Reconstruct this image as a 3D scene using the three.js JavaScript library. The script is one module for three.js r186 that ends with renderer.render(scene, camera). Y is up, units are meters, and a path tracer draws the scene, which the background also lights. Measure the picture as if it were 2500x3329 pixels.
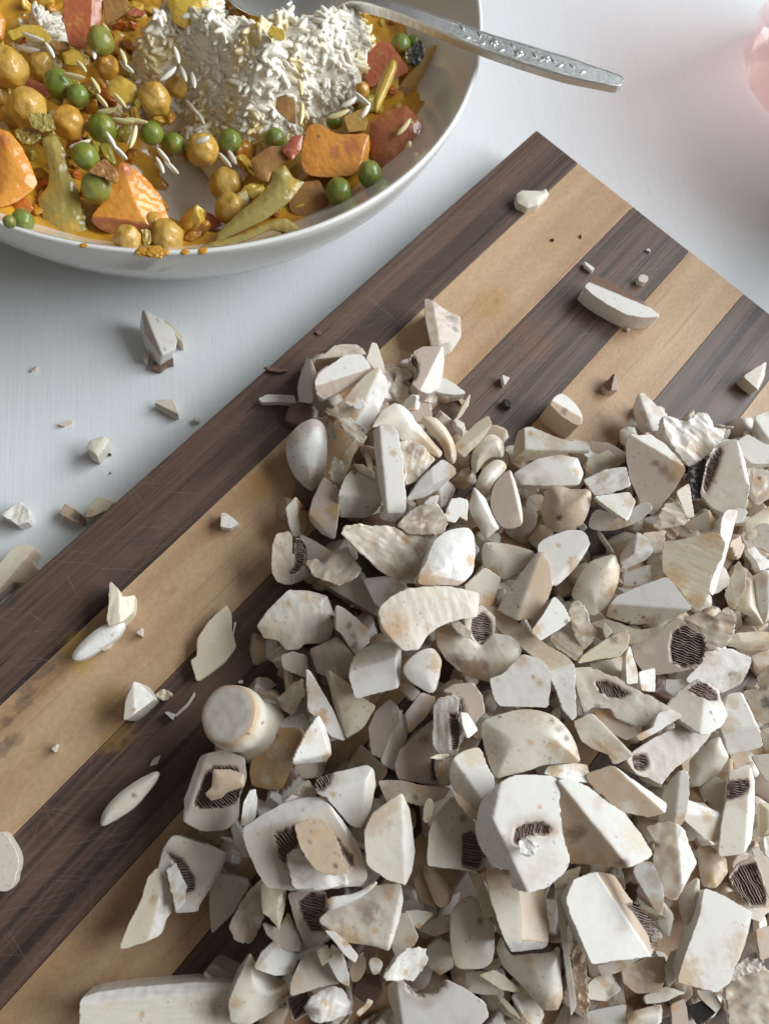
import * as THREE from 'three';
import { mergeGeometries } from 'three/addons/utils/BufferGeometryUtils.js';
import { RectAreaLightUniformsLib } from 'three/addons/lights/RectAreaLightUniformsLib.js';

// ---------------------------------------------------------------- camera, light, exposure
const scene = new THREE.Scene();
const camera = new THREE.PerspectiveCamera(67.35, 0.75, 0.01, 20);
camera.position.set(0, 0.2504, 0);
camera.up.set(-0.65766, 0.31845, -0.68269);
camera.lookAt(-0.10470, 0.2504 - 0.93610, -0.33579);
camera.focus = 0.22; camera.userData.fStop = 22;
scene.background = new THREE.Color().setRGB(0.135, 0.126, 0.116);          // the dim room round the table
RectAreaLightUniformsLib.init();
const windowLight = new THREE.RectAreaLight(new THREE.Color().setRGB(0.89, 0.955, 1.0), 9.5, 1.35, 0.8);   // daylight from a window to the side
windowLight.position.set(0.62, 0.82, -0.97);
windowLight.lookAt(-0.06, 0.02, -0.12);
scene.add(windowLight);
const renderer = new THREE.WebGLRenderer({ antialias: true });
renderer.toneMapping = THREE.LinearToneMapping;
renderer.toneMappingExposure = 1.2;
renderer.shadowMap.enabled = true;

// ---------------------------------------------------------------- helpers
let seed = 12345;
const rnd = () => { seed = (seed * 1664525 + 1013904223) >>> 0; return seed / 4294967296; };
const PERM = new Uint8Array(512); { const p = [...Array(256).keys()]; for (let i = 255; i > 0; i--) { const j = Math.floor(rnd() * (i + 1)); [p[i], p[j]] = [p[j], p[i]]; } for (let i = 0; i < 512; i++) PERM[i] = p[i & 255]; }
const fade = (t) => t * t * t * (t * (t * 6 - 15) + 10);
const gr = (h, x, y, z) => { const u = (h & 8) ? y : x, v = (h & 4) ? ((h & 2) ? x : z) : ((h & 1) ? y : z); return ((h & 1) ? -u : u) + ((h & 2) ? -v : v) * 0.9; };
function noise(x, y, z, per = 0) {                                           // about -1..1; per = lattice period in x and y, for tiling textures
  const fx = Math.floor(x), fy = Math.floor(y), fz = Math.floor(z); x -= fx; y -= fy; z -= fz;
  const u = fade(x), v = fade(y), w = fade(z);
  const md = per ? (a) => ((a % per) + per) % per : (a) => a;
  const X0 = md(fx) & 255, X1 = md(fx + 1) & 255, Y0 = md(fy) & 255, Y1 = md(fy + 1) & 255, Z0 = fz & 255, Z1 = (fz + 1) & 255;
  const H = (a, b, c) => PERM[PERM[PERM[a] + b] + c];
  const L = (a, b, t) => a + (b - a) * t;
  return L(L(L(gr(H(X0, Y0, Z0), x, y, z), gr(H(X1, Y0, Z0), x - 1, y, z), u), L(gr(H(X0, Y1, Z0), x, y - 1, z), gr(H(X1, Y1, Z0), x - 1, y - 1, z), u), v),
    L(L(gr(H(X0, Y0, Z1), x, y, z - 1), gr(H(X1, Y0, Z1), x - 1, y, z - 1), u), L(gr(H(X0, Y1, Z1), x, y - 1, z - 1), gr(H(X1, Y1, Z1), x - 1, y - 1, z - 1), u), v), w);
}
const fbm = (x, y, z) => noise(x, y, z) * 0.6 + noise(x * 2.1, y * 2.1, z * 2.1 + 7) * 0.3 + noise(x * 4.3, y * 4.3, z * 4.3 + 3) * 0.15;
const clamp = (x, a = 0, b = 1) => Math.min(b, Math.max(a, x));
const sstep = (a, b, x) => { const t = clamp((x - a) / (b - a)); return t * t * (3 - 2 * t); };
const taken = {};
function numbered(name) { const n = taken[name] = (taken[name] ?? -1) + 1; return n ? `${name}_${String(n).padStart(3, '0')}` : name; }
function tag(o, label, category, group) { o.userData.label = label; o.userData.category = category; if (group) o.userData.group = group; return o; }
function put(mesh) { mesh.castShadow = mesh.receiveShadow = true; return mesh; }
function texture(w, h, fn, srgb = false, wrap = true) {                     // fn(i, j) -> [r, g, b] linear 0..1, or a grey value
  const d = new Uint8Array(w * h * 4);
  for (let j = 0; j < h; j++) for (let i = 0; i < w; i++) {
    const c = fn(i, j), k = (j * w + i) * 4;
    for (let q = 0; q < 3; q++) { let v = clamp(c.length ? c[q] : c); if (srgb) v = v <= 0.0031308 ? v * 12.92 : 1.055 * Math.pow(v, 1 / 2.4) - 0.055; d[k + q] = Math.round(v * 255); }
    d[k + 3] = 255;
  }
  const t = new THREE.DataTexture(d, w, h); t.magFilter = t.minFilter = THREE.LinearFilter; if (wrap) t.wrapS = t.wrapT = THREE.RepeatWrapping;
  if (srgb) t.colorSpace = THREE.SRGBColorSpace; t.needsUpdate = true; return t;
}
function mix3(a, b, t) { return [a[0] + (b[0] - a[0]) * t, a[1] + (b[1] - a[1]) * t, a[2] + (b[2] - a[2]) * t]; }

// ---------------------------------------------------------------- the white table
{
  const N = 1024;
  const streak = (i, j) => noise(i * 128 / N, j * 3 / N, 1.5, 128) * 0.6 + noise(i * 256 / N, j * 6 / N, 4.5, 256) * 0.5;
  const pore = (i, j) => sstep(0.42, 0.62, noise(i * 200 / N, j * 24 / N, 9.5, 200)) ;
  const map = texture(N, N, (i, j) => { const v = 1 - 0.05 * Math.max(0, streak(i, j)) - 0.04 * pore(i, j) + 0.012 * noise(i * 6 / N, j * 6 / N, 2.5, 6); return [0.665 * v, 0.68 * v, 0.69 * v]; }, true);
  const bump = texture(N, N, (i, j) => 0.6 + 0.22 * streak(i, j) - 0.15 * pore(i, j));
  const g = new THREE.PlaneGeometry(3, 3); g.rotateX(-Math.PI / 2);
  const p = g.attributes.position, uv = g.attributes.uv, gx = 0.745, gz = 0.667;    // grain runs along (gx, gz)
  for (let i = 0; i < p.count; i++) { const x = p.getX(i), z = p.getZ(i); uv.setXY(i, (x * gz - z * gx) / 0.16, (x * gx + z * gz) / 0.16); }
  const m = put(new THREE.Mesh(g, new THREE.MeshPhysicalMaterial({ map, bumpMap: bump, bumpScale: 0.00012, roughness: 0.42, specularIntensity: 0.8 })));
  m.name = 'table'; m.userData.kind = 'structure'; scene.add(m);
}

// ---------------------------------------------------------------- cutting board: walnut and maple strips glued side by side
const BX = [-0.0883, -0.0665, -0.0382, -0.0098, 0.0170, 0.0446, 0.0722, 0.0998, 0.1274, 0.1550, 0.1765], BZ0 = -0.2493, BZ1 = 0.1507, TOP = 0.018;
{
  const W = 2048, Hh = 1400, LX = BX[10] - BX[0], LZ = BZ1 - BZ0;
  const scratch = new Float32Array(W * Hh);
  const dot = (i, j, a) => { if (i >= 0 && j >= 0 && i < W && j < Hh) scratch[j * W + i] = Math.max(scratch[j * W + i], a); };
  function cut(x, z, ang, len, a) {                                          // one knife mark
    const n = Math.ceil(len / LZ * W * 1.2), bend = (rnd() - 0.5) * 0.25;
    let ax = ang;
    for (let k = 0; k < n; k++) {
      ax += bend / n; x += Math.sin(ax) * len / n; z += Math.cos(ax) * len / n;
      const fi = (z - BZ0) / LZ * W, fj = (x - BX[0]) / LX * Hh, i = Math.floor(fi), j = Math.floor(fj), e = a * Math.sin(Math.PI * (k + 0.5) / n) * (0.6 + 0.4 * rnd());
      const u = fi - i, v = fj - j; dot(i, j, e * (1 - v * 0.7)); dot(i, j + 1, e * v); dot(i + 1, j, e * u * 0.5);
    }
  }
  const areas = [[[-0.0853,0.018,-0.0213], 0.06, 150], [[-0.0171,0.018,0.0585], 0.05, 190], [[-0.0179,0.018,0.0358], 0.05, 60], [[-0.0513,0.018,0.0267], 0.05, 90], [[-0.0774,0.018,-0.125], 0.06, 90], [[-0.029,0.018,-0.1986], 0.07, 120], [[0.006,0.018,-0.2123], 0.06, 110], [[0.0085,0.018,0.054], 0.04, 90], [[-0.0405,0.018,-0.1168], 0.15, 260]];
  for (const [c, r, n] of areas) for (let k = 0; k < n; k++) {
    const main = rnd() < 0.6 ? -0.75 + (rnd() - 0.5) * 0.6 : rnd() * 6.28;
    cut(c[0] + (rnd() + rnd() - 1) * r, c[2] + (rnd() + rnd() - 1) * r, main, 0.006 + rnd() * rnd() * 0.045, 0.15 + 0.6 * rnd() * rnd());
  }
  const spots = [   // x, z, radius (m), what: turmeric stain, dark spots, smears
    [...[-0.0644,0.018,0.0091], 0.0045, 'y'], [...[-0.0591,0.018,0.0114], 0.004, 'y'], [...[-0.0448,0.018,0.0151], 0.0055, 'o'], [...[-0.0374,0.018,0.0194], 0.005, 'o'], [...[-0.0505,0.018,-0.1713], 0.008, 'o'], [...[-0.0608,0.018,-0.0619], 0.006, 'o'],
    [...[-0.0655,0.018,0.0215], 0.0028, 'k'], [...[-0.0644,0.018,0.0266], 0.003, 'k'], [...[-0.0622,0.018,0.0297], 0.0025, 'k'], [...[-0.0566,0.018,0.038], 0.0025, 'k'], [...[-0.0616,0.018,0.0359], 0.0018, 'k'], [...[-0.057,0.018,0.0416], 0.003, 'k'], [...[-0.0646,0.018,0.0182], 0.002, 'k'],
    [...[-0.0711,0.018,-0.0128], 0.0045, 'k'], [...[-0.0737,0.018,-0.0252], 0.004, 'k'], [...[-0.0708,0.018,-0.0053], 0.0035, 'k'], [...[-0.0871,0.018,0.0135], 0.003, 'k'], [...[-0.086,0.018,-0.117], 0.002, 'k'], [...[-0.0342,0.018,-0.1702], 0.005, 'r'], [...[-0.0265,0.018,-0.17], 0.006, 'r'],
    [...[-0.0558,0.018,-0.0203], 0.0013, 'r'], [...[-0.0762,0.018,0.0163], 0.001, 'r'], [...[-0.0497,0.018,-0.1736], 0.0014, 'r']];
  const stain = { y: [[0.42, 0.26, 0.02], 0.45], o: [[0.40, 0.20, 0.03], 0.35], k: [[0.05, 0.035, 0.035], 0.42], r: [[0.20, 0.08, 0.04], 0.3] };
  const grey = new Float32Array(W * Hh);
  const map = texture(W, Hh, (i, j) => {
    const z = BZ0 + (i + 0.5) / W * LZ, x = BX[0] + (j + 0.5) / Hh * LX;
    let s = 0; while (s < 9 && x > BX[s + 1]) s++;
    const o = s * 13.7, wob = 0.0012 * noise(z * 14, o, 0.5);
    const ring = noise((x + wob) * 170 + o, z * 3.5, o), fine = noise((x + wob) * 900, z * 16, o + 3), pore = noise(x * 2300, z * 55, o + 5);
    let c, b;
    if (s % 2 === 0) {                                                       // walnut
      const dark = sstep(-0.3, 0.5, ring + 0.5 * fine), streaky = sstep(0.25, 0.6, noise((x + wob) * 380, z * 6, o + 9));
      c = mix3([0.115, 0.067, 0.047], [0.05, 0.029, 0.021], dark * 0.8); c = mix3(c, [0.165, 0.10, 0.068], 0.4 * sstep(0.2, 0.6, noise((x + wob) * 620, z * 5, o + 21))); c = mix3(c, [0.020, 0.014, 0.013], streaky * 0.65 + 0.6 * sstep(0.3, 0.6, pore));
      b = 0.6 - 0.25 * sstep(0.25, 0.55, pore) - 0.12 * streaky;
    } else {                                                                 // maple
      const fleck = noise(x * 700, z * 480, o) * 0.5 + noise(x * 1500, z * 900, o + 2) * 0.5;
      c = mix3([0.47, 0.315, 0.185], [0.32, 0.185, 0.098], clamp(0.45 + 0.75 * ring + 0.5 * noise(x * 60, z * 25, o + 1))); c = mix3(c, [0.27, 0.14, 0.07], 0.5 * sstep(0.35, 0.65, fine)); const f = 1 + 0.2 * fleck; c = [c[0] * f, c[1] * f, c[2] * f];
      b = 0.6 + 0.22 * fleck - 0.1 * sstep(0.35, 0.65, fine);
    }
    for (const [sx, , sz, r, k] of spots) { const dx = x - sx, dz = z - sz; if (dx * dx + dz * dz < r * r * 3) { const d = Math.hypot(dx, dz * 0.8) / r + 0.45 * noise(x * 700, z * 400, r * 9000); const a = (1 - sstep(0.35, 1.1, d)) * stain[k][1]; c = mix3(c, stain[k][0], a); } }
    const q = scratch[j * W + i]; c = mix3(c, s % 2 ? [0.62, 0.47, 0.32] : [0.34, 0.26, 0.19], q * (s % 2 ? 0.35 : 0.5));
    grey[j * W + i] = b - 0.45 * q; return c;
  }, true, false);
  const bump = texture(W, Hh, (i, j) => grey[j * W + i], false, false);
  const board = new THREE.Group(); board.name = 'cutting_board'; scene.add(board);
  tag(board, 'striped walnut and maple cutting board with knife scratches on the table', 'cutting board');
  const wood = new THREE.MeshPhysicalMaterial({ map, bumpMap: bump, bumpScale: 0.00016, roughness: 0.47, specularIntensity: 0.9 });
  for (let s = 0; s < 10; s++) {
    const gap = 0.00012, x0 = BX[s] + (s ? gap : 0), x1 = BX[s + 1] - (s < 9 ? gap : 0), r = 0.0009, y1 = TOP - 0.00008 * (s % 3);
    const sh = new THREE.Shape(); const e0 = s === 0 ? r : 0.0001, e1 = s === 9 ? r : 0.0001;   // rounded outer edges, tight glue joints
    sh.moveTo(x0, 0.0005); sh.lineTo(x1, 0.0005); sh.lineTo(x1, y1 - e1); sh.quadraticCurveTo(x1, y1, x1 - e1, y1); sh.lineTo(x0 + e0, y1); sh.quadraticCurveTo(x0, y1, x0, y1 - e0); sh.closePath();
    const g = new THREE.ExtrudeGeometry(sh, { depth: LZ - 0.0012, bevelEnabled: true, bevelThickness: 0.0006, bevelSize: 0.00005, bevelSegments: 1, curveSegments: 4 });
    g.translate(0, 0, BZ0 + 0.0006);
    const p = g.attributes.position, uv = g.attributes.uv;
    for (let i = 0; i < p.count; i++) uv.setXY(i, (p.getZ(i) - BZ0 + 0.05 * (TOP - p.getY(i))) / LZ, (clamp(p.getX(i), x0 + 0.0004, x1 - 0.0004) - BX[0] + 0.2 * (TOP - p.getY(i)) * (s ? 0 : 1)) / LX);
    const m = put(new THREE.Mesh(g, wood)); m.name = numbered('plank'); board.add(m);
  }
}

// ---------------------------------------------------------------- solid pieces: an outline, a thickness, cut facets, skin, stains and gills, meshed as one surface
const FLESH = [0.85, 0.815, 0.76];
const COL = { f: FLESH, w: [0.87, 0.85, 0.81], s: [0.79, 0.73, 0.63], e: [0.73, 0.645, 0.55], m: [0.60, 0.48, 0.40], d: [0.50, 0.415, 0.345], y: [0.78, 0.68, 0.51], t: [0.60, 0.38, 0.19], t2: [0.62, 0.465, 0.325], b: [0.20, 0.11, 0.07], k: [0.028, 0.02, 0.018], g: [0.19, 0.125, 0.105] };
function sdPoly(P, x, y) {
  let d = 1e9, s = 1;
  for (let i = 0, j = P.length - 1; i < P.length; j = i++) {
    const ex = P[j][0] - P[i][0], ey = P[j][1] - P[i][1], wx = x - P[i][0], wy = y - P[i][1], t = clamp((wx * ex + wy * ey) / (ex * ex + ey * ey + 1e-12)), bx = wx - ex * t, by = wy - ey * t;
    d = Math.min(d, bx * bx + by * by);
    const a = y >= P[i][1], b = y < P[j][1], c = ex * wy > ey * wx; if ((a && b && c) || (!a && !b && !c)) s = -s;
  }
  return s * Math.sqrt(d);
}
const chaikin = (P, q) => P.flatMap((a, i) => { const b = P[(i + 1) % P.length]; return [[a[0] + (b[0] - a[0]) * q, a[1] + (b[1] - a[1]) * q], [b[0] + (a[0] - b[0]) * q, b[1] + (a[1] - b[1]) * q]]; });
const smax = (a, b, k) => { const h = Math.max(k - Math.abs(a - b), 0) / k; return Math.max(a, b) + h * h * k * 0.25; };
let pieceNo = 0;
function solid(o, pal = COL, flesh = 'f') {                                   // o.p outline in tenths of a millimetre, local x and z; local y is the face's normal
  const id = ++pieceNo * 7.31, cv = o.cv ?? 0, r = o.r ?? 0.07, fd = o.d ?? (o.m === 'n' || o.m === 'n2' ? [Math.cos(id), Math.sin(id)] : null);
  let P = o.p.map(([x, y]) => [x / 10, y / 10]);
  for (let k = 0; k < cv; k++) P = chaikin(P, 0.25); P = chaikin(P, cv ? 0.25 : 0.07);
  let x0 = 1e9, x1 = -1e9, z0 = 1e9, z1 = -1e9; for (const [x, y] of P) { x0 = Math.min(x0, x); x1 = Math.max(x1, x); z0 = Math.min(z0, y); z1 = Math.max(z1, y); }
  const small = Math.min(x1 - x0, z1 - z0, o.t * 2), s = o.cell ?? clamp(small / 22, 0.18, 0.5);
  const grow = o.grow ?? clamp(small * 0.04, 0, 0.5), torn = o.m === 'n' || o.m === 'n2' || r > 0.6, pad = s * 2.5 + 0.3;
  const nx = Math.ceil((x1 - x0 + 2 * pad) / s) + 1, nz = Math.ceil((z1 - z0 + 2 * pad) / s) + 1, X0 = x0 - pad, Z0 = z0 - pad;
  const pd = new Float32Array(nx * nz), T = new Float32Array(nx * nz), mi = new Int8Array(nx * nz).fill(-1), gl = new Float32Array(nx * nz), halo = new Float32Array(nx * nz);
  const gills = (o.g ?? []).map(([gp, gd]) => [gp.map(([x, y]) => [x / 10, y / 10]), gd]);
  let inr = 0; for (let j = 0; j < nz; j += 3) for (let i = 0; i < nx; i += 3) inr = Math.max(inr, -sdPoly(P, X0 + i * s, Z0 + j * s));
  let tmax = -1e9;
  for (let j = 0; j < nz; j++) for (let i = 0; i < nx; i++) {
    const x = X0 + i * s, z = Z0 + j * s, k = j * nx + i;
    const rag = torn ? 0.4 * Math.min(r, 1) : 0.07; let d = sdPoly(P, x, z) - grow + rag * noise(x * 0.9 + id, z * 0.9, id) + (torn ? 0.16 * r * noise(x * 2.4, z * 2.4, id) : 0.03 * noise(x * 2.5, z * 2.5, id) + 0.05 * sstep(0.1, 0.6, noise(x * 0.25, z * 0.25, id + 2)) * noise(x * 4.5, z * 4.5, id));
    pd[k] = d; let h = 0;
    if (o.B) { const q = clamp(-d / (inr * 1.15)); h -= o.B * (1 - q) * (1 - q); }
    (o.f ?? []).forEach(([a, b, c, t], n) => { const e = a * x + b * z + c + 0.15 * noise(x * 0.5, z * 0.5, id + n), hh = (o.B ? h * 0.3 : 0) - e * t; if (e > 0 && hh < h) { h = hh; mi[k] = n; } });
    let nn;
    if (fd) { const u = x * fd[0] + z * fd[1], v = -x * fd[1] + z * fd[0]; nn = torn ? 0.7 * fbm(u * 0.14 + id, v * 0.34, id) + 0.9 * (0.4 - Math.abs(noise(x * 0.16 + id, z * 0.16, id + 5))) + 0.14 * noise(u * 0.25, v * 1.3, id) : fbm(u * 0.16 + id, v * 0.55, id) * 0.9 + 0.3 * noise(u * 0.3, v * 2, id); }
    else nn = torn ? (0.5 - Math.abs(noise(x * 0.35 + id, z * 0.35, id))) * 1.6 + fbm(x * 0.6, z * 0.6 + id, id) : fbm(x * 0.35 + id, z * 0.35, id);
    if (pal.sauce) h += 0.16 * noise(x * 0.6, z * 0.6, id + 3) + 0.05 * noise(x * 1.9, z * 1.9, id + 4); h += r * (torn ? 0.75 : 0.5) * nn + 0.02 * noise(x * 1.7, z * 1.7, id);
    for (const [gp] of gills) { const gd = sdPoly(gp, x, z) + 0.25 * noise(x * 0.8, z * 0.8, id); const a = 1 - sstep(-0.9, 0.3, gd); halo[k] = Math.max(halo[k], 1 - sstep(-0.2, 3.2, gd + 0.7 * noise(x * 0.35, z * 0.35, id))); if (a > 0) { h -= 1.4 * a; gl[k] = Math.max(gl[k], a); } }
    T[k] = h; if (d < 0 && h > tmax) tmax = h;
  }
  const drop = Math.min(0, ...[...T].filter((v, k) => pd[k] < 0)), bot = Math.min(-o.t, drop - 0.8), ny = Math.ceil((tmax - bot + 2 * pad) / s) + 1, Y0 = bot - pad;
  const tp = o.tp ?? 0.3, kk = Math.max(0.1, s * 0.4);
  const F = new Float32Array(nx * ny * nz), sl = nx * nz;
  for (let y = 0; y < ny; y++) { const w = Y0 + y * s; for (let k = 0; k < sl; k++) {
    const x = X0 + (k % nx) * s, z = Z0 + Math.floor(k / nx) * s, sd = pd[k] - tp * w; let f;
    if (sd > 2 * s + 1) f = sd; else { const tn = mi[k] >= 0 ? o.f[mi[k]][3] : 0; f = smax(smax(sd + 0.14 * noise(x * 0.5, w * 0.5 + id, z * 0.5), (w - T[k]) / Math.sqrt(1 + tn * tn), kk), bot - w + 0.3 * noise(x * 0.4, id, z * 0.4), kk); }
    F[y * sl + k] = f; } }
  // surface nets
  const pos = [], idx = [], at = new Int32Array(nx * ny * nz).fill(-1), ev = [];
  for (let y = 0; y < ny - 1; y++) for (let z = 0; z < nz - 1; z++) for (let x = 0; x < nx - 1; x++) {
    const b = y * sl + z * nx + x, c = [b, b + 1, b + nx, b + nx + 1, b + sl, b + sl + 1, b + sl + nx, b + sl + nx + 1];
    let m = 0; for (let q = 0; q < 8; q++) if (F[c[q]] < 0) m |= 1 << q;
    if (m === 0 || m === 255) continue;
    let n = 0, px = 0, py = 0, pz = 0;
    for (const [a, d] of EDGES) { const fa = F[c[a]], fb = F[c[d]]; if ((fa < 0) === (fb < 0)) continue; const t = fa / (fa - fb); px += (a & 1) + ((d & 1) - (a & 1)) * t; pz += ((a >> 1) & 1) + (((d >> 1) & 1) - ((a >> 1) & 1)) * t; py += (a >> 2) + ((d >> 2) - (a >> 2)) * t; n++; }
    at[b] = pos.length / 3; pos.push(X0 + (x + px / n) * s, Y0 + (y + py / n) * s, Z0 + (z + pz / n) * s);
  }
  const quad = (a, b, c, d, flip) => { if (a < 0 || b < 0 || c < 0 || d < 0) return; flip ? idx.push(a, c, b, a, d, c) : idx.push(a, b, c, a, c, d); };
  for (let y = 1; y < ny - 1; y++) for (let z = 1; z < nz - 1; z++) for (let x = 1; x < nx - 1; x++) {
    const b = y * sl + z * nx + x, f = F[b] < 0;
    if (f !== F[b + 1] < 0) quad(at[b], at[b - nx], at[b - nx - sl], at[b - sl], f === true ? true : false);
    if (f !== F[b + nx] < 0) quad(at[b], at[b - sl], at[b - sl - 1], at[b - 1], f === true ? true : false);
    if (f !== F[b + sl] < 0) quad(at[b], at[b - 1], at[b - 1 - nx], at[b - nx], f === true ? true : false);
  }
  const lerp2 = (A, x, z) => { const fx = clamp((x - X0) / s, 0, nx - 1.001), fz = clamp((z - Z0) / s, 0, nz - 1.001), i = Math.floor(fx), j = Math.floor(fz), u = fx - i, v = fz - j, k = j * nx + i; return (A[k] * (1 - u) + A[k + 1] * u) * (1 - v) + (A[k + nx] * (1 - u) + A[k + nx + 1] * u) * v; };
  const nv = pos.length / 3, col = new Float32Array(nv * 3), uv = new Float32Array(nv * 2), tint = 0.96 + 0.07 * Math.abs(noise(id, 3.3, 1.7)), side = o.sm ?? (o.m === 'f' || !o.m ? 'f' : pal[o.m] ? o.m : flesh);
  const look = (mat, x, y, z) => {
    if (mat === 'n') return mix3(pal.e, mix3(pal.t2, pal.d, sstep(-0.1, 0.5, noise(x * 0.3, z * 0.3, id + 9))), sstep(-0.35, 0.45, fbm(x * 0.45, y * 0.45 + id, z * 0.45)));
    if (mat === 'n2') return mix3(pal.f, mix3(pal.y, pal.t2, 0.5), sstep(-0.05, 0.6, fbm(x * 0.45, y * 0.45 + id, z * 0.45)));
    const c = pal[mat] ?? pal[flesh], n = fbm(x * 0.22, y * 0.22 + id, z * 0.22);
    if (pal.sauce) return mix3(c, pal.sauce, 0.5 * sstep(0.05, 0.5, n + 0.3 * noise(x * 0.8, z * 0.8 + id, y * 0.8)));
    if (mat === 's' || mat === 'w') return mix3(mix3(c, pal.y, 0.45 * sstep(0.05, 0.6, n)), pal.t2, 0.35 * sstep(0.42, 0.7, noise(x * 0.5, z * 0.5 + id, y * 0.5)));
    if (mat === 'f' || mat === 'e' || mat === 'm') {
      const n2 = fbm(x * 0.11 + 9, y * 0.11 + id, z * 0.11);
      return mix3(mix3(c, mat === 'f' ? pal.e : pal.d, 0.5 * sstep(0.05, 0.6, n)), pal.t2, 0.5 * sstep(0.18, 0.55, n2));
    }
    if (mat === 't' || mat === 't2' || mat === 'y') return mix3(c, mat === 'y' ? pal.s : pal.e, 0.55 * sstep(-0.1, 0.6, n));
    return c;
  };
  for (let v = 0; v < nv; v++) {
    const x = pos[v * 3], w = pos[v * 3 + 1], z = pos[v * 3 + 2], i = clamp(Math.round((x - X0) / s), 0, nx - 1), j = clamp(Math.round((z - Z0) / s), 0, nz - 1), k = j * nx + i;
    const dT = w - lerp2(T, x, z), dS = lerp2(pd, x, z) - tp * w, tq = o.B && dT > -o.B ? 1 : sstep(-0.25, 0.05, dT - dS), top = tq > 0.02;
    let mat = o.m ?? flesh, c = look(mat, x, w, z);
    if (top && o.f) { let hb = 0; o.f.forEach(([a, b, c2, t, fm], n) => { const e = a * x + b * z + c2 + 0.15 * noise(x * 0.5, z * 0.5, id + n); if (e > -0.2 && -e * t < hb + 0.05) { hb = Math.min(hb, -e * t); c = mix3(c, look(fm, x, w, z), sstep(-0.2, 0.2, e)); if (e > 0) mat = fm; } }); }
    if (tq < 1) c = mix3(look(side, x, w, z), c, tq);
    if (top) {
      if (o.ring) c = mix3(c, pal[o.ring], 0.75 * sstep(-1.1, -0.35, pd[k] + 0.4 * noise(x * 0.7, z * 0.7, id)));
      for (const [sx, sz, sr, sm] of o.s ?? []) { const d = Math.hypot(x - sx, z - sz) / sr + 0.8 * fbm(x * 0.6, z * 0.6, id) + 0.35 * noise(x * 2.2, z * 2.2, id); c = mix3(c, pal[sm], (1 - sstep(0.25, 1.15, d)) * (sr < 1.2 ? 0.9 : 0.72)); }
      if (halo[k] > 0.02) c = mix3(c, pal.m, 0.85 * halo[k]); if (gl[k] > 0.05) c = mix3(c, pal.g, sstep(0.05, 0.5, gl[k]));
      if (!pal.sauce && noise(x * 1.9, z * 1.9, id + 40) > 0.63 + (mat === 'f' ? 0.05 : 0)) c = mix3(c, pal.b, 0.55);
    }
    let q = tint * (1 + 0.035 * noise(x * 1.1, w * 1.1 + id, z * 1.1)); if (fd && !pal.sauce) { const u = x * fd[0] + z * fd[1], vv = -x * fd[1] + z * fd[0]; q *= 1 + 0.10 * noise(u * 0.12 + id, vv * 1.5, w * 0.4) + 0.06 * noise(u * 0.3, vv * 3, id); }
    col[v * 3] = c[0] * q; col[v * 3 + 1] = c[1] * q; col[v * 3 + 2] = c[2] * q; uv[v * 2] = (x + 0.6 * w) / 14 + id; uv[v * 2 + 1] = (z - 0.5 * w) / 14;
  }
  const g = new THREE.BufferGeometry();
  g.setAttribute('position', new THREE.Float32BufferAttribute(pos.map((v) => v / 1000), 3)); g.setAttribute('color', new THREE.BufferAttribute(col, 3)); g.setAttribute('uv', new THREE.BufferAttribute(uv, 2)); g.setIndex(idx);
  const nrm = new Float32Array(nv * 3);                                        // each vertex takes the slope of the face it lies on, so cut edges stay crisp
  for (let v = 0; v < nv; v++) {
    const x = pos[v * 3], w = pos[v * 3 + 1], z = pos[v * 3 + 2], e = s * 0.75;
    const tx = (lerp2(T, x + e, z) - lerp2(T, x - e, z)) / (2 * e), tz = (lerp2(T, x, z + e) - lerp2(T, x, z - e)) / (2 * e), sx = (lerp2(pd, x + e, z) - lerp2(pd, x - e, z)) / (2 * e), sz = (lerp2(pd, x, z + e) - lerp2(pd, x, z - e)) / (2 * e);
    const tl = Math.sqrt(1 + tx * tx + tz * tz), sn = Math.hypot(sx, tp, sz) || 1, dT = (w - lerp2(T, x, z)) / tl, dS = (lerp2(pd, x, z) - tp * w) / sn, q = sstep(-0.16, 0.16, dT - dS), bq = sstep(-0.3, 0.3, bot - w - Math.max(dT, dS));
    let na = (-tx / tl * q + sx / sn * (1 - q)) * (1 - bq), nb = (1 / tl * q - tp / sn * (1 - q)) * (1 - bq) - bq, nc = (-tz / tl * q + sz / sn * (1 - q)) * (1 - bq);
    const l = Math.hypot(na, nb, nc) || 1; nrm[v * 3] = na / l; nrm[v * 3 + 1] = nb / l; nrm[v * 3 + 2] = nc / l;
  }
  g.setAttribute('normal', new THREE.BufferAttribute(nrm, 3));
  // gill blades standing in their recesses
  const blades = [];
  const heightAt = (x, z) => { const i = clamp(Math.round((x - X0) / s), 0, nx - 1), j = clamp(Math.round((z - Z0) / s), 0, nz - 1); return T[j * nx + i]; };
  for (const [gp, [dx, dz]] of gills) {
    let u0 = 1e9, u1 = -1e9, v0 = 1e9, v1 = -1e9; for (const [x, z] of gp) { const u = x * dx + z * dz, v = -x * dz + z * dx; u0 = Math.min(u0, u); u1 = Math.max(u1, u); v0 = Math.min(v0, v); v1 = Math.max(v1, v); }
    for (let v = v0 + 0.3; v < v1; v += 0.5 + 0.25 * rnd()) {
      let run = []; const edge = 0.1 + 0.7 * rnd() * rnd();
      const flush = () => { if (run.length > 2) blades.push(run); run = []; };
      for (let u = u0; u <= u1; u += 0.45) {
        const vv = v + 0.42 * noise(u * 0.5, v * 0.35, id) + 0.12 * noise(u * 1.4, v, id), x = u * dx - vv * dz, z = u * dz + vv * dx;
        if (sdPoly(gp, x, z) < 0.3 - edge && sdPoly(P, x, z) < -0.1) run.push([x, heightAt(x, z), z]); else flush();
      }
      flush();
    }
  }
  let gg = null;
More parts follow.
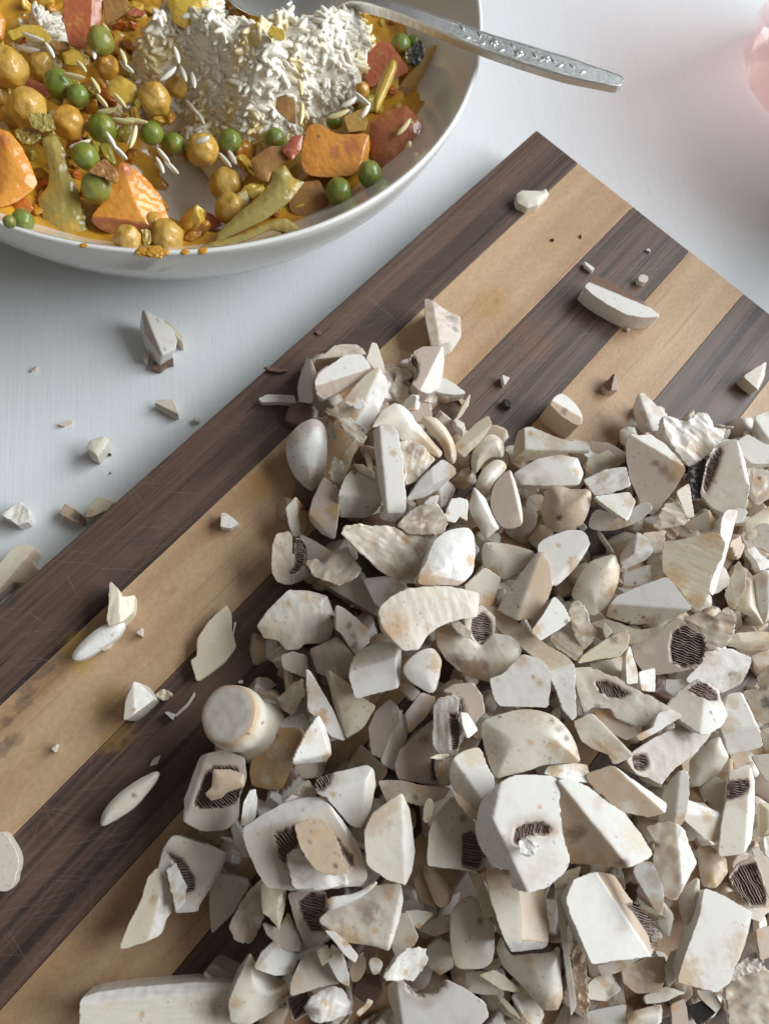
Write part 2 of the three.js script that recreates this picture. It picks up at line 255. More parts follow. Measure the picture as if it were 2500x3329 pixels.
  if (blades.length) {
    const bp = [], bi = [], bc = [];
    for (const run of blades) { const lift = 0.75 + 0.6 * rnd(), th = 0.10 + 0.06 * rnd(), br = 0.7 + 0.6 * rnd(); run.forEach(([x, y, z], n) => {
      const a = run[Math.max(0, n - 1)], b = run[Math.min(run.length - 1, n + 1)]; let tx = b[0] - a[0], tz = b[2] - a[2]; const l = Math.hypot(tx, tz) || 1; tx /= l; tz /= l;
      const e = Math.min(1, n / 2, (run.length - 1 - n) / 2), yt = y - 0.1 + (0.2 + 0.7 * lift * e), q = bp.length / 3;
      bp.push(x + tz * th, y - 0.4, z - tx * th, x + tz * th * 0.7, yt, z - tx * th * 0.7, x - tz * th * 0.7, yt, z + tx * th * 0.7, x - tz * th, y - 0.4, z + tx * th);
      const lo = pal.g, hi = mix3(pal.g, pal.m, 0.35 * br); bc.push(...lo, ...hi, ...hi, ...lo);
      if (n < run.length - 1) for (const [m1, m2] of [[0, 1], [1, 2], [2, 3]]) bi.push(q + m1, q + m2, q + 4 + m2, q + m1, q + 4 + m2, q + 4 + m1); }); }
    gg = new THREE.BufferGeometry(); gg.setAttribute('position', new THREE.Float32BufferAttribute(bp.map((v) => v / 1000), 3)); gg.setAttribute('color', new THREE.Float32BufferAttribute(bc, 3)); gg.setIndex(bi); gg.computeVertexNormals();
  }
  return [g, gg];
}
const EDGES = [[0, 1], [2, 3], [4, 5], [6, 7], [0, 2], [1, 3], [4, 6], [5, 7], [0, 4], [1, 5], [2, 6], [3, 7]];
const fineMap = texture(512, 512, (i, j) => { const v = 0.98 + 0.02 * noise(i / 8, j / 8, 0.5, 64) + 0.02 * noise(i / 2.6667, j / 2.6667, 3.5, 192) - 0.05 * sstep(0.55, 0.7, noise(i / 16, j / 16, 8.5, 32)); return [v, v * 0.995, v * 0.98]; }, true);
const fineBump = texture(512, 512, (i, j) => 0.5 + 0.28 * noise(i / 8, j / 8, 5.5, 64) + 0.25 * noise(i / 2.6667, j / 2.6667, 6.5, 192) + 0.12 * noise(i / 32, j / 32, 7.5, 16));
const mushroom = new THREE.MeshPhysicalMaterial({ vertexColors: true, map: fineMap, bumpMap: fineBump, bumpScale: 0.00002, roughness: 1, transmission: 0.22, thickness: 0, clearcoat: 0.8, clearcoatRoughness: 0.27 });
const gillMat = new THREE.MeshPhysicalMaterial({ vertexColors: true, roughness: 0.6, side: THREE.DoubleSide });
let last = null;
function stump(label, a, b, r0, r1) {                                         // a thick cut stem: tapered, its pale end ringed with brown skin
  const A = new THREE.Vector3(...a), B = new THREE.Vector3(...b), L = A.distanceTo(B), N = 72, prof = []; for (let i = 0; i <= 10; i++) prof.push([r0 * i / 10 * 0.965, i > 8 ? -0.00012 * (i - 8) : 0]); for (let i = 0; i <= 16; i++) prof.push([r0 + (r1 - r0) * i / 16 + 0.0006 * Math.sin(i * 0.5), -0.0006 - (L - 0.0006) * i / 16]); prof.push([0, -L]);
  const g = new THREE.LatheGeometry(prof.map(([x, y]) => new THREE.Vector2(x, y)).reverse(), N), p = g.attributes.position, col = [];
  for (let i = 0; i < p.count; i++) { const x = p.getX(i), y = p.getY(i), z = p.getZ(i), r = Math.hypot(x, z), an = Math.atan2(z, x), k = 1 + 0.06 * noise(Math.cos(an) * 1.2, Math.sin(an) * 1.2, y * 60) + 0.012 * noise(Math.cos(an) * 7, Math.sin(an) * 7, y * 120); p.setXYZ(i, x * k * 1.04, y + 0.00006 * noise(x * 400, z * 400, 1), z * k * 0.97);
    const end = y > -0.0005, n = fbm(x * 260, y * 200, z * 260); let c = end ? mix3(COL.e, COL.f, sstep(-0.4, 0.3, n)) : mix3(COL.s, COL.y, sstep(-0.2, 0.5, n)); if (end) c = mix3(c, COL.t, 0.8 * sstep(0.82, 0.97, r / r0 + 0.06 * n)); else c = mix3(c, COL.t, 0.75 * (1 - sstep(0, 0.0022, -y - 0.0006 + 0.0015 * n))); if (!end && noise(x * 900, y * 900, z * 900) > 0.62) c = COL.b; col.push(...c); }
  g.setAttribute('color', new THREE.Float32BufferAttribute(col, 3)); g.computeVertexNormals();
  const m = put(new THREE.Mesh(g, mushroom)); m.position.copy(A); m.quaternion.setFromUnitVectors(new THREE.Vector3(0, 1, 0), A.clone().sub(B).normalize()); m.name = numbered('mushroom_stump'); scene.add(tag(m, label, 'mushroom'));
}
function piece(name, label, group, pos, q, o, material = mushroom, pal, cat, flesh) {
  const [g, gg] = solid(o, pal, flesh), body = put(new THREE.Mesh(g, material)); body.quaternion.set(...q);
  const root = new THREE.Group(); root.position.set(pos[0] / 1000, pos[1] / 1000, pos[2] / 1000); root.name = numbered(name); scene.add(root); root.add(body); body.name = 'body';
  if (gg) { const m = put(new THREE.Mesh(gg, gillMat)); m.name = 'gills'; m.quaternion.copy(body.quaternion); root.add(m); }
  tag(root, label, cat ?? (name.startsWith('mushroom') ? 'mushroom' : name), group); last = root; return root;
}
function part(name, pos, q, o) {
  const [g] = solid(o), m = put(new THREE.Mesh(g, mushroom)); m.quaternion.set(...q); m.position.set(pos[0] / 1000, pos[1] / 1000, pos[2] / 1000).sub(last.position); m.name = name; last.add(m);
}
piece("mushroom_scrap","torn cream chunk with a black gill spot, alone on the pale strip","",[-55.1,30,-144.2],[0.086,0.386,0.121,0.91],{p:[[-48,-94],[-19,-77],[19,-55],[61,-44],[56,10],[41,30],[15,60],[-23,79],[-43,79],[-49,25],[-53,-45]],t:12,m:"n",tp:0.02,f:[[1,-0.05,2,0.77,"m"]],s:[[4.1,1.3,1.2,"k"],[3.6,-3,2.8,"b"]]});
piece("mushroom_chunk","rounded wedge with a dark gill crescent on its side, beyond the heap","",[-47,31,-126.4],[0.032,0.389,0.001,0.921],{p:[[-55,-34],[-39,-58],[-10,-75],[58,-78],[63,-44],[56,10],[38,51],[2,74],[-34,77],[-54,53],[-35,26],[-32,-9]],t:13,m:"m",tp:0.02,f:[[0.87,0.49,-1.2,1.09,"f"]],g:[[[[-55,-34],[-42,-52],[-29,-15],[-35,26],[-54,53],[-45,14]],[0.19,0.98]]]});
piece("mushroom_slice","flat white triangle pressed against the rounded gill wedge","",[-39.2,24,-130.2],[0.031,0.387,0.003,0.922],{p:[[-10,-30],[17,-11],[59,26],[19,30],[-26,24],[-62,9]],t:6,tp:0.02});
piece("mushroom_scrap","curled torn ribbon of mushroom next to the rounded gill wedge","",[-50.4,25,-118.1],[0.03,0.387,0,0.922],{p:[[-8,-56],[40,-65],[44,-37],[20,-25],[3,-17],[26,11],[26,47],[13,64],[-5,46],[-29,28],[-42,16],[-26,-11],[-11,-26]],t:7,m:"n",r:1.1,tp:0.02});
piece("mushroom_scrap","crumpled pale scrap beside the curled torn ribbon","",[-42,22,-123.1],[0.03,0.386,0.002,0.922],{p:[[-33,1],[0,-23],[31,-7],[32,14],[11,23],[-17,13]],t:4,m:"n",r:1,tp:0.02});
piece("mushroom_scrap","arched torn rim strip beside the thin white tail","",[-69.3,31.4,-108.1],[0.098,0.39,-0.059,0.914],{p:[[-97,19],[-47,-15],[-19,-40],[9,-46],[55,-45],[74,-33],[97,6],[72,12],[18,1],[-37,18],[-76,46]],t:7,m:"n",f:[[0.11,0.99,0.6,0.77,"b"]]});
piece("mushroom_chunk","upright beige wedge leaning on the arched rim strip","",[-71.6,31.7,-94.5],[0.167,0.376,-0.025,0.911],{p:[[-33,-8],[3,-74],[19,-55],[31,-23],[37,40],[10,74],[-35,73],[-39,18]],t:9,m:"m",f:[[-1,0.02,1.6,0.77,"f"]],s:[[-3.5,7.3,3.4,"y"]]});
piece("mushroom_chunk","long cut block with ribbed gills under its edge, heap tip","",[-63.2,36.3,-101.9],[-0.031,0.388,-0.032,0.921],{p:[[-87,26],[-75,-1],[14,-72],[64,-78],[90,-39],[89,-24],[57,5],[-5,46],[-59,75],[-89,59]],t:9,f:[[0.37,0.93,-0.5,1.3,"m"]],g:[[[[-16,61],[40,23],[62,7],[27,54],[-1,70]],[0.24,0.97]]]});
piece("mushroom_slice","thin white tail poking out over the walnut edge strip","",[-77,21,-87.2],[0.026,0.386,-0.009,0.922],{p:[[-61,0],[-36,-15],[-1,-15],[56,-12],[61,15],[6,9],[-50,11]],t:3,tp:0.02});
piece("mushroom_chunk","pointed cream spike standing behind the arched rim strip","",[-62.2,28.5,-118.1],[0.173,0.394,-0.149,0.89],{p:[[-27,-8],[-12,-51],[5,-46],[30,30],[33,51],[1,41],[-33,3]],t:9,m:"s",s:[[3,4.8,2,"y"]]});
piece("mushroom_chunk","large slanted cream stem slab beside the arched rim strip","",[-53.1,36,-100.2],[0.03,0.385,0.099,0.917],{p:[[53,-109],[81,-76],[72,-18],[47,38],[24,70],[0,111],[-13,88],[-80,81],[-76,13],[-54,-8],[-20,-51],[14,-83]],t:10,m:"y",f:[[0.9,0.44,-0.7,0.52,"f"]],s:[[-3.7,5.2,2.1,"t"],[-5.1,-0.7,5.2,"m"]],d:[0.63,-0.78]});
piece("mushroom_slice","tiny white flake lying on the slanted cream stem slab","",[-53.4,39.3,-96.3],[0.22,0.376,-0.104,0.894],{p:[[-32,0],[-9,-10],[17,-20],[32,15],[6,20],[-9,15]],t:3,s:[[-0.9,1.5,0.8,"b"],[-0.9,-1,1.6,"t2"],[1.4,-1.7,0.9,"t2"],[-0.8,-0.9,1.5,"t"]]});
piece("mushroom_scrap","ragged tan stem scrap touching the large slanted cream stem slab","torn stem scraps in the heap",[-48.6,35.2,-90.4],[0.148,0.372,-0.014,0.916],{p:[[-41,-31],[-10,-39],[20,-15],[41,21],[29,39],[4,26],[-11,20]],t:7,m:"n",r:1.3});
piece("mushroom_chunk","largest smooth grey-white cap dome at the edge of the heap","",[-54.5,30.6,-75.9],[0.174,0.364,0,0.915],{p:[[-69,-44],[-55,-75],[-24,-105],[12,-123],[42,-118],[68,-94],[72,-48],[69,14],[61,70],[40,95],[19,124],[-17,100],[-52,59],[-72,2]],t:13,m:"w",B:4.5,cv:2,f:[[1,0.07,-4.8,1.57,"f"]],s:[[-0.8,3.6,0.6,"t"],[3.3,7.3,5.5,"t2"],[-4.3,-6.2,4.6,"t2"],[1.1,-10.4,4.5,"m"]]});
piece("mushroom_slice","narrow cream sliver touching the largest smooth grey-white cap dome","narrow slivers in the heap",[-54.7,30.3,-88.5],[0.067,0.388,-0.124,0.911],{p:[[-10,-38],[3,-9],[13,33],[-7,38],[-14,8]],t:5,m:"s",s:[[1,2.9,0.9,"t2"],[-0.8,-2.4,1.5,"t2"]]});
piece("mushroom_slice","narrow pale leaf-shaped slice beside the smooth grey-white dome","",[-44.1,34.6,-83.3],[0.244,0.361,-0.07,0.897],{p:[[24,-60],[21,-22],[4,35],[-11,60],[-24,40],[-19,4]],t:3,m:"y",s:[[-1.8,0.4,2.3,"t2"],[-1.8,0.4,2,"t"]],d:[0.4,-0.92]});
piece("mushroom_scrap","ragged tan stem scrap touching the narrow pale leaf-shaped slice","torn stem scraps in the heap",[-43.5,33.6,-78],[-0.027,0.382,0.109,0.917],{p:[[-26,12],[-8,-45],[12,-37],[24,23],[3,43],[-22,32]],t:6,m:"n",r:1.3});
piece("mushroom_chunk","boxy chunk with a stepped cream face below the grey-white dome","",[-32.5,35.9,-76.1],[0.056,0.378,-0.083,0.92],{p:[[-25,-74],[15,-50],[49,-35],[70,23],[65,46],[33,74],[-69,73],[-70,8],[-46,-53]],t:11,m:"s",f:[[-0.02,1,-0.1,1.09,"f"]],s:[[2.4,3.1,0.7,"t"],[-2,-6.9,1,"b"],[6.2,4.4,3.1,"t"]]});
piece("mushroom_slice","narrow mauve sliver touching the boxy chunk","narrow slivers in the heap",[-37.5,33.1,-83.4],[0.158,0.363,0.023,0.918],{p:[[-34,-24],[-4,-21],[34,6],[32,24],[-14,2]],t:5,m:"m",s:[[-0.9,0.1,1.4,"t2"],[2.4,1.7,1.1,"m"],[-0.2,-1.7,1.8,"y"]]});
piece("mushroom_chunk","tall narrow white bar standing beside the broad bright half cap","",[-29.3,44.6,-83.7],[0.158,0.381,-0.127,0.902],{p:[[-49,-127],[-34,-141],[-1,-143],[19,-128],[35,-55],[40,3],[49,86],[41,120],[28,145],[-8,144],[-33,124],[-15,100],[-33,27],[-43,-55]],t:9,f:[[-1,0.1,-2,1.19,"s"],[0.02,1,-11.2,0.96,"f"]],s:[[0.7,-6.5,1.5,"t"],[-0.1,-14,3.7,"m"]]});
piece("mushroom_chunk","broad bright half cap with a long straight cut, behind the tall narrow bar","",[-35.7,39.7,-100.9],[0.051,0.386,-0.107,0.915],{p:[[-117,-2],[-81,-60],[-37,-86],[-4,-80],[22,-57],[32,-34],[94,37],[118,63],[103,84],[70,69],[23,40],[-26,31],[-40,0],[-93,-8]],t:11,m:"s",B:1.5,f:[[0.76,-0.65,-2.2,0.58,"f"]],s:[[7.8,6.3,4.9,"t"],[5.1,4.9,5.2,"t"],[8.1,3.1,5.7,"t2"]]});
piece("mushroom_scrap","brown ragged stem under the broad bright half cap","",[-26.9,38.7,-95],[-0.071,0.375,-0.042,0.923],{p:[[-48,-65],[-8,-75],[32,-43],[57,-15],[14,33],[-15,63],[-43,76],[-46,-8]],t:9,m:"n",r:1.4,s:[[-1.1,-3.4,3.3,"b"],[4.2,-2.6,2,"t"]],d:[0.35,-0.94]});
piece("mushroom_chunk","curved tan-skinned cap rim behind the broad bright half cap","",[-27.3,35.5,-106.6],[0.185,0.36,0.033,0.914],{p:[[-62,-79],[-10,-83],[26,-46],[51,-4],[62,43],[50,84],[19,58],[15,21],[-36,-37]],t:10,m:"y",B:3,cv:1,s:[[5,3.1,3,"t2"],[1.5,2.1,4.5,"t"],[4.6,7.4,2.7,"t2"]]});
piece("mushroom_chunk","white cut chunk touching the brown ragged stem","plain cut chunks in the heap",[-19.3,42.3,-91.6],[0.187,0.372,-0.096,0.904],{p:[[-72,50],[-27,-14],[33,-65],[70,-38],[73,-23],[45,31],[0,61],[-66,65]],t:9,f:[[0.42,0.91,-0.9,1.5,"f"],[-0.99,0.12,0.3,0.27,"f"]],s:[[6.9,-3.7,3.5,"t"]]});
piece("mushroom_slice","flat cream stick laid across the edge of the heap","",[-20,35.8,-115.4],[0.104,0.37,0.127,0.915],{p:[[-58,20],[12,-42],[51,-65],[59,-37],[35,-1],[-38,65],[-51,39]],t:5,m:"y",f:[[0.58,0.81,-0.8,1.19,"y"]],s:[[-3.4,6,2.2,"y"],[-4,3,2.4,"t"],[-2.8,4.9,2.6,"m"]]});
piece("mushroom_chunk","smooth cream cap chunk touching the flat cream stick","smooth cap chunks in the heap",[-13.1,33.6,-115.6],[0.156,0.368,-0.01,0.916],{p:[[-56,17],[-45,-20],[9,-75],[57,-46],[56,18],[24,9],[-8,22],[-41,75],[-54,48]],t:10,m:"s",B:2.5,cv:1,s:[[5.1,-1.9,2.1,"b"],[-4.2,-1.9,1.9,"y"],[4.6,-3.7,4.1,"m"],[-0.8,2.1,4,"t2"]]});
piece("mushroom_chunk","smooth cream cap chunk touching the mauve-tinted leaf-shaped slice","smooth cap chunks in the heap",[-6.9,39.1,-107.3],[-0.03,0.377,-0.025,0.926],{p:[[-58,28],[-27,-34],[21,-72],[53,-65],[60,-37],[30,-13],[-1,21],[-15,70],[-47,44]],t:9,m:"s",B:2,cv:1,s:[[5.5,-3.4,3.2,"t2"],[-3.8,3.5,3.7,"t2"]]});
piece("mushroom_chunk","mauve-tinted leaf-shaped slice with a white outer side","",[0.7,44,-102.7],[0.115,0.362,0.101,0.919],{p:[[-50,-2],[-30,-57],[12,-91],[25,-69],[45,8],[45,73],[10,91],[-23,82],[-45,38]],t:8,m:"m",cv:1,f:[[0.99,-0.15,-2.7,1.73,"f"]],s:[[2.6,7.4,0.6,"t"],[4.2,6.9,4,"y"],[-2.3,-4.3,3,"m"]]});
piece("mushroom_chunk","smooth cream cap chunk touching the small bright white tile","smooth cap chunks in the heap",[-1.6,42.7,-95.2],[0.119,0.361,0.084,0.921],{p:[[-44,-32],[-29,-81],[6,-45],[23,6],[43,46],[0,79],[-23,39],[-43,-2]],t:9,m:"s",B:1,f:[[0.92,-0.4,-0.3,0.61,"f"]],s:[[-0.7,-3.3,0.3,"k"],[-1.9,2.9,2,"t2"]]});
piece("mushroom_slice","small bright white tile wedged beside the frayed brown tuft","",[-8.1,43.4,-89.6],[0.043,0.376,-0.072,0.923],{p:[[-34,8],[-16,-32],[10,-37],[35,-31],[29,31],[7,17],[-7,37],[-32,32]],t:6,s:[[-2.8,0.7,1.1,"t"],[2.4,2.6,2.3,"y"]]});
piece("mushroom_chunk","cream stub with a brown cap edge beside the leaning diamond wedge","",[-43,27.2,-60.5],[0.15,0.376,-0.117,0.907],{p:[[-38,-29],[-8,-60],[18,-39],[28,-24],[38,27],[18,52],[-15,60],[-28,26]],t:12,m:"s",f:[[0.99,-0.14,0,0.7,"t"]],s:[[1.8,-2.4,1.1,"b"],[-1.3,5.2,1.9,"m"],[1.4,3.9,1.4,"t2"]]});
piece("mushroom_chunk","diamond-shaped wedge with a mauve face leaning at heap edge","",[-38.5,32.5,-66.3],[0.102,0.365,0.071,0.923],{p:[[-46,26],[-32,-29],[1,-95],[46,-52],[45,4],[31,95],[-9,78],[-43,39]],t:11,m:"m",f:[[-0.74,0.67,-4.3,0.77,"f"]],s:[[3.2,1.4,3,"b"],[3.9,0.5,4,"t"],[-3.4,3.2,3.7,"t"]]});
piece("mushroom_scrap","frayed brown tuft between tall bar and puckered cap piece","",[-13.7,44.7,-80],[0.158,0.368,-0.067,0.914],{p:[[-73,20],[-29,-27],[0,-37],[39,-44],[74,6],[59,45],[20,44],[-39,44]],t:8,m:"n",r:1.5,s:[[-1,-0.8,3.4,"b"],[1,2.5,1.5,"b"]],d:[0.86,-0.51]});
piece("mushroom_scrap","broad torn tan slab with a rough brown hollow","",[-13.8,41.8,-66],[0.099,0.375,-0.124,0.913],{p:[[-139,-65],[-80,-78],[8,-79],[66,-54],[144,-63],[139,-16],[98,78],[39,79],[-19,47],[-63,9],[-106,-28]],t:9,m:"n",r:0.9,s:[[9.8,-2,3.2,"b"],[4.4,-4.1,1.8,"t"]],d:[0.8,0.6]});
piece("mushroom_slice","yellowish frilled flap on the broad torn tan slab","",[-23.3,42.2,-65.5],[0.056,0.376,-0.109,0.918],{p:[[-62,-12],[-51,-22],[-3,-28],[59,-7],[63,22],[23,27],[-25,15]],t:3,m:"y",r:0.8,s:[[-4.2,-1.8,1.8,"m"]]});
piece("mushroom_chunk","brilliant white puckered cap piece above the beige crescent","",[-1.2,52,-74.4],[-0.031,0.369,-0.136,0.919],{p:[[-46,-31],[-5,-72],[73,-95],[101,-76],[99,10],[86,48],[41,86],[4,85],[-101,92],[-85,45],[-66,24]],t:11,m:"w",B:2.5,r:0.55,cv:1,f:[[-0.11,0.99,-6.4,0.61,"m"]],s:[[7.2,1,2.9,"t"],[-7.2,7.1,5.6,"t"]]});
piece("mushroom_chunk","smooth mauve flap behind the dark ribbed gill nook","",[-32.7,29,-56.3],[-0.034,0.375,0.117,0.919],{p:[[-54,-56],[6,-17],[54,22],[35,54],[-22,44],[-25,-10]],t:8,m:"m",s:[[-4.3,-4.5,1.3,"b"],[4.8,2,1.9,"t"]]});
piece("mushroom_scrap","white torn block with a dark ribbed gill nook at heap edge","",[-34.9,30.3,-49.3],[0.112,0.371,-0.085,0.918],{p:[[-47,-68],[-15,-77],[-4,-59],[-6,-16],[6,10],[9,-64],[29,-59],[40,-16],[61,56],[21,71],[-18,76],[-44,67],[-59,41],[-58,-37]],t:11,m:"n",r:0.35,f:[[1,0.01,-0.2,0.41,"m"]],g:[[[[5,-55],[14,-70],[29,-59],[38,-24],[34,19],[17,41],[-14,47],[3,28],[7,-7]],[0.99,0.15]]]});
piece("mushroom_scrap","crumpled knotted tan scrap near the ribbed gill nook","",[-23.7,37,-53.9],[0.01,0.369,0.069,0.927],{p:[[-79,-18],[-54,-25],[-28,-11],[-2,-41],[39,-55],[57,-17],[79,11],[59,36],[12,56],[-21,38],[-54,27]],t:8,m:"n",r:1.8});
piece("mushroom_chunk","smooth mauve slab under the crumpled knotted scrap","",[-15.4,32.6,-50.8],[0.108,0.356,0.069,0.926],{p:[[-94,-46],[-40,-43],[29,-64],[68,-20],[93,44],[89,65],[46,43],[-18,8]],t:8,m:"m",f:[[-0.52,0.85,-0.3,1.73,"b"]],s:[[-7.3,-3.8,2.4,"t"]]});
piece("mushroom_chunk","white cut chunk touching the broad torn tan slab","plain cut chunks in the heap",[-7.6,38.9,-57.6],[0.105,0.354,0.129,0.921],{p:[[-63,-43],[4,-48],[42,-30],[63,-17],[20,11],[-10,48],[-31,26]],t:8,s:[[4.6,-1.4,3.4,"t2"],[1.8,0.9,2.4,"t2"]]});
piece("mushroom_chunk","hefty cap chunk with scuffed ribbed skin at the heap edge","",[-21.1,34.6,-35.9],[0.073,0.367,-0.098,0.922],{p:[[-112,18],[-83,-27],[-50,-60],[-22,-89],[38,-85],[94,-71],[116,-14],[116,19],[104,57],[78,71],[32,72],[7,88],[-27,88],[-52,59],[-89,55]],t:14,m:"s",B:2.5,r:0.45,f:[[-0.14,-0.99,-5.9,0.77,"f"]],s:[[10.5,-0.8,1.1,"b"],[-2.5,-4.3,1.3,"t"],[-4.8,7.5,1.7,"b"],[3.1,-6.4,3.7,"t2"],[-7.9,5,5.6,"t2"]],d:[0.22,0.98]});
piece("mushroom_chunk","big beige crescent slice with a torn inner curve","",[6.1,55,-56.3],[-0.033,0.362,-0.069,0.929],{p:[[-138,-12],[-133,-28],[-100,-56],[-58,-78],[0,-86],[68,-89],[145,-76],[148,-62],[138,-9],[97,-4],[62,5],[28,18],[-6,42],[-33,81],[-73,85],[-100,60],[-127,34]],t:8,m:"e",B:0.6,r:0.3,f:[[-0.8,0.6,-11.6,0.77,"t"]],s:[[-0.5,2.3,1.7,"t"],[-2.6,-1.2,0.4,"b"],[4.9,-5.4,0.9,"t"],[-9.8,2.3,5,"t"],[-0.1,-7.1,3.6,"y"]],d:[0.26,0.97]});
piece("mushroom_chunk","tan chunk split by a dark brown streak","",[-7.3,36.6,-44.1],[0.044,0.37,-0.159,0.914],{p:[[-50,-68],[-23,-56],[4,-35],[45,-2],[50,31],[10,68],[-4,51],[-35,6],[-49,-2]],t:9,m:"e",s:[[-1.4,-1.4,1.3,"b"],[-0.4,1.4,1.3,"b"],[0.5,4.3,1.3,"b"],[4.1,-0.2,3,"t"]]});
piece("mushroom_chunk","finely ribbed mauve wedge under the hefty scuffed chunk","",[-6.8,35.4,-34.5],[0.051,0.357,0.124,0.925],{p:[[-67,-27],[-13,-50],[13,-61],[42,-35],[67,6],[54,62],[4,57],[-46,39]],t:9,m:"m",B:1.5,r:0.4,f:[[-0.93,0.37,-5.1,1.19,"b"]],s:[[4,4.4,2.5,"t2"],[0.5,4.8,2.1,"y"]],d:[0.2,0.98]});
piece("mushroom_chunk","narrow beige sliver touching the hefty cap chunk","narrow slivers in the heap",[-13.4,30.1,-26.9],[0.072,0.357,-0.001,0.931],{p:[[-38,-23],[-1,-35],[33,-23],[38,18],[34,35],[-4,22],[-29,10]],t:7,m:"e",r:0.4,s:[[2.6,2.5,1.2,"t2"]]});
piece("mushroom_chunk","crisp white block with a rounded shoulder and square corner","",[4.4,48.4,-38.3],[0.101,0.352,0.042,0.93],{p:[[-69,-9],[-62,-36],[-31,-63],[8,-75],[69,-73],[67,-14],[61,40],[55,47],[-53,74],[-69,25]],t:12,f:[[-0.29,-0.96,-1.4,0.64,"s"],[1,-0.04,-5.3,1.73,"f"]],s:[[-2.5,-4.3,0.4,"b"],[-5.7,0.2,0.2,"b"],[-5.4,-3.2,3.4,"t2"]]});
piece("mushroom_chunk","fan-shaped white slice beside the crisp rounded block","",[13.5,52,-45.1],[0.085,0.354,0.029,0.931],{p:[[-54,-7],[-21,-45],[26,-64],[45,-45],[54,-27],[48,19],[32,64],[-10,41],[-37,23]],t:9,B:1,cv:1,f:[[0.98,0.2,-4.4,1.73,"m"]],s:[[4.1,-2,3.4,"t"]]});
piece("mushroom_slice","narrow beige sliver touching the fan-shaped white slice","narrow slivers in the heap",[15.2,42.8,-40.7],[-0.132,0.352,0.038,0.926],{p:[[-27,-25],[6,-21],[29,0],[6,25],[-24,-8]],t:5,m:"e",s:[[-1.8,-0.8,1.2,"t"],[0.4,-1.8,0.8,"y"]]});
piece("mushroom_slice","long thin blade of white flesh standing on edge","",[0.7,40.2,-23.4],[0.091,0.355,-0.043,0.929],{p:[[-53,-93],[-43,-85],[-14,-39],[27,27],[52,77],[53,92],[17,81],[-12,38],[-44,15],[-49,-42]],t:6,s:[[-4.6,-3.3,0.3,"k"],[-4.3,-3.5,4.6,"t2"],[-1.1,3.6,2.7,"t2"],[-1.1,3.2,2.4,"t"]]});
piece("mushroom_chunk","tan-edged cap wedge next to the long thin blade","",[5.3,41.9,-27.4],[0.137,0.344,0.033,0.928],{p:[[-73,-84],[-54,-87],[-21,-64],[11,-46],[23,-23],[71,3],[37,62],[-5,88],[-14,67],[-43,10],[-57,-48]],t:10,m:"y",B:1,f:[[-0.96,0.28,-2.9,1.19,"m"]],s:[[-0.4,0.9,1.2,"t"],[0.5,-3.7,3.9,"t2"],[-5,-4.2,3.1,"y"]]});
piece("mushroom_scrap","ragged tan stem scrap touching the long thin blade of white flesh","torn stem scraps in the heap",[-7.7,31.5,-19.8],[0.07,0.353,0.03,0.933],{p:[[-35,2],[5,-38],[29,-46],[35,-6],[3,46],[-25,34]],t:8,m:"n",r:0.9});
piece("mushroom_chunk","brown-skinned stem stub with a white cut top","",[-0.6,33,-7.4],[0.002,0.352,0.001,0.936],{p:[[-71,40],[-60,-1],[-35,-58],[-4,-74],[59,-100],[74,-78],[73,-51],[50,3],[30,44],[9,96],[-28,96],[-65,87],[-72,59]],t:12,m:"t",B:1.5,tp:0.02,f:[[0.05,-1,-5.9,1,"f"]],s:[[0.3,1,3.2,"y"],[-1,-3.9,1.2,"b"],[-2.9,7.8,1.6,"y"]],d:[0.26,-0.97]});
piece("mushroom_chunk","clean white pyramid wedge touching the brown stem stub","",[4.1,43.8,-14.3],[-0.011,0.354,-0.125,0.927],{p:[[-48,44],[-18,-17],[14,-62],[37,-36],[52,5],[53,49],[52,60],[-49,60]],t:11,f:[[0.17,0.98,-4.2,1.3,"f"],[0.95,-0.32,-3.5,0.77,"f"]],s:[[-1.4,-1.3,2.8,"t2"],[4.7,4.4,2.4,"t"]]});
piece("mushroom_chunk","mauve-tinted cut chunk touching the rosy beige wedge","plain cut chunks in the heap",[16.3,42.5,-29],[0.028,0.354,0.178,0.918],{p:[[-43,-6],[-22,-47],[15,-76],[38,-52],[43,-21],[17,16],[-8,74],[-36,62]],t:8,m:"m",s:[[3,-4.8,1.2,"f"],[-2.1,-4.5,2.3,"m"]]});
piece("mushroom_chunk","beige cut chunk touching the rosy beige wedge","plain cut chunks in the heap",[20.5,43,-28.6],[0.016,0.354,-0.044,0.934],{p:[[-38,48],[-14,-11],[22,-68],[38,-64],[30,-7],[-2,48],[-22,66]],t:8,m:"e",s:[[2.7,-0.6,3.4,"t2"]]});
piece("mushroom_chunk","mauve-tinted cut chunk touching the frilled white gill curtain","plain cut chunks in the heap",[21.1,43,-38.5],[-0.067,0.35,-0.102,0.929],{p:[[-44,3],[3,-53],[47,-42],[18,1],[-35,52]],t:8,m:"m",s:[[1.4,0,1.6,"t"],[4.3,-4,3.1,"t"],[-3,4.2,2.6,"t"]]});
piece("mushroom_chunk","rosy beige wedge with a gill stripe and brown corner","",[26.3,46,-29.9],[0.053,0.35,0.018,0.935],{p:[[-56,35],[-44,-2],[-2,-42],[45,-80],[46,5],[52,34],[55,71],[36,78],[-10,71],[-48,64]],t:9,m:"m",s:[[1.9,-2.9,1.7,"b"]],g:[[[[33,16],[44,13],[50,34],[54,71],[38,73]],[1,0.09]]]});
piece("mushroom_chunk","dark open gills with pale ribs beside the beige crescent","",[17.6,49,-65.9],[0.039,0.367,-0.11,0.923],{p:[[-45,-35],[8,-52],[48,-20],[42,28],[-12,52],[-38,12]],t:8,m:"m",g:[[[[-20,-16],[12,-36],[34,-12],[37,20],[23,40],[-12,48],[-25,12]],[0.99,0.1]]]});
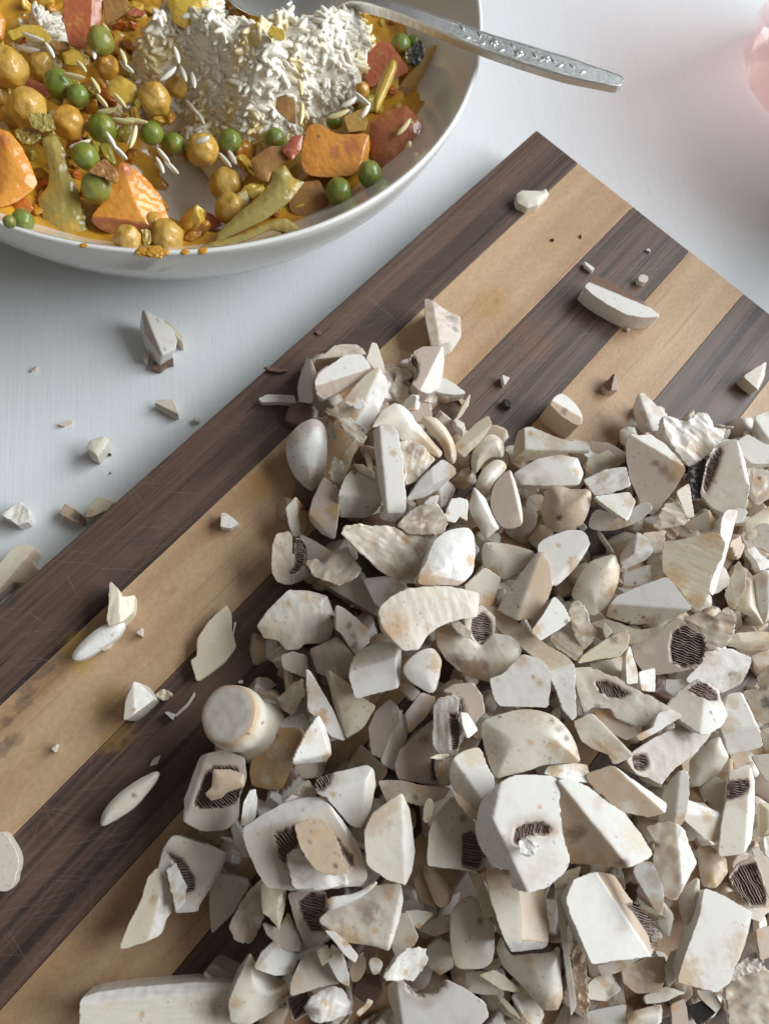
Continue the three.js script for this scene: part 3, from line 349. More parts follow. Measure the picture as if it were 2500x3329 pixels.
piece("mushroom_chunk","tan curved chunk with a dark bruised outer skin","",[22.4,49,-59.9],[0.106,0.353,0.032,0.929],{p:[[-121,-62],[-89,-78],[-41,-79],[-17,-47],[6,-20],[39,-55],[87,-48],[122,-20],[113,7],[85,39],[61,62],[29,78],[-11,66],[-58,47],[-90,16],[-113,-19]],t:10,m:"e",B:1.5,r:0.45,s:[[-7,2,2.4,"b"],[-4.2,3.3,2.8,"b"],[-1,3.3,2.8,"b"],[1.3,3.1,1.6,"b"],[8.2,0.7,2.4,"f"],[-1,6.3,5,"t"],[-11.7,-6.1,6.1,"t"],[7.8,3.5,4.4,"y"]]});
piece("mushroom_scrap","ragged tan stem scrap touching the big beige crescent slice","torn stem scraps in the heap",[14.2,52,-60.4],[0.072,0.356,0.12,0.924],{p:[[-29,-21],[-9,-24],[10,-11],[29,9],[20,24],[-2,12]],t:4,m:"n",r:0.9});
piece("mushroom_slice","long translucent yellowish strip bending to a white end","",[34.4,52,-66.6],[-0.073,0.37,0.168,0.911],{p:[[-111,-184],[-83,-176],[-35,-138],[10,-89],[47,-46],[92,-11],[109,20],[105,65],[104,143],[78,164],[52,123],[47,67],[30,7],[-13,-44],[-65,-97],[-99,-146]],t:4,m:"y",f:[[0.21,0.98,-3.3,0.32,"f"]],s:[[-8.1,-14.6,8.8,"t2"],[4.2,-4.1,7.6,"t2"]],d:[0.71,0.7]});
piece("mushroom_slice","flat white sheet with tan blotches above the largest cap piece","",[34.2,55,-59.9],[0.124,0.349,0.025,0.929],{p:[[-77,-3],[-46,-13],[-19,-39],[8,-66],[54,-52],[75,-26],[77,12],[69,65],[11,64],[-50,63],[-66,44]],t:6,r:0.25,s:[[5,0.5,1.4,"t"],[3.5,-1,0.8,"t"],[-5.8,-0.1,0.5,"t"],[0.7,-5.3,2.3,"t"]]});
piece("mushroom_chunk","smooth cream cap chunk touching the tall tan block","smooth cap chunks in the heap",[12.7,46,-87.8],[-0.055,0.375,0.129,0.916],{p:[[-74,-72],[-38,-71],[28,-52],[87,-22],[62,4],[14,41],[-31,62],[-55,25],[-83,8]],t:10,m:"s",B:2,cv:1,s:[[-4.7,-5,0.4,"k"],[2.6,-5,4.5,"t2"],[-5.5,2.5,2.8,"t"]]});
piece("mushroom_chunk","beige cut chunk touching the tall tan block","plain cut chunks in the heap",[11.7,46,-75.9],[0.056,0.368,-0.06,0.926],{p:[[-55,0],[9,-54],[56,-25],[27,54],[-9,54]],t:7,m:"e",s:[[2.6,5.3,3.4,"t"],[2.1,4.1,3.5,"t"],[2.3,4.5,3.1,"t"]]});
piece("mushroom_chunk","tall tan block with a pale speckled side","",[19.8,52,-82.2],[0.037,0.367,-0.033,0.929],{p:[[-80,65],[-39,0],[50,-96],[77,-50],[77,4],[62,37],[20,89],[-27,93],[-56,81]],t:11,m:"t2",f:[[-0.92,-0.4,1,1,"s"]],s:[[-2.6,0.8,0.3,"k"],[-2.1,5.7,0.4,"k"]]});
piece("mushroom_chunk","oval white slice marked with a hair-thin brown fibre","",[23.4,52,-95.7],[0.141,0.358,0.019,0.923],{p:[[-73,-31],[-52,-56],[24,-81],[57,-79],[75,-56],[72,-19],[46,31],[12,64],[-13,81],[-34,72],[-45,23]],t:9,cv:1,f:[[0.7,0.72,-2.5,1.3,"f"]],s:[[-1.1,-3.9,0.8,"t"],[-1.4,3.9,0.2,"b"],[-0.8,2.9,0.2,"b"],[3.5,2.1,2.9,"t"]]});
piece("mushroom_chunk","large glossy cream cap quarter with a tiny white flake","",[34.6,49,-98.8],[-0.029,0.375,0.183,0.908],{p:[[-66,-5],[-16,-68],[8,-83],[78,-96],[87,-62],[78,-16],[55,35],[12,83],[-24,100],[-37,85],[-57,60],[-79,25]],t:12,m:"s",B:4,cv:2,s:[[-3.9,4.5,0.6,"f"],[-5.5,-0.3,2.6,"m"],[4,2.7,4,"t"],[6.5,-1.3,5,"t"]]});
piece("mushroom_slice","neat white triangle with a brown frayed lower edge","",[30.5,55,-78.7],[0.025,0.364,-0.04,0.93],{p:[[-56,34],[-19,-10],[14,-58],[38,-34],[54,2],[29,22],[-33,57]],t:5,s:[[0.6,4.5,1.1,"b"],[4.3,0.8,0.9,"b"],[-4.6,2.8,2.8,"t"]]});
piece("mushroom_scrap","twisted cream root-like scrap beside the neat white triangle","",[38.6,52,-84.5],[0.183,0.343,0.023,0.921],{p:[[-30,-59],[-13,-65],[12,-40],[17,-12],[36,20],[26,45],[6,66],[-14,38],[-36,-26]],t:8,m:"n",r:1.6});
piece("mushroom_scrap","ragged tan stem scrap touching the long translucent yellowish strip","torn stem scraps in the heap",[39.3,49,-78.1],[0.077,0.354,0.145,0.921],{p:[[-38,-34],[-14,-41],[28,-11],[41,14],[31,37],[23,41],[-18,11],[-42,-14]],t:7,m:"n",r:0.8});
piece("mushroom_slice","narrow cream strip with a round brown knot","",[46.6,52,-83.9],[0.117,0.353,0.021,0.928],{p:[[-70,43],[-60,27],[-2,-13],[64,-45],[70,-29],[67,-1],[42,27],[-11,33],[-68,45]],t:5,m:"y",s:[[2.8,-1.7,1.6,"b"],[6.1,-4.2,2.3,"t"],[6.4,-2.6,2.8,"t2"],[-4.2,2.2,3.6,"y"]],d:[0.9,-0.44]});
piece("mushroom_slice","tiny upright cream cone on the heap","",[44.1,55,-86.9],[0.096,0.351,0.171,0.916],{p:[[-13,-2],[-6,-23],[13,5],[-6,22]],t:5,m:"s",s:[[-1.2,-0.2,0.5,"t2"]]});
piece("mushroom_chunk","rosy slab with a dark gill stripe behind the frilled white piece","",[27.3,52,-45.8],[0.134,0.345,0.026,0.929],{p:[[-54,-34],[-31,-49],[22,-56],[46,-24],[54,17],[39,28],[24,55],[0,22],[-12,-12],[-31,-30]],t:8,m:"m",g:[[[[-16,-19],[-6,-16],[8,21],[20,51],[8,51],[-6,18]],[1,0.08]]]});
piece("mushroom_scrap","frilled white gill curtain with fine ribs","",[26.8,55,-38.4],[0.111,0.339,0.164,0.92],{p:[[-33,-49],[-21,-64],[13,-75],[30,-64],[28,-43],[24,-14],[36,4],[30,47],[22,68],[-19,74],[-37,41],[-33,-6]],t:7,m:"n2",r:0.8,g:[[[[5,-28],[24,-32],[33,11],[26,54],[9,61]],[1,0.03]]]});
piece("mushroom_slice","small white fan chip resting on a rosy slab","",[30.6,58,-41.5],[-0.055,0.351,-0.087,0.931],{p:[[-21,-31],[-4,-31],[18,1],[22,11],[-6,31],[-18,-2]],t:4,s:[[-1.8,-2.8,1.3,"y"]]});
piece("mushroom_slice","wispy white shred below the frilled gill curtain","",[30.6,55,-31.8],[0.011,0.354,-0.113,0.928],{p:[[-39,3],[-9,-7],[27,-5],[40,-6],[-5,7]],t:2,m:"y",r:0.5,s:[[2.4,-0.4,1.3,"t2"]]});
piece("mushroom_chunk","largest cap piece, cream skin with brown blotches and specks","",[45.3,58,-49],[-0.019,0.355,0.091,0.93],{p:[[-131,-63],[-86,-80],[-28,-94],[17,-94],[68,-80],[98,-50],[120,-10],[129,43],[126,53],[31,54],[-7,69],[-70,80],[-92,89],[-106,73],[-120,21]],t:13,m:"s",B:4,cv:1,s:[[0.1,-8.7,1.1,"t"],[5.8,-5.5,1.1,"b"],[7.4,-3.3,1.3,"b"],[9,-1.1,1.1,"b"],[11.7,2.2,0.7,"k"],[9.9,3.6,3.3,"t"],[5.5,0.7,2.2,"t"],[-0.4,-0.2,1.3,"t"],[-8.9,0.7,0.5,"t"],[-7.2,-6.9,0.5,"b"],[4.4,3.6,0.6,"t"],[-10.5,1.8,5.9,"m"],[1.5,-8.6,5.6,"t2"],[10.9,4.7,4.2,"t2"]]});
piece("mushroom_slice","white torn flap hanging below the largest cap piece","",[58.3,52,-50.9],[-0.122,0.343,0.001,0.931],{p:[[-66,3],[-51,-16],[21,-25],[58,-22],[62,23],[13,20],[-23,13]],t:5,r:0.3,s:[[-3.8,0.6,1.2,"t"],[4.8,-1.8,2.6,"t"],[-3.6,-1.1,2.7,"t"],[2,-2.3,3,"t2"]]});
piece("mushroom_chunk","split stem chunk with a tan torn underside","",[60.6,52,-64.1],[0.034,0.352,0.156,0.922],{p:[[-70,-46],[-20,-64],[10,-29],[69,40],[53,50],[18,62],[10,38],[-26,23],[-54,3]],t:10,m:"s",r:0.3,f:[[0.77,-0.64,-2.6,1.19,"t"]],s:[[0.7,3.1,3.9,"t"],[-6.3,-4.1,2.1,"m"],[-2.5,2.2,3.5,"t2"]],d:[0.66,0.75]});
piece("mushroom_chunk","small white cube resting high beside the glossy cream quarter","",[38.2,51.2,-113.4],[0.017,0.37,0.107,0.923],{p:[[-46,2],[10,-57],[33,-37],[47,4],[30,26],[-37,54],[-48,42],[-49,11]],t:9,f:[[0.11,0.99,-0.8,1.19,"f"],[-0.96,-0.29,-0.6,0.47,"m"]],s:[[2.1,-2.5,2.2,"t2"],[-4.5,0.2,1.5,"t"],[-4.7,1.1,3.2,"m"]]});
piece("mushroom_scrap","ragged tan stem scrap touching the small white cube","torn stem scraps in the heap",[41.1,47.9,-121.2],[0.071,0.367,0.043,0.927],{p:[[-32,-26],[39,-33],[31,-3],[18,32],[-4,34],[-6,14]],t:8,m:"n",r:0.6});
piece("mushroom_chunk","large cream shield-shaped slab with wavy grain","",[53.4,55,-117.9],[0.13,0.35,0.139,0.917],{p:[[-77,-62],[-69,-88],[-37,-88],[69,-109],[88,-80],[78,-39],[47,2],[35,51],[10,110],[-12,99],[-36,49],[-61,19],[-81,-7]],t:9,m:"y",r:0.3,s:[[-0.3,7.9,3.1,"t"],[-5.4,1.5,4.3,"t"],[-1.2,9.5,2.8,"t2"],[6.4,-10.3,5.4,"t"]],d:[0.9,0.43]});
piece("mushroom_chunk","tall pale slab rising behind the cream shield-shaped slab","",[58,52,-131.4],[0.044,0.37,-0.029,0.928],{p:[[18,-126],[65,-123],[60,-87],[43,2],[9,76],[-35,123],[-63,122],[-54,88],[-19,32],[3,-20],[-6,-60]],t:10,cv:1,f:[[0.91,0.41,-0.5,1.57,"f"]],s:[[6.2,-11.7,4.4,"t2"]]});
piece("mushroom_chunk","sharp white wedge with black specks along its lower skin","",[48.6,55,-100.7],[0.138,0.348,0.09,0.923],{p:[[-91,-8],[-79,-21],[-14,-49],[55,-73],[84,-32],[113,10],[81,41],[21,65],[-27,73],[-113,40],[-116,28]],t:10,f:[[-0.08,1,-0.7,1.19,"s"]],s:[[-8.4,1.8,0.6,"k"],[-5.7,4,0.4,"k"],[-4.2,5,0.6,"k"],[-2.6,5.6,0.5,"k"],[-0.6,3.6,0.6,"k"],[0.6,4.2,0.5,"k"],[-1.7,3,0.3,"k"],[-9.7,3.6,0.3,"k"],[-10,3.6,3.7,"t"],[1.7,5.8,3.3,"t"]]});
piece("mushroom_chunk","cream-sided cut chunk touching the sharp white wedge","plain cut chunks in the heap",[44.3,49,-110.2],[0.138,0.358,0,0.923],{p:[[-58,-8],[-37,-13],[7,-25],[57,-38],[59,-9],[23,21],[-25,38],[-55,38]],t:9,m:"s",f:[[-0.98,0.19,1.3,0.32,"f"]],s:[[1.9,1.1,1.1,"t"],[-2.2,2.3,0.6,"b"],[2.3,2.1,2.9,"m"]]});
piece("mushroom_chunk","smooth cream cap chunk touching the sharp white wedge","smooth cap chunks in the heap",[50.9,49,-94],[0.188,0.326,0.167,0.911],{p:[[-108,-20],[-67,-33],[20,-3],[105,-21],[66,8],[-5,35],[-52,4]],t:7,m:"s",s:[[-0.5,2.9,2.2,"t2"],[-9.8,-1.8,4.5,"t2"],[6.3,0.8,3.6,"t2"]]});
piece("mushroom_chunk","mauve chunk with a wide nest of dark wavy gills","",[61.6,49,-98.1],[0.168,0.338,0.09,0.922],{p:[[-100,1],[-33,-42],[27,-77],[54,-57],[93,-33],[99,3],[84,44],[45,62],[-35,77],[-67,70],[-90,42]],t:11,m:"m",s:[[-5.4,1.2,2.4,"e"]],g:[[[[10,-39],[39,-61],[78,-62],[97,-13],[99,11],[80,45],[37,58],[5,39],[2,-2]],[0.95,0.32]]]});
piece("mushroom_scrap","shaggy cream root tuft with a dark gill shred","",[66.8,52,-109.5],[0.085,0.353,0.155,0.919],{p:[[-64,-30],[-19,-45],[14,-26],[53,-54],[70,-24],[54,25],[23,56],[-10,39],[-32,-4]],t:9,m:"n",r:1.6,s:[[0,-3.5,2.3,"b"],[1.6,-1,1.6,"b"]]});
piece("mushroom_chunk","jagged white chunk holding a brown splinter","",[76.4,49,-102.1],[0.005,0.359,0.068,0.931],{p:[[-37,-53],[47,-63],[97,-37],[90,0],[75,36],[15,63],[-13,38],[-71,33],[-93,21],[-45,-19]],t:9,r:0.5,f:[[0.26,0.97,-0.9,0.77,"f"]],s:[[3.4,0.7,0.8,"b"],[5.1,0.9,1,"b"],[6.4,1.6,1.1,"b"],[-2.5,-3.7,3.8,"m"],[5.6,2.7,4,"m"]]});
piece("mushroom_slice","narrow white sliver touching the star-cut white chunk","narrow slivers in the heap",[71.3,46,-91.2],[0.023,0.357,0.133,0.924],{p:[[-28,-30],[30,-27],[36,-11],[1,28],[-34,-1]],t:6,s:[[2.6,-1,1,"t"]]});
piece("mushroom_chunk","white cut chunk touching the long torn cap side","plain cut chunks in the heap",[61.9,49,-86.1],[-0.01,0.358,-0.037,0.933],{p:[[-22,-20],[29,-32],[20,32],[-19,28]],t:7,s:[[-1.7,2.5,1.5,"y"],[-1.5,2.2,1.2,"t2"]]});
piece("mushroom_slice","narrow white sliver touching the long torn cap side","narrow slivers in the heap",[55.4,52,-85.1],[0.011,0.36,-0.042,0.932],{p:[[-15,-24],[1,-52],[16,16],[13,47],[-19,51]],t:6,s:[[1.2,1.4,2.1,"t"],[-1.6,4.5,1.3,"y"],[-1.2,-1.7,2,"t"]]});
piece("mushroom_slice","beige cut chunk touching the long torn cap side","plain cut chunks in the heap",[52.8,46,-81.9],[0.01,0.359,0.029,0.933],{p:[[-51,-15],[14,-30],[54,-38],[48,39],[-8,14]],t:6,m:"e",s:[[-0.5,1.1,2.1,"m"],[5.2,-3.7,2.3,"t"]]});
piece("mushroom_chunk","star-cut white chunk crowned with glossy purple gills","",[75.5,55,-88.2],[-0.051,0.355,0.003,0.934],{p:[[-95,-5],[-44,-49],[5,-73],[43,-65],[89,-58],[84,-26],[93,21],[67,40],[0,71],[-21,67],[-61,37]],t:11,f:[[-0.95,-0.32,0.3,0.32,"e"],[0.96,-0.27,-2.7,0.47,"f"]],s:[[2.4,1.7,0.6,"b"],[2.9,3.7,0.5,"b"]],g:[[[[-22,-49],[22,-73],[68,-42],[63,-18],[27,-16],[-5,-29]],[0.92,0.4]]]});
piece("mushroom_chunk","squared white block with a crack across its middle","",[89.4,50.3,-94.1],[0.086,0.348,0.042,0.932],{p:[[-65,1],[-34,-82],[3,-87],[24,-39],[40,3],[60,58],[-39,86],[-48,43]],t:11,f:[[0.03,1,-0.5,0.32,"f"],[0.93,-0.38,-3.6,1.5,"f"]],s:[[-5.3,0,4.3,"t2"],[-2.8,-6.4,2.4,"t2"]]});
piece("mushroom_chunk","long torn cap side with a folded mauve gill pocket","",[59.5,52,-77.2],[-0.003,0.357,0.064,0.932],{p:[[-137,-81],[-88,-80],[-50,-60],[-19,-51],[2,-31],[59,-3],[113,33],[139,49],[129,56],[68,67],[23,77],[-33,53],[-46,26],[-93,25],[-119,44],[-131,-26]],t:11,m:"e",r:0.6,f:[[-0.44,0.9,2,0.22,"s"]],s:[[-7.7,2.2,1.2,"b"]],g:[[[[-81,-44],[-52,-48],[-22,-32],[8,-12],[-10,0],[-46,-1],[-71,-21]],[0.43,0.9]]]});
piece("mushroom_slice","bent white flap under the long torn cap side","",[69.2,55,-76.1],[0.009,0.354,-0.008,0.935],{p:[[-66,28],[-16,6],[0,-28],[35,-40],[67,-23],[-9,17],[-57,39]],t:5,s:[[-5.2,3.5,2.1,"t"],[5.8,-2,3.5,"m"],[-4.3,2.8,2.6,"t"]]});
piece("mushroom_chunk","mauve-tinted cut chunk touching the split stem chunk","plain cut chunks in the heap",[61.8,49,-70.5],[-0.004,0.357,0.123,0.926],{p:[[-52,-35],[-8,-41],[31,-9],[52,31],[23,41],[-9,25],[-40,-7]],t:8,m:"m",s:[[-4.4,-3,2,"t"],[-3.9,-2.6,2.8,"t"],[-0.8,-4,2.6,"t"]]});
piece("mushroom_chunk","wide dull taupe slab with a ragged border","",[76.6,52,-72.8],[-0.064,0.349,-0.034,0.934],{p:[[-127,15],[-97,-8],[-30,-43],[58,-75],[110,-65],[142,-62],[91,-14],[50,9],[15,28],[-22,57],[-38,72],[-66,58],[-102,47]],t:9,m:"d",r:0.3,s:[[-8.7,1,2.6,"b"]],g:[[[[-108,3],[-68,-1],[-65,29],[-89,43],[-109,36]],[1,0.08]]]});
piece("mushroom_chunk","smooth cream cap chunk touching the wide dull taupe slab","smooth cap chunks in the heap",[87.5,49,-80.2],[0.075,0.343,0.206,0.913],{p:[[-52,-4],[3,-53],[35,-68],[50,-18],[53,-11],[21,34],[-38,67],[-58,60]],t:10,m:"s",B:2,f:[[-0.61,-0.79,-3,0.77,"f"]],s:[[0.3,-4.5,1.7,"y"],[-4.5,-0.4,2.8,"y"],[2,3.2,1.9,"m"]]});
piece("mushroom_chunk","smooth white cap chunk touching the cream stem length","smooth cap chunks in the heap",[76.3,50.5,-130],[0.2,0.345,-0.001,0.917],{p:[[-36,-25],[-29,-73],[13,-91],[33,-27],[28,38],[0,91],[-23,57]],t:11,m:"w",B:3,cv:1,s:[[2.7,3.7,2.6,"t2"],[0,7.6,3.3,"m"],[-2.3,-5.7,3,"t2"]]});
piece("mushroom_chunk","smooth yellowish cap chunk touching the cream stem length","smooth cap chunks in the heap",[73.7,49.1,-126.6],[0.096,0.357,0.058,0.927],{p:[[-43,-16],[-16,-80],[18,-71],[14,11],[37,79],[-2,45],[-43,27]],t:9,m:"y",B:2,s:[[-1.3,-5.7,2.5,"t2"],[3.4,7.4,2.4,"y"]]});
piece("mushroom_slice","narrow white sliver touching the tall pale slab","narrow slivers in the heap",[67.8,51.2,-138.1],[0.048,0.369,-0.012,0.928],{p:[[-41,-28],[-16,-34],[8,-5],[43,17],[-7,34],[-13,8]],t:5,s:[[-3.9,-2.6,2.4,"m"],[-1.1,0.5,1.3,"t2"]]});
piece("mushroom_chunk","cream-sided cut chunk touching the tall pale slab","plain cut chunks in the heap",[65.9,51,-125.6],[0.103,0.352,0.238,0.899],{p:[[-13,-6],[21,-68],[35,-35],[26,11],[7,40],[-9,68],[-24,62],[-33,23]],t:9,m:"s",f:[[-1,0.09,-1.1,0.77,"f"]],s:[[2.2,1.2,2.7,"t2"],[1.7,-5.5,1.8,"t2"],[-2.1,5.7,1.5,"t"]]});
piece("mushroom_chunk","beige cut chunk touching the tall pale slab","plain cut chunks in the heap",[65.6,48.1,-145.6],[0.082,0.363,0.156,0.915],{p:[[-54,-19],[23,-49],[58,-9],[31,53],[-10,22],[-40,29]],t:9,m:"e",s:[[4.9,-0.7,1.9,"t2"],[5.4,-0.8,2.3,"t2"]]});
piece("mushroom_chunk","cream stem length lying beside the shaggy cream root tuft","",[79.3,49.4,-115.9],[0.156,0.346,0.031,0.925],{p:[[-84,12],[-37,-26],[25,-32],[84,-29],[83,21],[0,31],[-46,20]],t:9,m:"y",B:2,s:[[2.5,1.8,2.1,"t"],[6.5,-2.2,3.6,"t"],[2.3,-2.9,2,"m"],[7.8,-2.7,2.1,"t2"]],d:[0.95,-0.3]});
piece("mushroom_chunk","beige cut chunk touching the cream stem length","plain cut chunks in the heap",[87.4,45,-116.8],[-0.049,0.368,0.161,0.914],{p:[[-36,-19],[0,-29],[50,-29],[32,32],[-26,31]],t:8,m:"e",s:[[0.1,-2.4,1.3,"t"],[-1.7,2.2,2.1,"t"]]});
piece("mushroom_scrap","ragged tan stem scrap touching the cream stem length","torn stem scraps in the heap",[89.4,47.7,-111.8],[0.156,0.33,0.193,0.911],{p:[[-30,-1],[3,-35],[33,-36],[29,22],[-29,36]],t:8,m:"n",r:1.2,s:[[-1.1,5.6,1.5,"b"]]});
piece("mushroom_scrap","ragged tan stem scrap touching the squared white block","torn stem scraps in the heap",[92.6,45.5,-104.8],[0.098,0.342,0.256,0.899],{p:[[-44,-39],[-1,-41],[56,-46],[42,42],[-4,48],[-20,7]],t:8,m:"n",r:1,s:[[1.6,-0.7,2.3,"k"]]});
piece("mushroom_chunk","smooth beige cap chunk touching the squared white block","smooth cap chunks in the heap",[99.2,47.8,-96.3],[0.072,0.345,0.169,0.92],{p:[[-21,-41],[35,-57],[18,56],[-15,25]],t:9,m:"e",B:2,s:[[-1.4,2.4,1.6,"t"],[-2,-4.1,1.5,"t2"]]});
piece("mushroom_chunk","long pale rind slice with brown gill edge, alone on walnut","",[-16.5,27,-203.4],[0.039,0.397,0.013,0.917],{p:[[-132,-41],[-83,-88],[-39,-66],[32,-2],[61,16],[124,85],[61,86],[0,71],[-62,28],[-111,-14]],t:9,tp:0.02,f:[[0.46,-0.89,0.1,0.2,"b"]],s:[[1.4,-1,1.5,"b"]]});
piece("mushroom_crumb","tiny beige crumb closest to the long pale rind slice","pale crumbs on the board",[-15.6,21,-221.7],[0.041,0.399,0.014,0.916],{p:[[-20,-7],[2,-19],[22,-2],[5,19],[-21,14]],t:3,m:"e",cv:1,tp:0.02});
piece("mushroom_crumb","tiny beige crumb closest to the rosy pointed chip","pale crumbs on the board",[-7,19.5,-199.9],[0.038,0.393,0.015,0.919],{p:[[-7,-1],[0,-8],[8,-1],[-2,8]],t:1.5,m:"e",tp:0.02});
piece("mushroom_crumb","tiny white crumb closest to the long pale rind slice","pale crumbs on the board",[-15.8,20,-202],[0.039,0.395,0.013,0.918],{p:[[-11,-5],[4,-9],[12,3],[-6,9]],t:2,tp:0.02});
piece("mushroom_crumb","tiny white crumb closest to the lone cream shaving","pale crumbs on the board",[-33.7,20,-211],[0.041,0.4,0.011,0.915],{p:[[-16,-20],[18,9],[6,20],[-15,-6]],t:2,tp:0.02});
piece("mushroom_crumb","tiny white crumb closest to the black gill crumb","pale crumbs on the board",[-26.8,21,-148.6],[0.033,0.387,0.007,0.921],{p:[[-11,-19],[15,-9],[-7,19]],t:3,tp:0.02});
piece("mushroom_slice","rosy pointed chip alone on the pale strip beyond the heap","",[1,23,-174.6],[0.034,0.387,0.015,0.921],{p:[[-25,6],[17,-32],[19,32],[-14,32]],t:5,m:"m",tp:0.02,f:[[-0.93,-0.36,0.5,0.77,"b"]]});
piece("mushroom_slice","tan triangular chip with a bright edge, alone on walnut","",[38.7,24,-216],[0.036,0.387,0.023,0.921],{p:[[-45,3],[54,-53],[44,0],[-1,55]],t:6,m:"e",tp:0.02,f:[[0.88,0.48,-2.2,1.19,"f"]]});
piece("mushroom_chunk","plump cream wedge with creased tan face, alone by the heap","",[-5,31,-149.6],[0.032,0.384,0.012,0.922],{p:[[-56,-9],[7,-74],[38,-49],[58,0],[49,41],[39,74],[-4,52],[-49,3]],t:13,m:"t2",cv:1,tp:0.02,f:[[0.57,-0.82,1,0.77,"f"]],s:[[-1.2,2.2,1.4,"b"]]});
piece("mushroom_chunk","narrow greenish-white block leaning on the fluffy cream clump","",[18,30.8,-169.7],[0.028,0.385,-0.029,0.922],{p:[[-47,-54],[-26,-69],[27,-12],[54,11],[27,66],[-17,69],[-34,18]],t:9,f:[[-0.98,0.2,-2.5,0.96,"f"]],s:[[1.9,-0.8,3.1,"t2"],[-3.2,1.8,3.2,"t2"],[-2.1,-5.2,1.9,"t"]]});
piece("mushroom_chunk","smooth cream cap chunk touching the narrow greenish-white block","smooth cap chunks in the heap",[17.4,28.6,-158.1],[0.045,0.38,0.059,0.922],{p:[[-29,-21],[-1,-38],[26,-30],[33,0],[-18,36],[-30,3]],t:7,m:"s",B:1,s:[[-0.2,-3.1,1.1,"m"],[2.6,-0.1,2.1,"t2"]]});
piece("mushroom_scrap","fluffy torn cream clump behind the large beige rhombus","",[33.2,39.9,-164.4],[0.154,0.374,-0.045,0.913],{p:[[-106,-70],[-83,-75],[-26,-54],[20,-86],[49,-81],[71,-38],[109,-32],[88,6],[29,60],[-17,86],[-51,43],[-90,-11]],t:10,m:"n2",r:1.5,s:[[0.7,3.2,4.6,"t"],[3,-0.5,2.9,"y"]]});
piece("mushroom_chunk","stout white chunk with a furry black gill edge","",[47.6,43.2,-159.1],[0.038,0.378,0.205,0.902],{p:[[-88,48],[-44,-61],[9,-116],[56,-121],[69,-49],[63,25],[48,119],[-21,124],[-63,93]],t:13,m:"s",f:[[0.14,0.99,-3.5,0.64,"s"],[1,0.05,-5.4,1.19,"f"]],s:[[-3.8,1.4,0.9,"b"]],g:[[[[-74,16],[-45,-55],[2,-105],[7,-86],[-36,-6],[-73,46]],[0.74,0.67]]]});
piece("mushroom_slice","black gill shreds in the gap by the stout white chunk","",[42.3,38,-155.7],[-0.046,0.377,0.014,0.925],{p:[[-27,-30],[48,-73],[20,59],[-41,71]],t:5,m:"k",r:1});
piece("mushroom_chunk","large beige rhombus with a brown shadowy gill stain","",[29.4,45.1,-142.1],[0.182,0.349,0.112,0.913],{p:[[-80,-110],[-64,-122],[-45,-118],[-5,-133],[43,-93],[75,-35],[85,-4],[52,51],[-15,131],[-34,120],[-75,16],[-84,-63]],t:13,m:"m",f:[[0.57,-0.82,-5.9,0.84,"f"]],s:[[2.5,-0.6,2.4,"b"],[4.8,1.5,2.4,"b"],[0.1,-2.8,1.5,"b"],[-3.2,10.7,3.5,"y"],[7.6,-0.6,5.1,"t"]]});
piece("mushroom_chunk","half-moon white block with a tan rind at heap edge","",[0.1,34.8,-131.6],[0.184,0.364,-0.012,0.913],{p:[[-122,11],[-103,-52],[-66,-60],[15,-25],[123,2],[123,24],[58,23],[-82,59],[-115,56]],t:10,f:[[-1,0.04,-8.5,0.96,"t2"],[-0.03,1,-1.4,1.09,"y"]],s:[[-6.6,-4.2,1.1,"t"],[-10.1,4.9,2.6,"t"],[1.1,-2.2,5.9,"t2"]]});
piece("mushroom_chunk","white layered piece scored with parallel cuts","",[4.2,40.2,-121.7],[0.013,0.379,0.101,0.92],{p:[[-111,0],[-30,-44],[44,-52],[98,-35],[107,20],[88,57],[-28,52],[-88,41]],t:9,B:1.5,f:[[-0.17,-0.99,-2.3,0.18,"f"],[0.07,1,-2.5,0.36,"f"]],s:[[8.5,1.5,1.5,"t"],[-2.6,5,3.9,"m"],[4.2,-4.8,3.1,"t2"]]});
piece("mushroom_chunk","round tan bulb-like stem base with a black pit","",[15.3,47,-111.5],[0.152,0.35,0.156,0.911],{p:[[-80,-19],[-50,-77],[-11,-79],[22,-62],[84,-63],[74,6],[42,63],[-15,77],[-58,67],[-80,21]],t:13,m:"t2",B:4,r:0.35,cv:1,s:[[-2,2.7,1.1,"k"],[2.9,5.7,0.6,"k"],[-1.7,-6,1.9,"y"]]});
piece("mushroom_chunk","yellowish cut chunk touching the cracked cream block","plain cut chunks in the heap",[16.1,35.8,-139.1],[-0.068,0.38,0.066,0.92],{p:[[-50,-16],[26,-45],[59,1],[44,19],[-39,44],[-64,21]],t:8,m:"y",f:[[0.08,1,0,0.77,"s"]],s:[[3.8,1.7,3,"t"],[-5.4,1.8,1.9,"t"]]});
piece("mushroom_scrap","cracked cream block beside the round bulb-like stem base","",[20.1,40.8,-131.2],[0.077,0.37,0.12,0.918],{p:[[-68,-10],[1,-37],[62,-39],[67,21],[1,39],[-42,41]],t:8,m:"n2",r:0.6});
piece("mushroom_chunk","narrow mauve sliver touching the cracked cream block","narrow slivers in the heap",[15.3,31.9,-145.3],[0.121,0.365,0.115,0.916],{p:[[-54,-41],[7,-30],[56,7],[48,40],[15,-2],[-49,-7]],t:7,m:"m",s:[[-4.3,-0.7,2.6,"t2"]]});
piece("mushroom_slice","bright white arrowhead stacked on a pale lens slice","",[25.8,49.6,-120.8],[0.063,0.373,-0.017,0.925],{p:[[-62,-31],[48,-44],[66,-16],[37,44],[-18,4]],t:6,f:[[0.83,0.55,-5.1,1.19,"f"]],s:[[3.3,-1.6,0.3,"t"],[2.6,-0.4,0.3,"t"],[-1.6,0.3,3,"y"],[5.6,-1.5,3.4,"t2"]]});
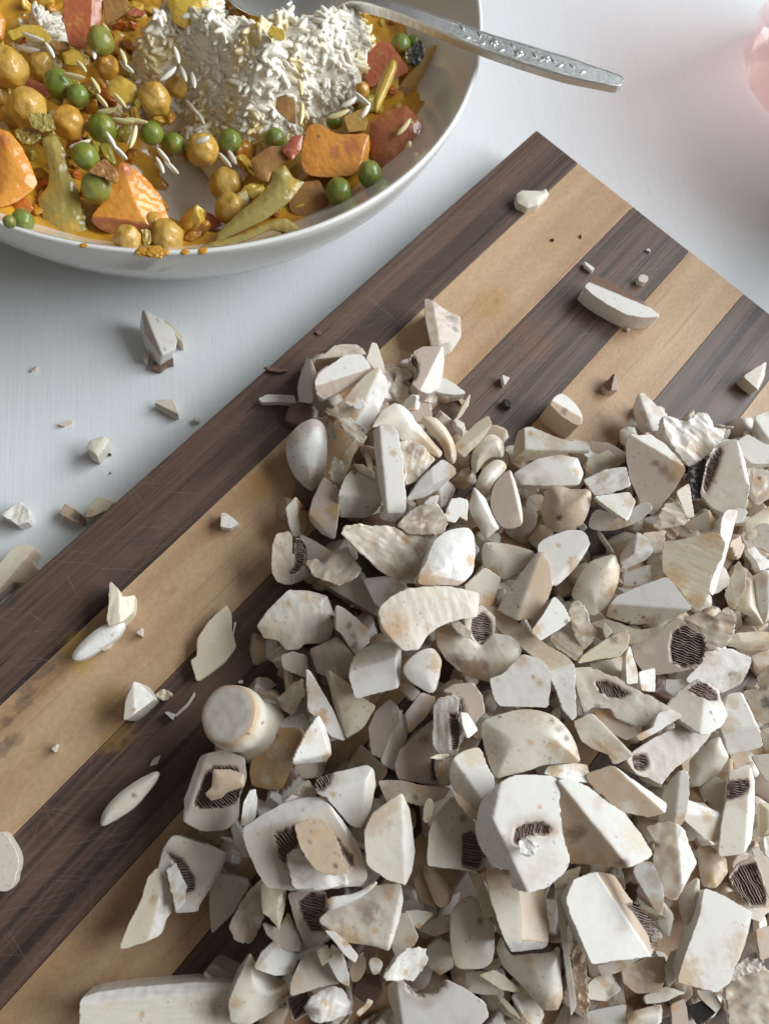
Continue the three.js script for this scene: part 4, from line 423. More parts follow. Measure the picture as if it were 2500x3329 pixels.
piece("mushroom_slice","pale lens slice under the bright white arrowhead","",[29.7,44.6,-122.7],[0.194,0.334,0.177,0.905],{p:[[-98,22],[-74,-33],[11,15],[52,-43],[96,-29],[59,12],[-28,44],[-86,37]],t:6,cv:1,s:[[0.8,1.4,2.5,"t"],[-2.3,3.4,3.4,"t"]]});
piece("mushroom_scrap","ragged tan stem scrap touching the large beige rhombus","torn stem scraps in the heap",[40.4,46.4,-132.7],[0.054,0.37,0.148,0.916],{p:[[-51,30],[-6,-39],[29,-41],[45,4],[35,34],[-8,35],[-38,40]],t:7,m:"n",r:1.4});
piece("mushroom_slice","narrow cream sliver touching the black gill shreds","narrow slivers in the heap",[42.1,43.1,-142.4],[-0.058,0.377,0.073,0.922],{p:[[-19,-33],[28,-61],[13,56],[-9,60]],t:6,m:"s",s:[[2.8,-5.9,2.6,"t2"],[-0.9,6,1.4,"t2"]]});
piece("mushroom_chunk","beige cut chunk touching the large cream shield-shaped slab","plain cut chunks in the heap",[47.9,48.4,-137],[0.125,0.352,0.248,0.894],{p:[[-47,9],[28,-27],[44,6],[29,35],[-35,26]],t:9,m:"e",f:[[1,0.07,-2.6,1.19,"t"]],s:[[-4.4,0.9,2.3,"t"],[3.9,0.7,1.4,"m"],[4.3,0.6,1.9,"t"]]});
piece("mushroom_chunk","white cut chunk touching the stout white chunk","plain cut chunks in the heap",[51.6,36.5,-180.2],[-0.015,0.384,0.123,0.915],{p:[[-53,-36],[-14,-57],[51,3],[46,59],[-28,50],[-58,2]],t:7,s:[[4.3,5.7,2.8,"t2"]]});
piece("mushroom_chunk","white cut chunk touching the tan triangular chip","plain cut chunks in the heap",[51.2,30.5,-195.7],[-0.024,0.385,0.072,0.92],{p:[[-32,-39],[26,-62],[48,-54],[24,64],[-11,62],[-29,1]],t:8,f:[[-0.95,0.32,-2.4,0.77,"f"]],s:[[2.3,-5.2,1.8,"t2"]]});
piece("mushroom_scrap","cream nub with an orange-brown blister beside the stout white chunk","",[59.1,43.5,-165.2],[0.137,0.363,0.045,0.921],{p:[[-38,-60],[9,-53],[40,17],[-30,58],[-42,10]],t:8,m:"n",r:0.8,s:[[-1.7,-1.6,1.8,"t"],[-1.9,-2.7,0.8,"b"]]});
piece("mushroom_chunk","smooth yellowish cap chunk touching the cream nub","smooth cap chunks in the heap",[63.1,47.9,-151],[-0.047,0.376,0.087,0.921],{p:[[-49,-9],[38,-55],[69,-53],[34,58],[-62,52]],t:9,m:"y",B:1,s:[[-5.1,4.4,2.7,"t2"],[6.2,-4.8,2,"m"],[3.4,-4.9,2.3,"t"]]});
piece("mushroom_slice","narrow white sliver touching the stout white chunk","narrow slivers in the heap",[55,47.7,-144.8],[0.159,0.352,0.085,0.918],{p:[[-50,29],[-13,-21],[26,-30],[49,-19],[33,11]],t:6,s:[[-1,-1.8,1.1,"t2"]]});
piece("mushroom_chunk","square-cut cap with dark gills around a brown stem stub","",[-6.2,33,11],[-0.002,0.349,-0.003,0.937],{p:[[-75,27],[-42,-83],[14,-100],[69,-79],[76,-28],[60,16],[61,67],[35,91],[-21,96],[-71,73],[-72,16]],t:12,m:"e",tp:0.02,f:[[-0.97,-0.25,-4.9,0.84,"f"]],g:[[[[-10,-60],[51,-61],[67,-20],[64,24],[31,42],[-32,45],[-52,34],[-28,-38]],[0.74,0.67]]]});
part("stem",[-5.1,36,8.3],[-0.006,0.349,-0.007,0.937],{p:[[-34,-40],[8,-40],[50,-29],[52,4],[8,18],[-6,32],[-32,39],[-50,21],[-34,4]],t:7,m:"t2",B:1,r:0.3});
piece("mushroom_chunk","large mushroom quarter with a brown stem block in its gills","",[18.6,49.8,4.7],[0.006,0.345,0.069,0.936],{p:[[-151,-31],[-114,-61],[-62,-92],[-8,-106],[28,-106],[47,-93],[87,-52],[113,-19],[135,16],[150,68],[136,90],[91,93],[36,101],[-41,99],[-83,94],[-106,63],[-134,15]],t:16,m:"s",f:[[-0.28,-0.96,-6.2,0.64,"f"],[0.85,-0.53,-9.3,0.77,"f"]],s:[[2.1,8.1,1.7,"t"],[-1.4,8.1,2.1,"b"]],g:[[[[-72,-22],[-23,-39],[-5,-22],[-17,11],[-41,27],[-40,50],[-58,34]],[0.75,0.66]],[[[59,-29],[85,-3],[118,29],[122,58],[108,49],[86,17]],[0.92,-0.38]]]});
part("stem",[21.4,57.6,2.6],[-0.011,0.345,0.021,0.938],{p:[[-62,-45],[-25,-59],[0,-55],[25,-29],[43,9],[47,37],[61,52],[31,58],[-7,49],[-28,27],[-46,2]],t:8,m:"t2",r:0.3,s:[[-1,-2.9,1.4,"t"],[-2.6,-1,0.5,"b"],[1.2,-0.4,0.3,"b"],[3.4,4,0.7,"b"]],d:[0.45,-0.89]});
part("veil",[24.4,52.5,6.9],[-0.016,0.343,0.022,0.939],{p:[[-72,-26],[-49,-42],[-20,-17],[2,2],[65,12],[72,34],[3,42],[-52,40]],t:4,m:"n2",r:1.2});
piece("mushroom_slice","white curled tail clinging to the large mushroom quarter","",[3.4,42.7,7.9],[0.092,0.355,-0.135,0.92],{p:[[-18,38],[-15,-13],[-2,-41],[12,-45],[19,-18],[16,25],[-5,46]],t:5,m:"w",r:0.4,s:[[-1.4,3,1,"m"]],d:[0.15,-0.99]});
piece("mushroom_slice","narrow white sliver touching the large mushroom quarter","narrow slivers in the heap",[9.5,45.7,-0.2],[0.16,0.333,0.025,0.929],{p:[[-20,11],[1,-10],[20,-6],[-5,10]],t:4,s:[[1.9,-0.5,0.7,"m"],[-1.4,0.8,0.4,"t2"]]});
piece("mushroom_scrap","ragged tan stem scrap touching the white block","torn stem scraps in the heap",[11,43.9,-4.7],[-0.115,0.339,-0.048,0.932],{p:[[-28,4],[1,-22],[29,10],[21,21],[-17,18]],t:6,m:"n",r:0.7});
piece("mushroom_chunk","white block with a dark ribbed gill corner","",[18.9,50.1,-9.6],[0.046,0.347,0.022,0.936],{p:[[-81,-29],[-69,-43],[-33,-54],[55,-74],[74,-55],[80,-24],[68,31],[40,72],[14,65],[-45,1],[-67,-6]],t:12,f:[[-0.24,-0.97,-2.4,0.58,"f"],[1,0.07,-4.8,0.92,"s"]],s:[[-3.1,-0.2,1.1,"t"]],g:[[[[-81,-29],[-69,-43],[-33,-52],[-41,-23],[-65,-4]],[0.56,0.83]]]});
piece("mushroom_slice","narrow white sliver touching the tall two-faced cream wedge","narrow slivers in the heap",[28.5,44.7,-5.5],[0.129,0.327,0.132,0.927],{p:[[-15,-4],[7,-23],[16,21],[-7,16]],t:5,s:[[0.6,-2.1,0.8,"t2"],[0.5,-1.6,0.9,"y"],[0.6,-2,1.2,"t"]]});
piece("mushroom_chunk","tall two-faced cream wedge with pinhead specks","",[33.6,55,-9.6],[0.073,0.346,-0.051,0.934],{p:[[-68,-15],[-52,-55],[-10,-85],[18,-102],[49,-61],[70,40],[57,83],[36,101],[-11,88],[-59,55]],t:13,m:"s",r:0.2,f:[[1,-0.07,-2.5,1,"f"]],s:[[-5,-3.5,0.3,"b"],[-3.8,4.8,0.3,"b"],[-5.2,-5.4,5.6,"m"],[-4.7,-4.9,4.9,"t2"],[-0.9,-7.9,3.3,"t2"]]});
piece("mushroom_chunk","open cap piece lined with long black gills","",[31.5,41.8,16.6],[0.056,0.341,-0.058,0.937],{p:[[-51,-53],[-32,-59],[-3,-62],[38,-55],[47,-21],[27,9],[47,43],[26,62],[1,61],[-27,14]],t:10,m:"m",g:[[[[-28,-36],[4,-58],[41,-51],[41,-4],[46,29],[10,32],[-14,-2]],[0.97,0.24]]]});
piece("mushroom_chunk","wide wedge with a purple-brown blotch on torn face","",[40.2,48.6,8],[0,0.34,0.07,0.938],{p:[[-99,6],[-70,-19],[-18,-36],[31,-68],[88,-73],[99,-38],[92,0],[65,68],[30,57],[-32,54],[-68,33]],t:11,m:"e",r:0.6,f:[[0.97,0.24,-7.6,1.19,"f"],[-0.28,0.96,-4.2,0.61,"y"]],s:[[1.5,-1.4,3.2,"b"],[-0.7,-2.7,1.8,"m"],[6.3,-5.3,2.1,"t"],[2.9,2.6,1,"t"],[-6.7,3.3,2.8,"t2"],[-3.1,5.3,4.7,"t"],[-5.3,-1.5,2.8,"m"]]});
piece("mushroom_slice","pale club-shaped stick crossing the black gills","",[34.2,54.4,5.9],[0.061,0.338,0.018,0.939],{p:[[-62,15],[-44,2],[11,-2],[55,-34],[62,-25],[25,4],[-32,30],[-52,34]],t:4,m:"w",B:1,cv:1,s:[[-5.1,1.3,1.5,"t"],[5,-2,3.1,"y"]]});
piece("mushroom_slice","slim white splinter below the purple-brown blotched wedge","",[40.2,49.6,15.4],[-0.105,0.34,0.093,0.93],{p:[[-39,-32],[-18,-29],[14,-7],[38,20],[31,32],[11,20],[-17,-11]],t:4,s:[[1.2,-0.7,1.1,"t"],[-1.5,-0.9,1.3,"y"]]});
piece("mushroom_chunk","yellowish bundled stalk hanging under the large mushroom quarter","",[23.4,42.5,19.9],[-0.033,0.339,-0.084,0.937],{p:[[-37,-57],[1,-40],[30,-40],[29,-1],[18,56],[-9,27],[-28,14]],t:7,m:"y",B:1,r:0.4,s:[[2.6,-0.1,1.6,"m"],[2.7,-0.1,1.6,"t"]],d:[0.04,-1]});
piece("mushroom_chunk","tan triangular slab between mauve quarter and ragged taupe stem","",[15.7,27,28.2],[-0.008,0.34,0.001,0.94],{p:[[-49,-35],[-41,-68],[40,-53],[45,-39],[12,20],[-12,43],[-36,67],[-48,-4]],t:7,m:"e",tp:0.02});
piece("mushroom_scrap","ragged taupe stem beside the tan triangular slab","",[19.9,34.5,25.8],[0.107,0.332,0.036,0.937],{p:[[-34,19],[-1,-42],[33,-78],[43,1],[34,36],[11,75],[-23,66],[-39,40]],t:9,m:"n",r:0.7,s:[[1,6.1,1.5,"t"]],d:[0.46,0.89]});
piece("mushroom_slice","beige cut chunk touching the glossy white lump","plain cut chunks in the heap",[28.9,39.7,23.2],[0.048,0.336,0.047,0.94],{p:[[-46,-18],[-6,-6],[13,-43],[46,21],[47,41],[12,38],[-34,7]],t:6,m:"e",s:[[1.1,-3.2,1.7,"t"],[3.8,1.8,1.5,"m"],[-2.6,0.7,1.4,"m"]]});
piece("mushroom_chunk","glossy white lump with a faceted top on a broad segment","",[31.7,39.6,27.9],[-0.025,0.335,-0.09,0.937],{p:[[-52,20],[-37,-11],[-3,-38],[28,-18],[55,2],[39,36],[-1,37]],t:10,m:"w",f:[[-0.72,-0.7,-1.8,0.61,"f"]],s:[[3.1,2.6,1.5,"t"],[-4.2,1.7,2.8,"t2"],[-0.2,-3.4,2.8,"t2"]]});
piece("mushroom_chunk","broad smooth cap segment near the pale stem slab","",[34.3,36.7,35.7],[-0.018,0.335,-0.152,0.93],{p:[[-66,66],[-77,22],[-63,-17],[-30,-84],[-4,-46],[35,-27],[66,-12],[84,19],[70,37],[20,63],[-18,78]],t:11,m:"s",B:2,f:[[-0.88,-0.47,-6.2,0.77,"f"]],s:[[-5.9,2.4,1.8,"t"],[4.9,-0.6,3,"t"],[-2.9,-8.2,5.2,"y"],[7.5,1.8,3.9,"t"]]});
piece("mushroom_chunk","beige wedge over a shaggy dark gill corner","",[40.9,41.6,24.2],[-0.093,0.337,0.07,0.934],{p:[[-57,18],[-32,-34],[-7,-46],[25,-27],[59,18],[6,27],[-55,45]],t:8,m:"e",s:[[-5.3,1.7,3.4,"t2"],[-2.8,-2.8,2.5,"t2"]]});
piece("mushroom_chunk","dark gill corner under the beige wedge","",[43.7,36.4,32.3],[0.03,0.337,-0.11,0.935],{p:[[-38,-19],[16,-34],[35,-20],[27,15],[-12,34]],t:7,m:"m",g:[[[[-34,-17],[16,-31],[28,-11],[19,14],[-12,30]],[0.8,-0.6]]]});
piece("mushroom_chunk","white cut chunk touching the beige wedge","plain cut chunks in the heap",[43.2,45.2,19.4],[0.081,0.337,-0.062,0.936],{p:[[-28,-17],[-16,-46],[7,-33],[28,20],[30,46],[4,33]],t:7,s:[[2.8,4.4,1.9,"t"],[0.6,-2.4,1.7,"t2"]]});
piece("mushroom_slice","narrow yellowish sliver touching the beige wedge","narrow slivers in the heap",[39.2,45.8,19.7],[0.111,0.325,0.078,0.936],{p:[[-20,-8],[4,-23],[19,2],[-4,23]],t:5,m:"y",s:[[-1.4,-0.6,0.8,"y"],[-1.5,-0.6,0.7,"m"],[1.6,0.1,0.7,"t"]]});
piece("mushroom_chunk","smooth tan cap chunk touching the slim white splinter","smooth cap chunks in the heap",[47.7,42.3,16.7],[-0.052,0.341,0.121,0.931],{p:[[-21,-4],[10,-32],[21,1],[1,32],[-17,29]],t:8,m:"t2",cv:1});
piece("mushroom_slice","narrow cream sliver touching the frilly white veil curl","narrow slivers in the heap",[51.8,39.4,14.2],[-0.112,0.325,-0.063,0.937],{p:[[-22,-14],[3,-23],[22,-5],[-4,23]],t:6,m:"s",cv:1,s:[[0.2,-2,1.5,"t"],[-0.4,2,1.4,"t"],[-0.4,2.3,0.7,"t"]]});
piece("mushroom_scrap","rounded frayed white knob beside a dark gill corner","",[47.8,42.6,26.6],[-0.16,0.312,-0.087,0.933],{p:[[-60,6],[-40,-23],[8,-42],[35,-36],[58,-9],[63,18],[29,29],[-22,40],[-48,29]],t:10,m:"n2",B:2,r:0.9,s:[[-4.2,1.5,1.8,"b"],[-1.3,-0.3,1.1,"t"]]});
piece("mushroom_slice","short cream twig beside the rounded frayed knob","",[54.5,42.6,22],[-0.005,0.333,-0.039,0.942],{p:[[-20,9],[1,-6],[7,-18],[20,-12],[8,3],[-12,18]],t:3,m:"y",s:[[0.1,-0.5,1.2,"t"],[0.7,0.3,1.2,"t"],[-1.2,1.8,0.6,"t"]]});
piece("mushroom_chunk","long white stem slab with a brown end, largest of all","",[19.5,32,53.6],[-0.015,0.333,0,0.943],{p:[[-187,44],[-194,-16],[-165,-25],[-78,-36],[61,-46],[153,-46],[168,-35],[192,-16],[205,46]],t:14,m:"s",r:0.2,tp:0.02,f:[[-0.08,-1,-2.4,1.19,"f"]],s:[[10.1,0.3,4.2,"m"],[16.6,0.9,3.2,"t"],[-4.8,1.4,0.8,"t"],[-12.8,-0.7,1.7,"y"]],d:[1,0]});
piece("mushroom_chunk","thick pale stem half under the sliced mushroom on top","",[66.9,56,-17.2],[-0.043,0.341,0.059,0.937],{p:[[-77,-86],[-52,-93],[-24,-77],[-5,-42],[71,-55],[77,1],[79,35],[66,83],[-25,89],[-46,38],[-66,-23]],t:14,m:"s",f:[[1,0.01,0.3,0.36,"t2"],[0.18,0.98,-5.8,1.3,"f"]],s:[[2.7,0.1,2.1,"t"],[-7.6,-8.5,5.9,"t"],[-1.9,-6.3,4.4,"t2"],[5.8,2.3,3.3,"t2"]]});
piece("mushroom_chunk","sliced mushroom half on top of the heap with gill pocket","",[54.9,64,-30],[-0.017,0.345,-0.053,0.937],{p:[[-110,-29],[-97,-71],[-70,-100],[-32,-123],[7,-130],[64,-126],[95,-123],[89,-55],[97,17],[110,49],[100,80],[65,98],[57,111],[-25,124],[-31,115],[-22,72],[-45,87],[-66,71],[-94,52],[-107,15]],t:12,cv:1,f:[[-0.96,-0.27,-8.5,1.57,"w"],[-0.89,0.45,-5.5,1.57,"w"]],s:[[4.5,6.4,4.5,"e"],[1.4,9.4,3,"e"],[4.1,-5.8,0.8,"t"],[7.6,-0.3,1.1,"t"]],g:[[[[-29,16],[-22,-10],[1,-24],[47,-27],[74,-12],[56,4],[30,0],[11,6],[-8,13],[-20,28]],[-0.22,0.97]]]});
part("veil",[55.7,69,-27.6],[0.007,0.345,0.069,0.936],{p:[[-20,-11],[-3,-20],[7,-11],[21,-5],[15,11],[-5,20],[-21,8]],t:4,m:"w",r:0.9});
piece("mushroom_chunk","brilliant white half cap with a brown inner face on top","",[69.2,64,-43.8],[-0.067,0.343,-0.026,0.937],{p:[[-107,-105],[-73,-109],[-36,-92],[10,-59],[54,-33],[90,13],[114,55],[101,64],[44,83],[-34,93],[-73,104],[-95,76],[-103,45],[-117,-28]],t:13,f:[[-0.77,0.64,-1.6,1.19,"t2"]],s:[[-4.8,6.1,2.3,"t"],[-0.8,7,1.9,"t"],[-6.1,1,2.3,"b"],[3.8,7,1.5,"b"],[8.5,1.3,6.4,"y"]]});
piece("mushroom_chunk","curved white block tucked beside the largest cap piece","",[40.1,58,-31.4],[-0.04,0.348,-0.015,0.936],{p:[[-57,-35],[-43,-67],[4,-85],[23,-85],[35,-40],[60,-5],[31,35],[17,82],[-11,55],[-53,5]],t:12,cv:1,f:[[-0.81,0.59,-0.4,0.77,"e"]],s:[[0.3,-7,3.7,"t2"],[0.3,-7.1,3.9,"y"],[-5.3,0.5,2.9,"t2"]]});
piece("mushroom_chunk","mauve bridge with a black pinhole","",[31.7,49,-21.2],[0.148,0.331,0.078,0.929],{p:[[-91,-25],[-27,-29],[10,-20],[88,-18],[74,8],[16,29],[-14,21],[-66,28]],t:7,m:"m",r:0.4,s:[[0.3,0.9,0.9,"k"],[-8.1,-2.2,1.7,"y"],[-1.3,1.8,2.1,"y"],[0.9,-1.8,2.4,"t"]]});
piece("mushroom_chunk","beige slab ending in a velvety black gill edge","",[45.4,52,-20.9],[-0.098,0.343,0.032,0.934],{p:[[-76,68],[-68,-2],[-52,-36],[-7,-85],[14,-71],[42,-29],[54,-2],[68,52],[47,81],[11,78],[-18,74]],t:10,m:"e",s:[[1.6,-3.6,1.5,"b"]],g:[[[[13,-2],[40,-9],[61,5],[68,52],[47,79],[6,74]],[0.99,0.14]]]});
piece("mushroom_slice","slim tan crescent against the curved white block","",[41.6,58,-26.5],[-0.037,0.352,0.124,0.927],{p:[[-30,-33],[-9,-19],[24,16],[30,32],[12,29],[-17,-5]],t:5,m:"t2"});
piece("mushroom_slice","short cream stalk standing between two beige slabs","",[36.6,52,-20.1],[0.119,0.333,0.11,0.929],{p:[[-10,-29],[14,-30],[8,22],[-14,30]],t:6,m:"y",cv:1,s:[[0.7,1.9,1.3,"t"]]});
piece("mushroom_scrap","ragged tan stem scrap touching the wispy white shred","torn stem scraps in the heap",[34,49,-29.9],[0.184,0.327,0.054,0.925],{p:[[-22,-28],[19,-35],[20,32],[-8,30]],t:7,m:"n",r:1.2,s:[[-0.2,0,1.9,"t"]]});
piece("mushroom_chunk","amber-tinted cap rim deep among beige slabs of the heap","",[50.5,45.5,-9.7],[-0.081,0.341,0.038,0.936],{p:[[-40,-28],[-24,-55],[5,-28],[40,12],[39,34],[20,54],[-6,54],[-26,5]],t:8,m:"t2",B:2,cv:1});
piece("mushroom_chunk","smooth tan cap chunk touching the amber-tinted cap rim","smooth cap chunks in the heap",[49.6,42,-6.4],[0.056,0.339,0.013,0.939],{p:[[-32,-27],[-10,-44],[17,7],[33,44],[-12,31]],t:7,m:"t2",B:1});
piece("mushroom_slice","tan stem strip beside the thick pale stem half","",[59.9,48,-14.9],[0,0.342,-0.067,0.937],{p:[[-39,-55],[-4,-42],[12,-1],[39,45],[3,54],[-12,1]],t:6,m:"y",s:[[-3.5,-5,1.6,"t2"]],d:[0.44,-0.9]});
piece("mushroom_slice","narrow cream sliver touching the amber-tinted cap rim","narrow slivers in the heap",[52.6,42.9,-0.6],[-0.022,0.338,-0.029,0.94],{p:[[-38,-18],[-4,-21],[38,-14],[-4,21]],t:6,m:"s",s:[[2.7,-1.3,1.6,"y"],[3.6,-1.4,2,"t"],[-0.3,1.6,1,"t"]]});
piece("mushroom_chunk","beige cut chunk touching the smooth rounded beige slab","plain cut chunks in the heap",[57.2,39.5,-2],[-0.025,0.342,0.109,0.933],{p:[[-41,8],[-11,-11],[41,-25],[37,11],[-1,24]],t:7,m:"e",s:[[0,2.3,1.7,"m"],[3.4,1,1.7,"t2"]]});
piece("mushroom_chunk","smooth rounded beige slab beside the thick stem half","",[63.4,48.2,-7],[-0.017,0.338,0.007,0.941],{p:[[-57,-43],[-33,-69],[5,-85],[26,-37],[52,-30],[57,27],[44,76],[-14,82],[-49,76],[-58,27]],t:11,m:"e",B:1.5,cv:1,s:[[1.4,-2.4,1.1,"b"],[-4.2,6.5,3.6,"y"]]});
piece("mushroom_chunk","long smooth cap flank below the thick stem half","",[79.1,48.8,-9.2],[0.017,0.335,0.068,0.94],{p:[[-84,-41],[-65,-86],[-42,-33],[55,-42],[77,-58],[82,53],[67,83],[28,84],[-15,37],[-67,-1]],t:12,m:"s",B:2.5,f:[[-1,0.05,1.4,0.32,"s"]],s:[[-0.3,-2.5,1.4,"t"],[-5.7,-7.6,4.4,"t2"],[6.2,7.7,4.4,"t"]]});
piece("mushroom_slice","straight pale straw of stem beside the long smooth flank","",[83.6,50,-17.3],[0.116,0.326,0.055,0.937],{p:[[-26,-132],[-10,-133],[3,-27],[25,103],[13,130],[1,40]],t:6,m:"s",s:[[1.8,7.4,3.1,"m"],[-2,-10.2,4.6,"y"]]});
piece("mushroom_chunk","smooth cream cap chunk touching the long smooth cap flank","smooth cap chunks in the heap",[74,41.8,-0.1],[0.012,0.339,0.217,0.915],{p:[[-47,-22],[23,-27],[48,-13],[31,25],[-5,26],[-45,22]],t:8,m:"s",B:1,s:[[3.1,2.5,1.3,"t"]]});
piece("mushroom_slice","narrow yellowish sliver touching the long smooth cap flank","narrow slivers in the heap",[76.1,45,-3.1],[0.014,0.334,0.005,0.942],{p:[[-55,-14],[-18,-24],[7,-14],[55,23],[3,17]],t:4,m:"y",r:0.5,s:[[-5.4,-1.4,2,"t"],[0.3,1.5,1.2,"y"],[4.5,1.9,1.7,"t"]]});
piece("mushroom_chunk","smooth cream cap chunk touching the straight pale straw of stem","smooth cap chunks in the heap",[85.5,43.3,-3],[-0.098,0.326,-0.042,0.94],{p:[[-39,-26],[-7,-38],[41,11],[22,38],[-8,22]],t:8,m:"s",s:[[-0.8,2.2,1.9,"t"]]});
piece("mushroom_chunk","cap slice with a grey gill arc beside the frilly veil curl","",[66.4,46.1,10.5],[0.067,0.328,0.07,0.94],{p:[[-122,-24],[-98,-50],[-77,-39],[-48,-14],[-6,-18],[21,-51],[64,-35],[113,-7],[120,18],[86,50],[-86,60],[-117,7]],t:10,f:[[-0.98,0.19,-8.6,0.96,"s"]],s:[[-1.9,-0.2,2.1,"m"]],g:[[[[-78,-39],[-55,-28],[-10,-43],[11,-57],[21,-45],[-2,-22],[-37,-12],[-65,-21]],[0.25,0.97]]]});
piece("mushroom_scrap","frilly white veil curl over the grey gill arc","",[53.7,51.7,8.7],[-0.008,0.336,-0.071,0.939],{p:[[-52,25],[-23,-10],[5,-33],[49,-32],[53,-7],[22,34],[-14,30]],t:5,m:"n2",r:1.5,s:[[0.3,1.8,1.1,"t"]]});
piece("mushroom_chunk","beige cut chunk touching the frilly white veil curl","plain cut chunks in the heap",[51.6,44.6,4.4],[0.077,0.33,0.112,0.934],{p:[[-32,23],[-16,-49],[6,-48],[32,0],[22,19],[-20,51]],t:8,m:"e",s:[[1.7,1.5,2,"t"]]});
piece("mushroom_chunk","smooth beige cap chunk touching the cap slice","smooth cap chunks in the heap",[62.9,40.2,2.6],[0.127,0.327,0.022,0.936],{p:[[-36,-22],[-4,-45],[26,-33],[36,22],[1,45],[-30,26]],t:8,m:"e",B:1,s:[[3.4,2.1,1.3,"m"],[0.1,4.4,2.5,"t"],[0,3.7,2.2,"t"]]});
piece("mushroom_slice","pale green-white shred below the brilliant white half cap","",[71.6,55,-30.3],[0.105,0.329,0.125,0.93],{p:[[-32,6],[0,-17],[32,-29],[28,-2],[-25,28]],t:3,m:"y",s:[[-0.5,1.5,0.3,"k"],[-2.4,2.7,1.7,"t"],[-1.9,2.1,1.8,"t"]]});
piece("mushroom_chunk","long tan wedge with a white sliced flank","",[72.3,55,-57.2],[0.101,0.338,0.111,0.929],{p:[[-103,-36],[-39,-60],[32,-15],[101,28],[86,46],[42,58],[-29,47],[-57,16],[-96,-18]],t:11,m:"t2",f:[[0.67,-0.74,-2.1,0.92,"f"]],s:[[-0.7,3.9,2.2,"f"]]});
piece("mushroom_chunk","slender greenish-white crescent slice standing upright","",[83.1,52,-65],[0.07,0.343,0.1,0.932],{p:[[-46,62],[-20,-25],[44,-77],[41,3],[20,71],[-25,76]],t:8,cv:1,f:[[-0.98,-0.18,1.1,0.58,"s"]],s:[[1.8,6.6,3.5,"t"]]});
piece("mushroom_scrap","crumbled tan cap with one hairy border","",[90.4,55,-51.6],[0.07,0.336,0.181,0.922],{p:[[-57,-75],[2,-87],[36,-71],[43,-37],[62,6],[31,44],[-7,85],[-27,76],[-49,10],[-37,-41]],t:11,m:"n",r:0.9,f:[[1,-0.01,-1.3,0.61,"n2"]],s:[[-3.2,-2.1,1.8,"m"],[-0.5,2.5,2.4,"m"],[-3.8,-3.4,0.8,"b"]]});
piece("mushroom_chunk","cream block with a honey-coloured corner stain","",[92.7,52,-65.5],[0.016,0.346,0.005,0.938],{p:[[-50,-2],[-28,-52],[6,-38],[53,-16],[32,51],[1,44],[-24,19]],t:10,m:"s",f:[[0.04,-1,-1.1,0.47,"f"]],s:[[1.5,-0.9,2,"t"],[3.4,0.2,1.2,"y"],[2.3,3.7,1.8,"t"]]});
piece("mushroom_chunk","beige cut chunk touching the tall white cap side","plain cut chunks in the heap",[94.4,46,-75],[0.059,0.347,0.003,0.936],{p:[[-32,-19],[8,-46],[36,-31],[21,45],[-14,19]],t:8,m:"e",s:[[-2.8,-1.7,1.8,"m"]]});
piece("mushroom_chunk","tall white cap side with a dark gill window","",[98.8,53.7,-74],[-0.041,0.351,0.093,0.931],{p:[[-81,106],[-55,26],[-32,-24],[-9,-94],[42,-112],[66,-78],[57,6],[26,73],[-22,100]],t:12,m:"s",f:[[0.96,0.29,-1.6,1.19,"w"]],s:[[0,-1.3,2.3,"m"]],g:[[[[-26,-71],[30,-78],[37,-56],[5,-34],[-36,-24]],[0.99,0.11]]]});
piece("mushroom_chunk","brown-tan cap skin chip beside long black gills","",[100.7,52,-58.6],[-0.14,0.351,0.144,0.914],{p:[[-26,-50],[10,-55],[43,-17],[36,18],[-6,54],[-34,49],[-38,14]],t:8,m:"t2",B:2,s:[[-0.7,3.3,2.2,"t"]]});
piece("mushroom_chunk","tan slab with long straight black gills","",[111,50.2,-61.7],[-0.016,0.347,0.166,0.923],{p:[[-44,-14],[-17,-42],[27,-59],[34,-24],[38,37],[31,54],[-5,57],[-31,27]],t:9,m:"m",g:[[[[-41,-12],[-14,-38],[27,-45],[38,37],[28,52],[-4,54],[-30,25]],[0.35,0.94]]]});
piece("mushroom_chunk","beige cut chunk touching the tan slab","plain cut chunks in the heap",[114.7,47.6,-57],[-0.116,0.338,0.051,0.932],{p:[[-60,-26],[-12,-36],[25,5],[67,2],[32,35],[-5,22]],t:7,m:"e",s:[[-0.9,-3,3,"t2"],[3.1,3.5,3.5,"m"],[5.9,0.2,2.3,"t"]]});
piece("mushroom_chunk","beige cut chunk touching the brown-tan cap skin chip","plain cut chunks in the heap",[114.2,48.7,-66.9],[-0.081,0.351,0.143,0.922],{p:[[-17,-61],[9,-46],[27,-3],[16,59],[-6,59],[-10,-4]],t:8,m:"e",s:[[1.5,5.4,2.1,"y"]]});
piece("mushroom_chunk","wide smooth white slab with a notched rounded side","",[108.6,55.1,-43.7],[0.012,0.338,-0.012,0.941],{p:[[-105,86],[-82,36],[-34,-53],[-17,-112],[36,-93],[104,-57],[100,-11],[81,31],[43,56],[28,87],[-9,108],[-57,96]],t:8,f:[[0.9,0.43,-6.5,0.96,"s"]],s:[[-9.5,7.9,6.5,"t"],[7.8,3,6.8,"t2"]]});
piece("mushroom_chunk","pale rosy cap flank beside the wide smooth slab","",[100.6,51.7,-47],[0.158,0.313,0.155,0.923],{p:[[-29,-19],[26,-72],[29,-27],[15,34],[-5,68],[-26,33]],t:9,m:"e",B:2,cv:1,s:[[1.4,3.2,2.9,"m"]]});
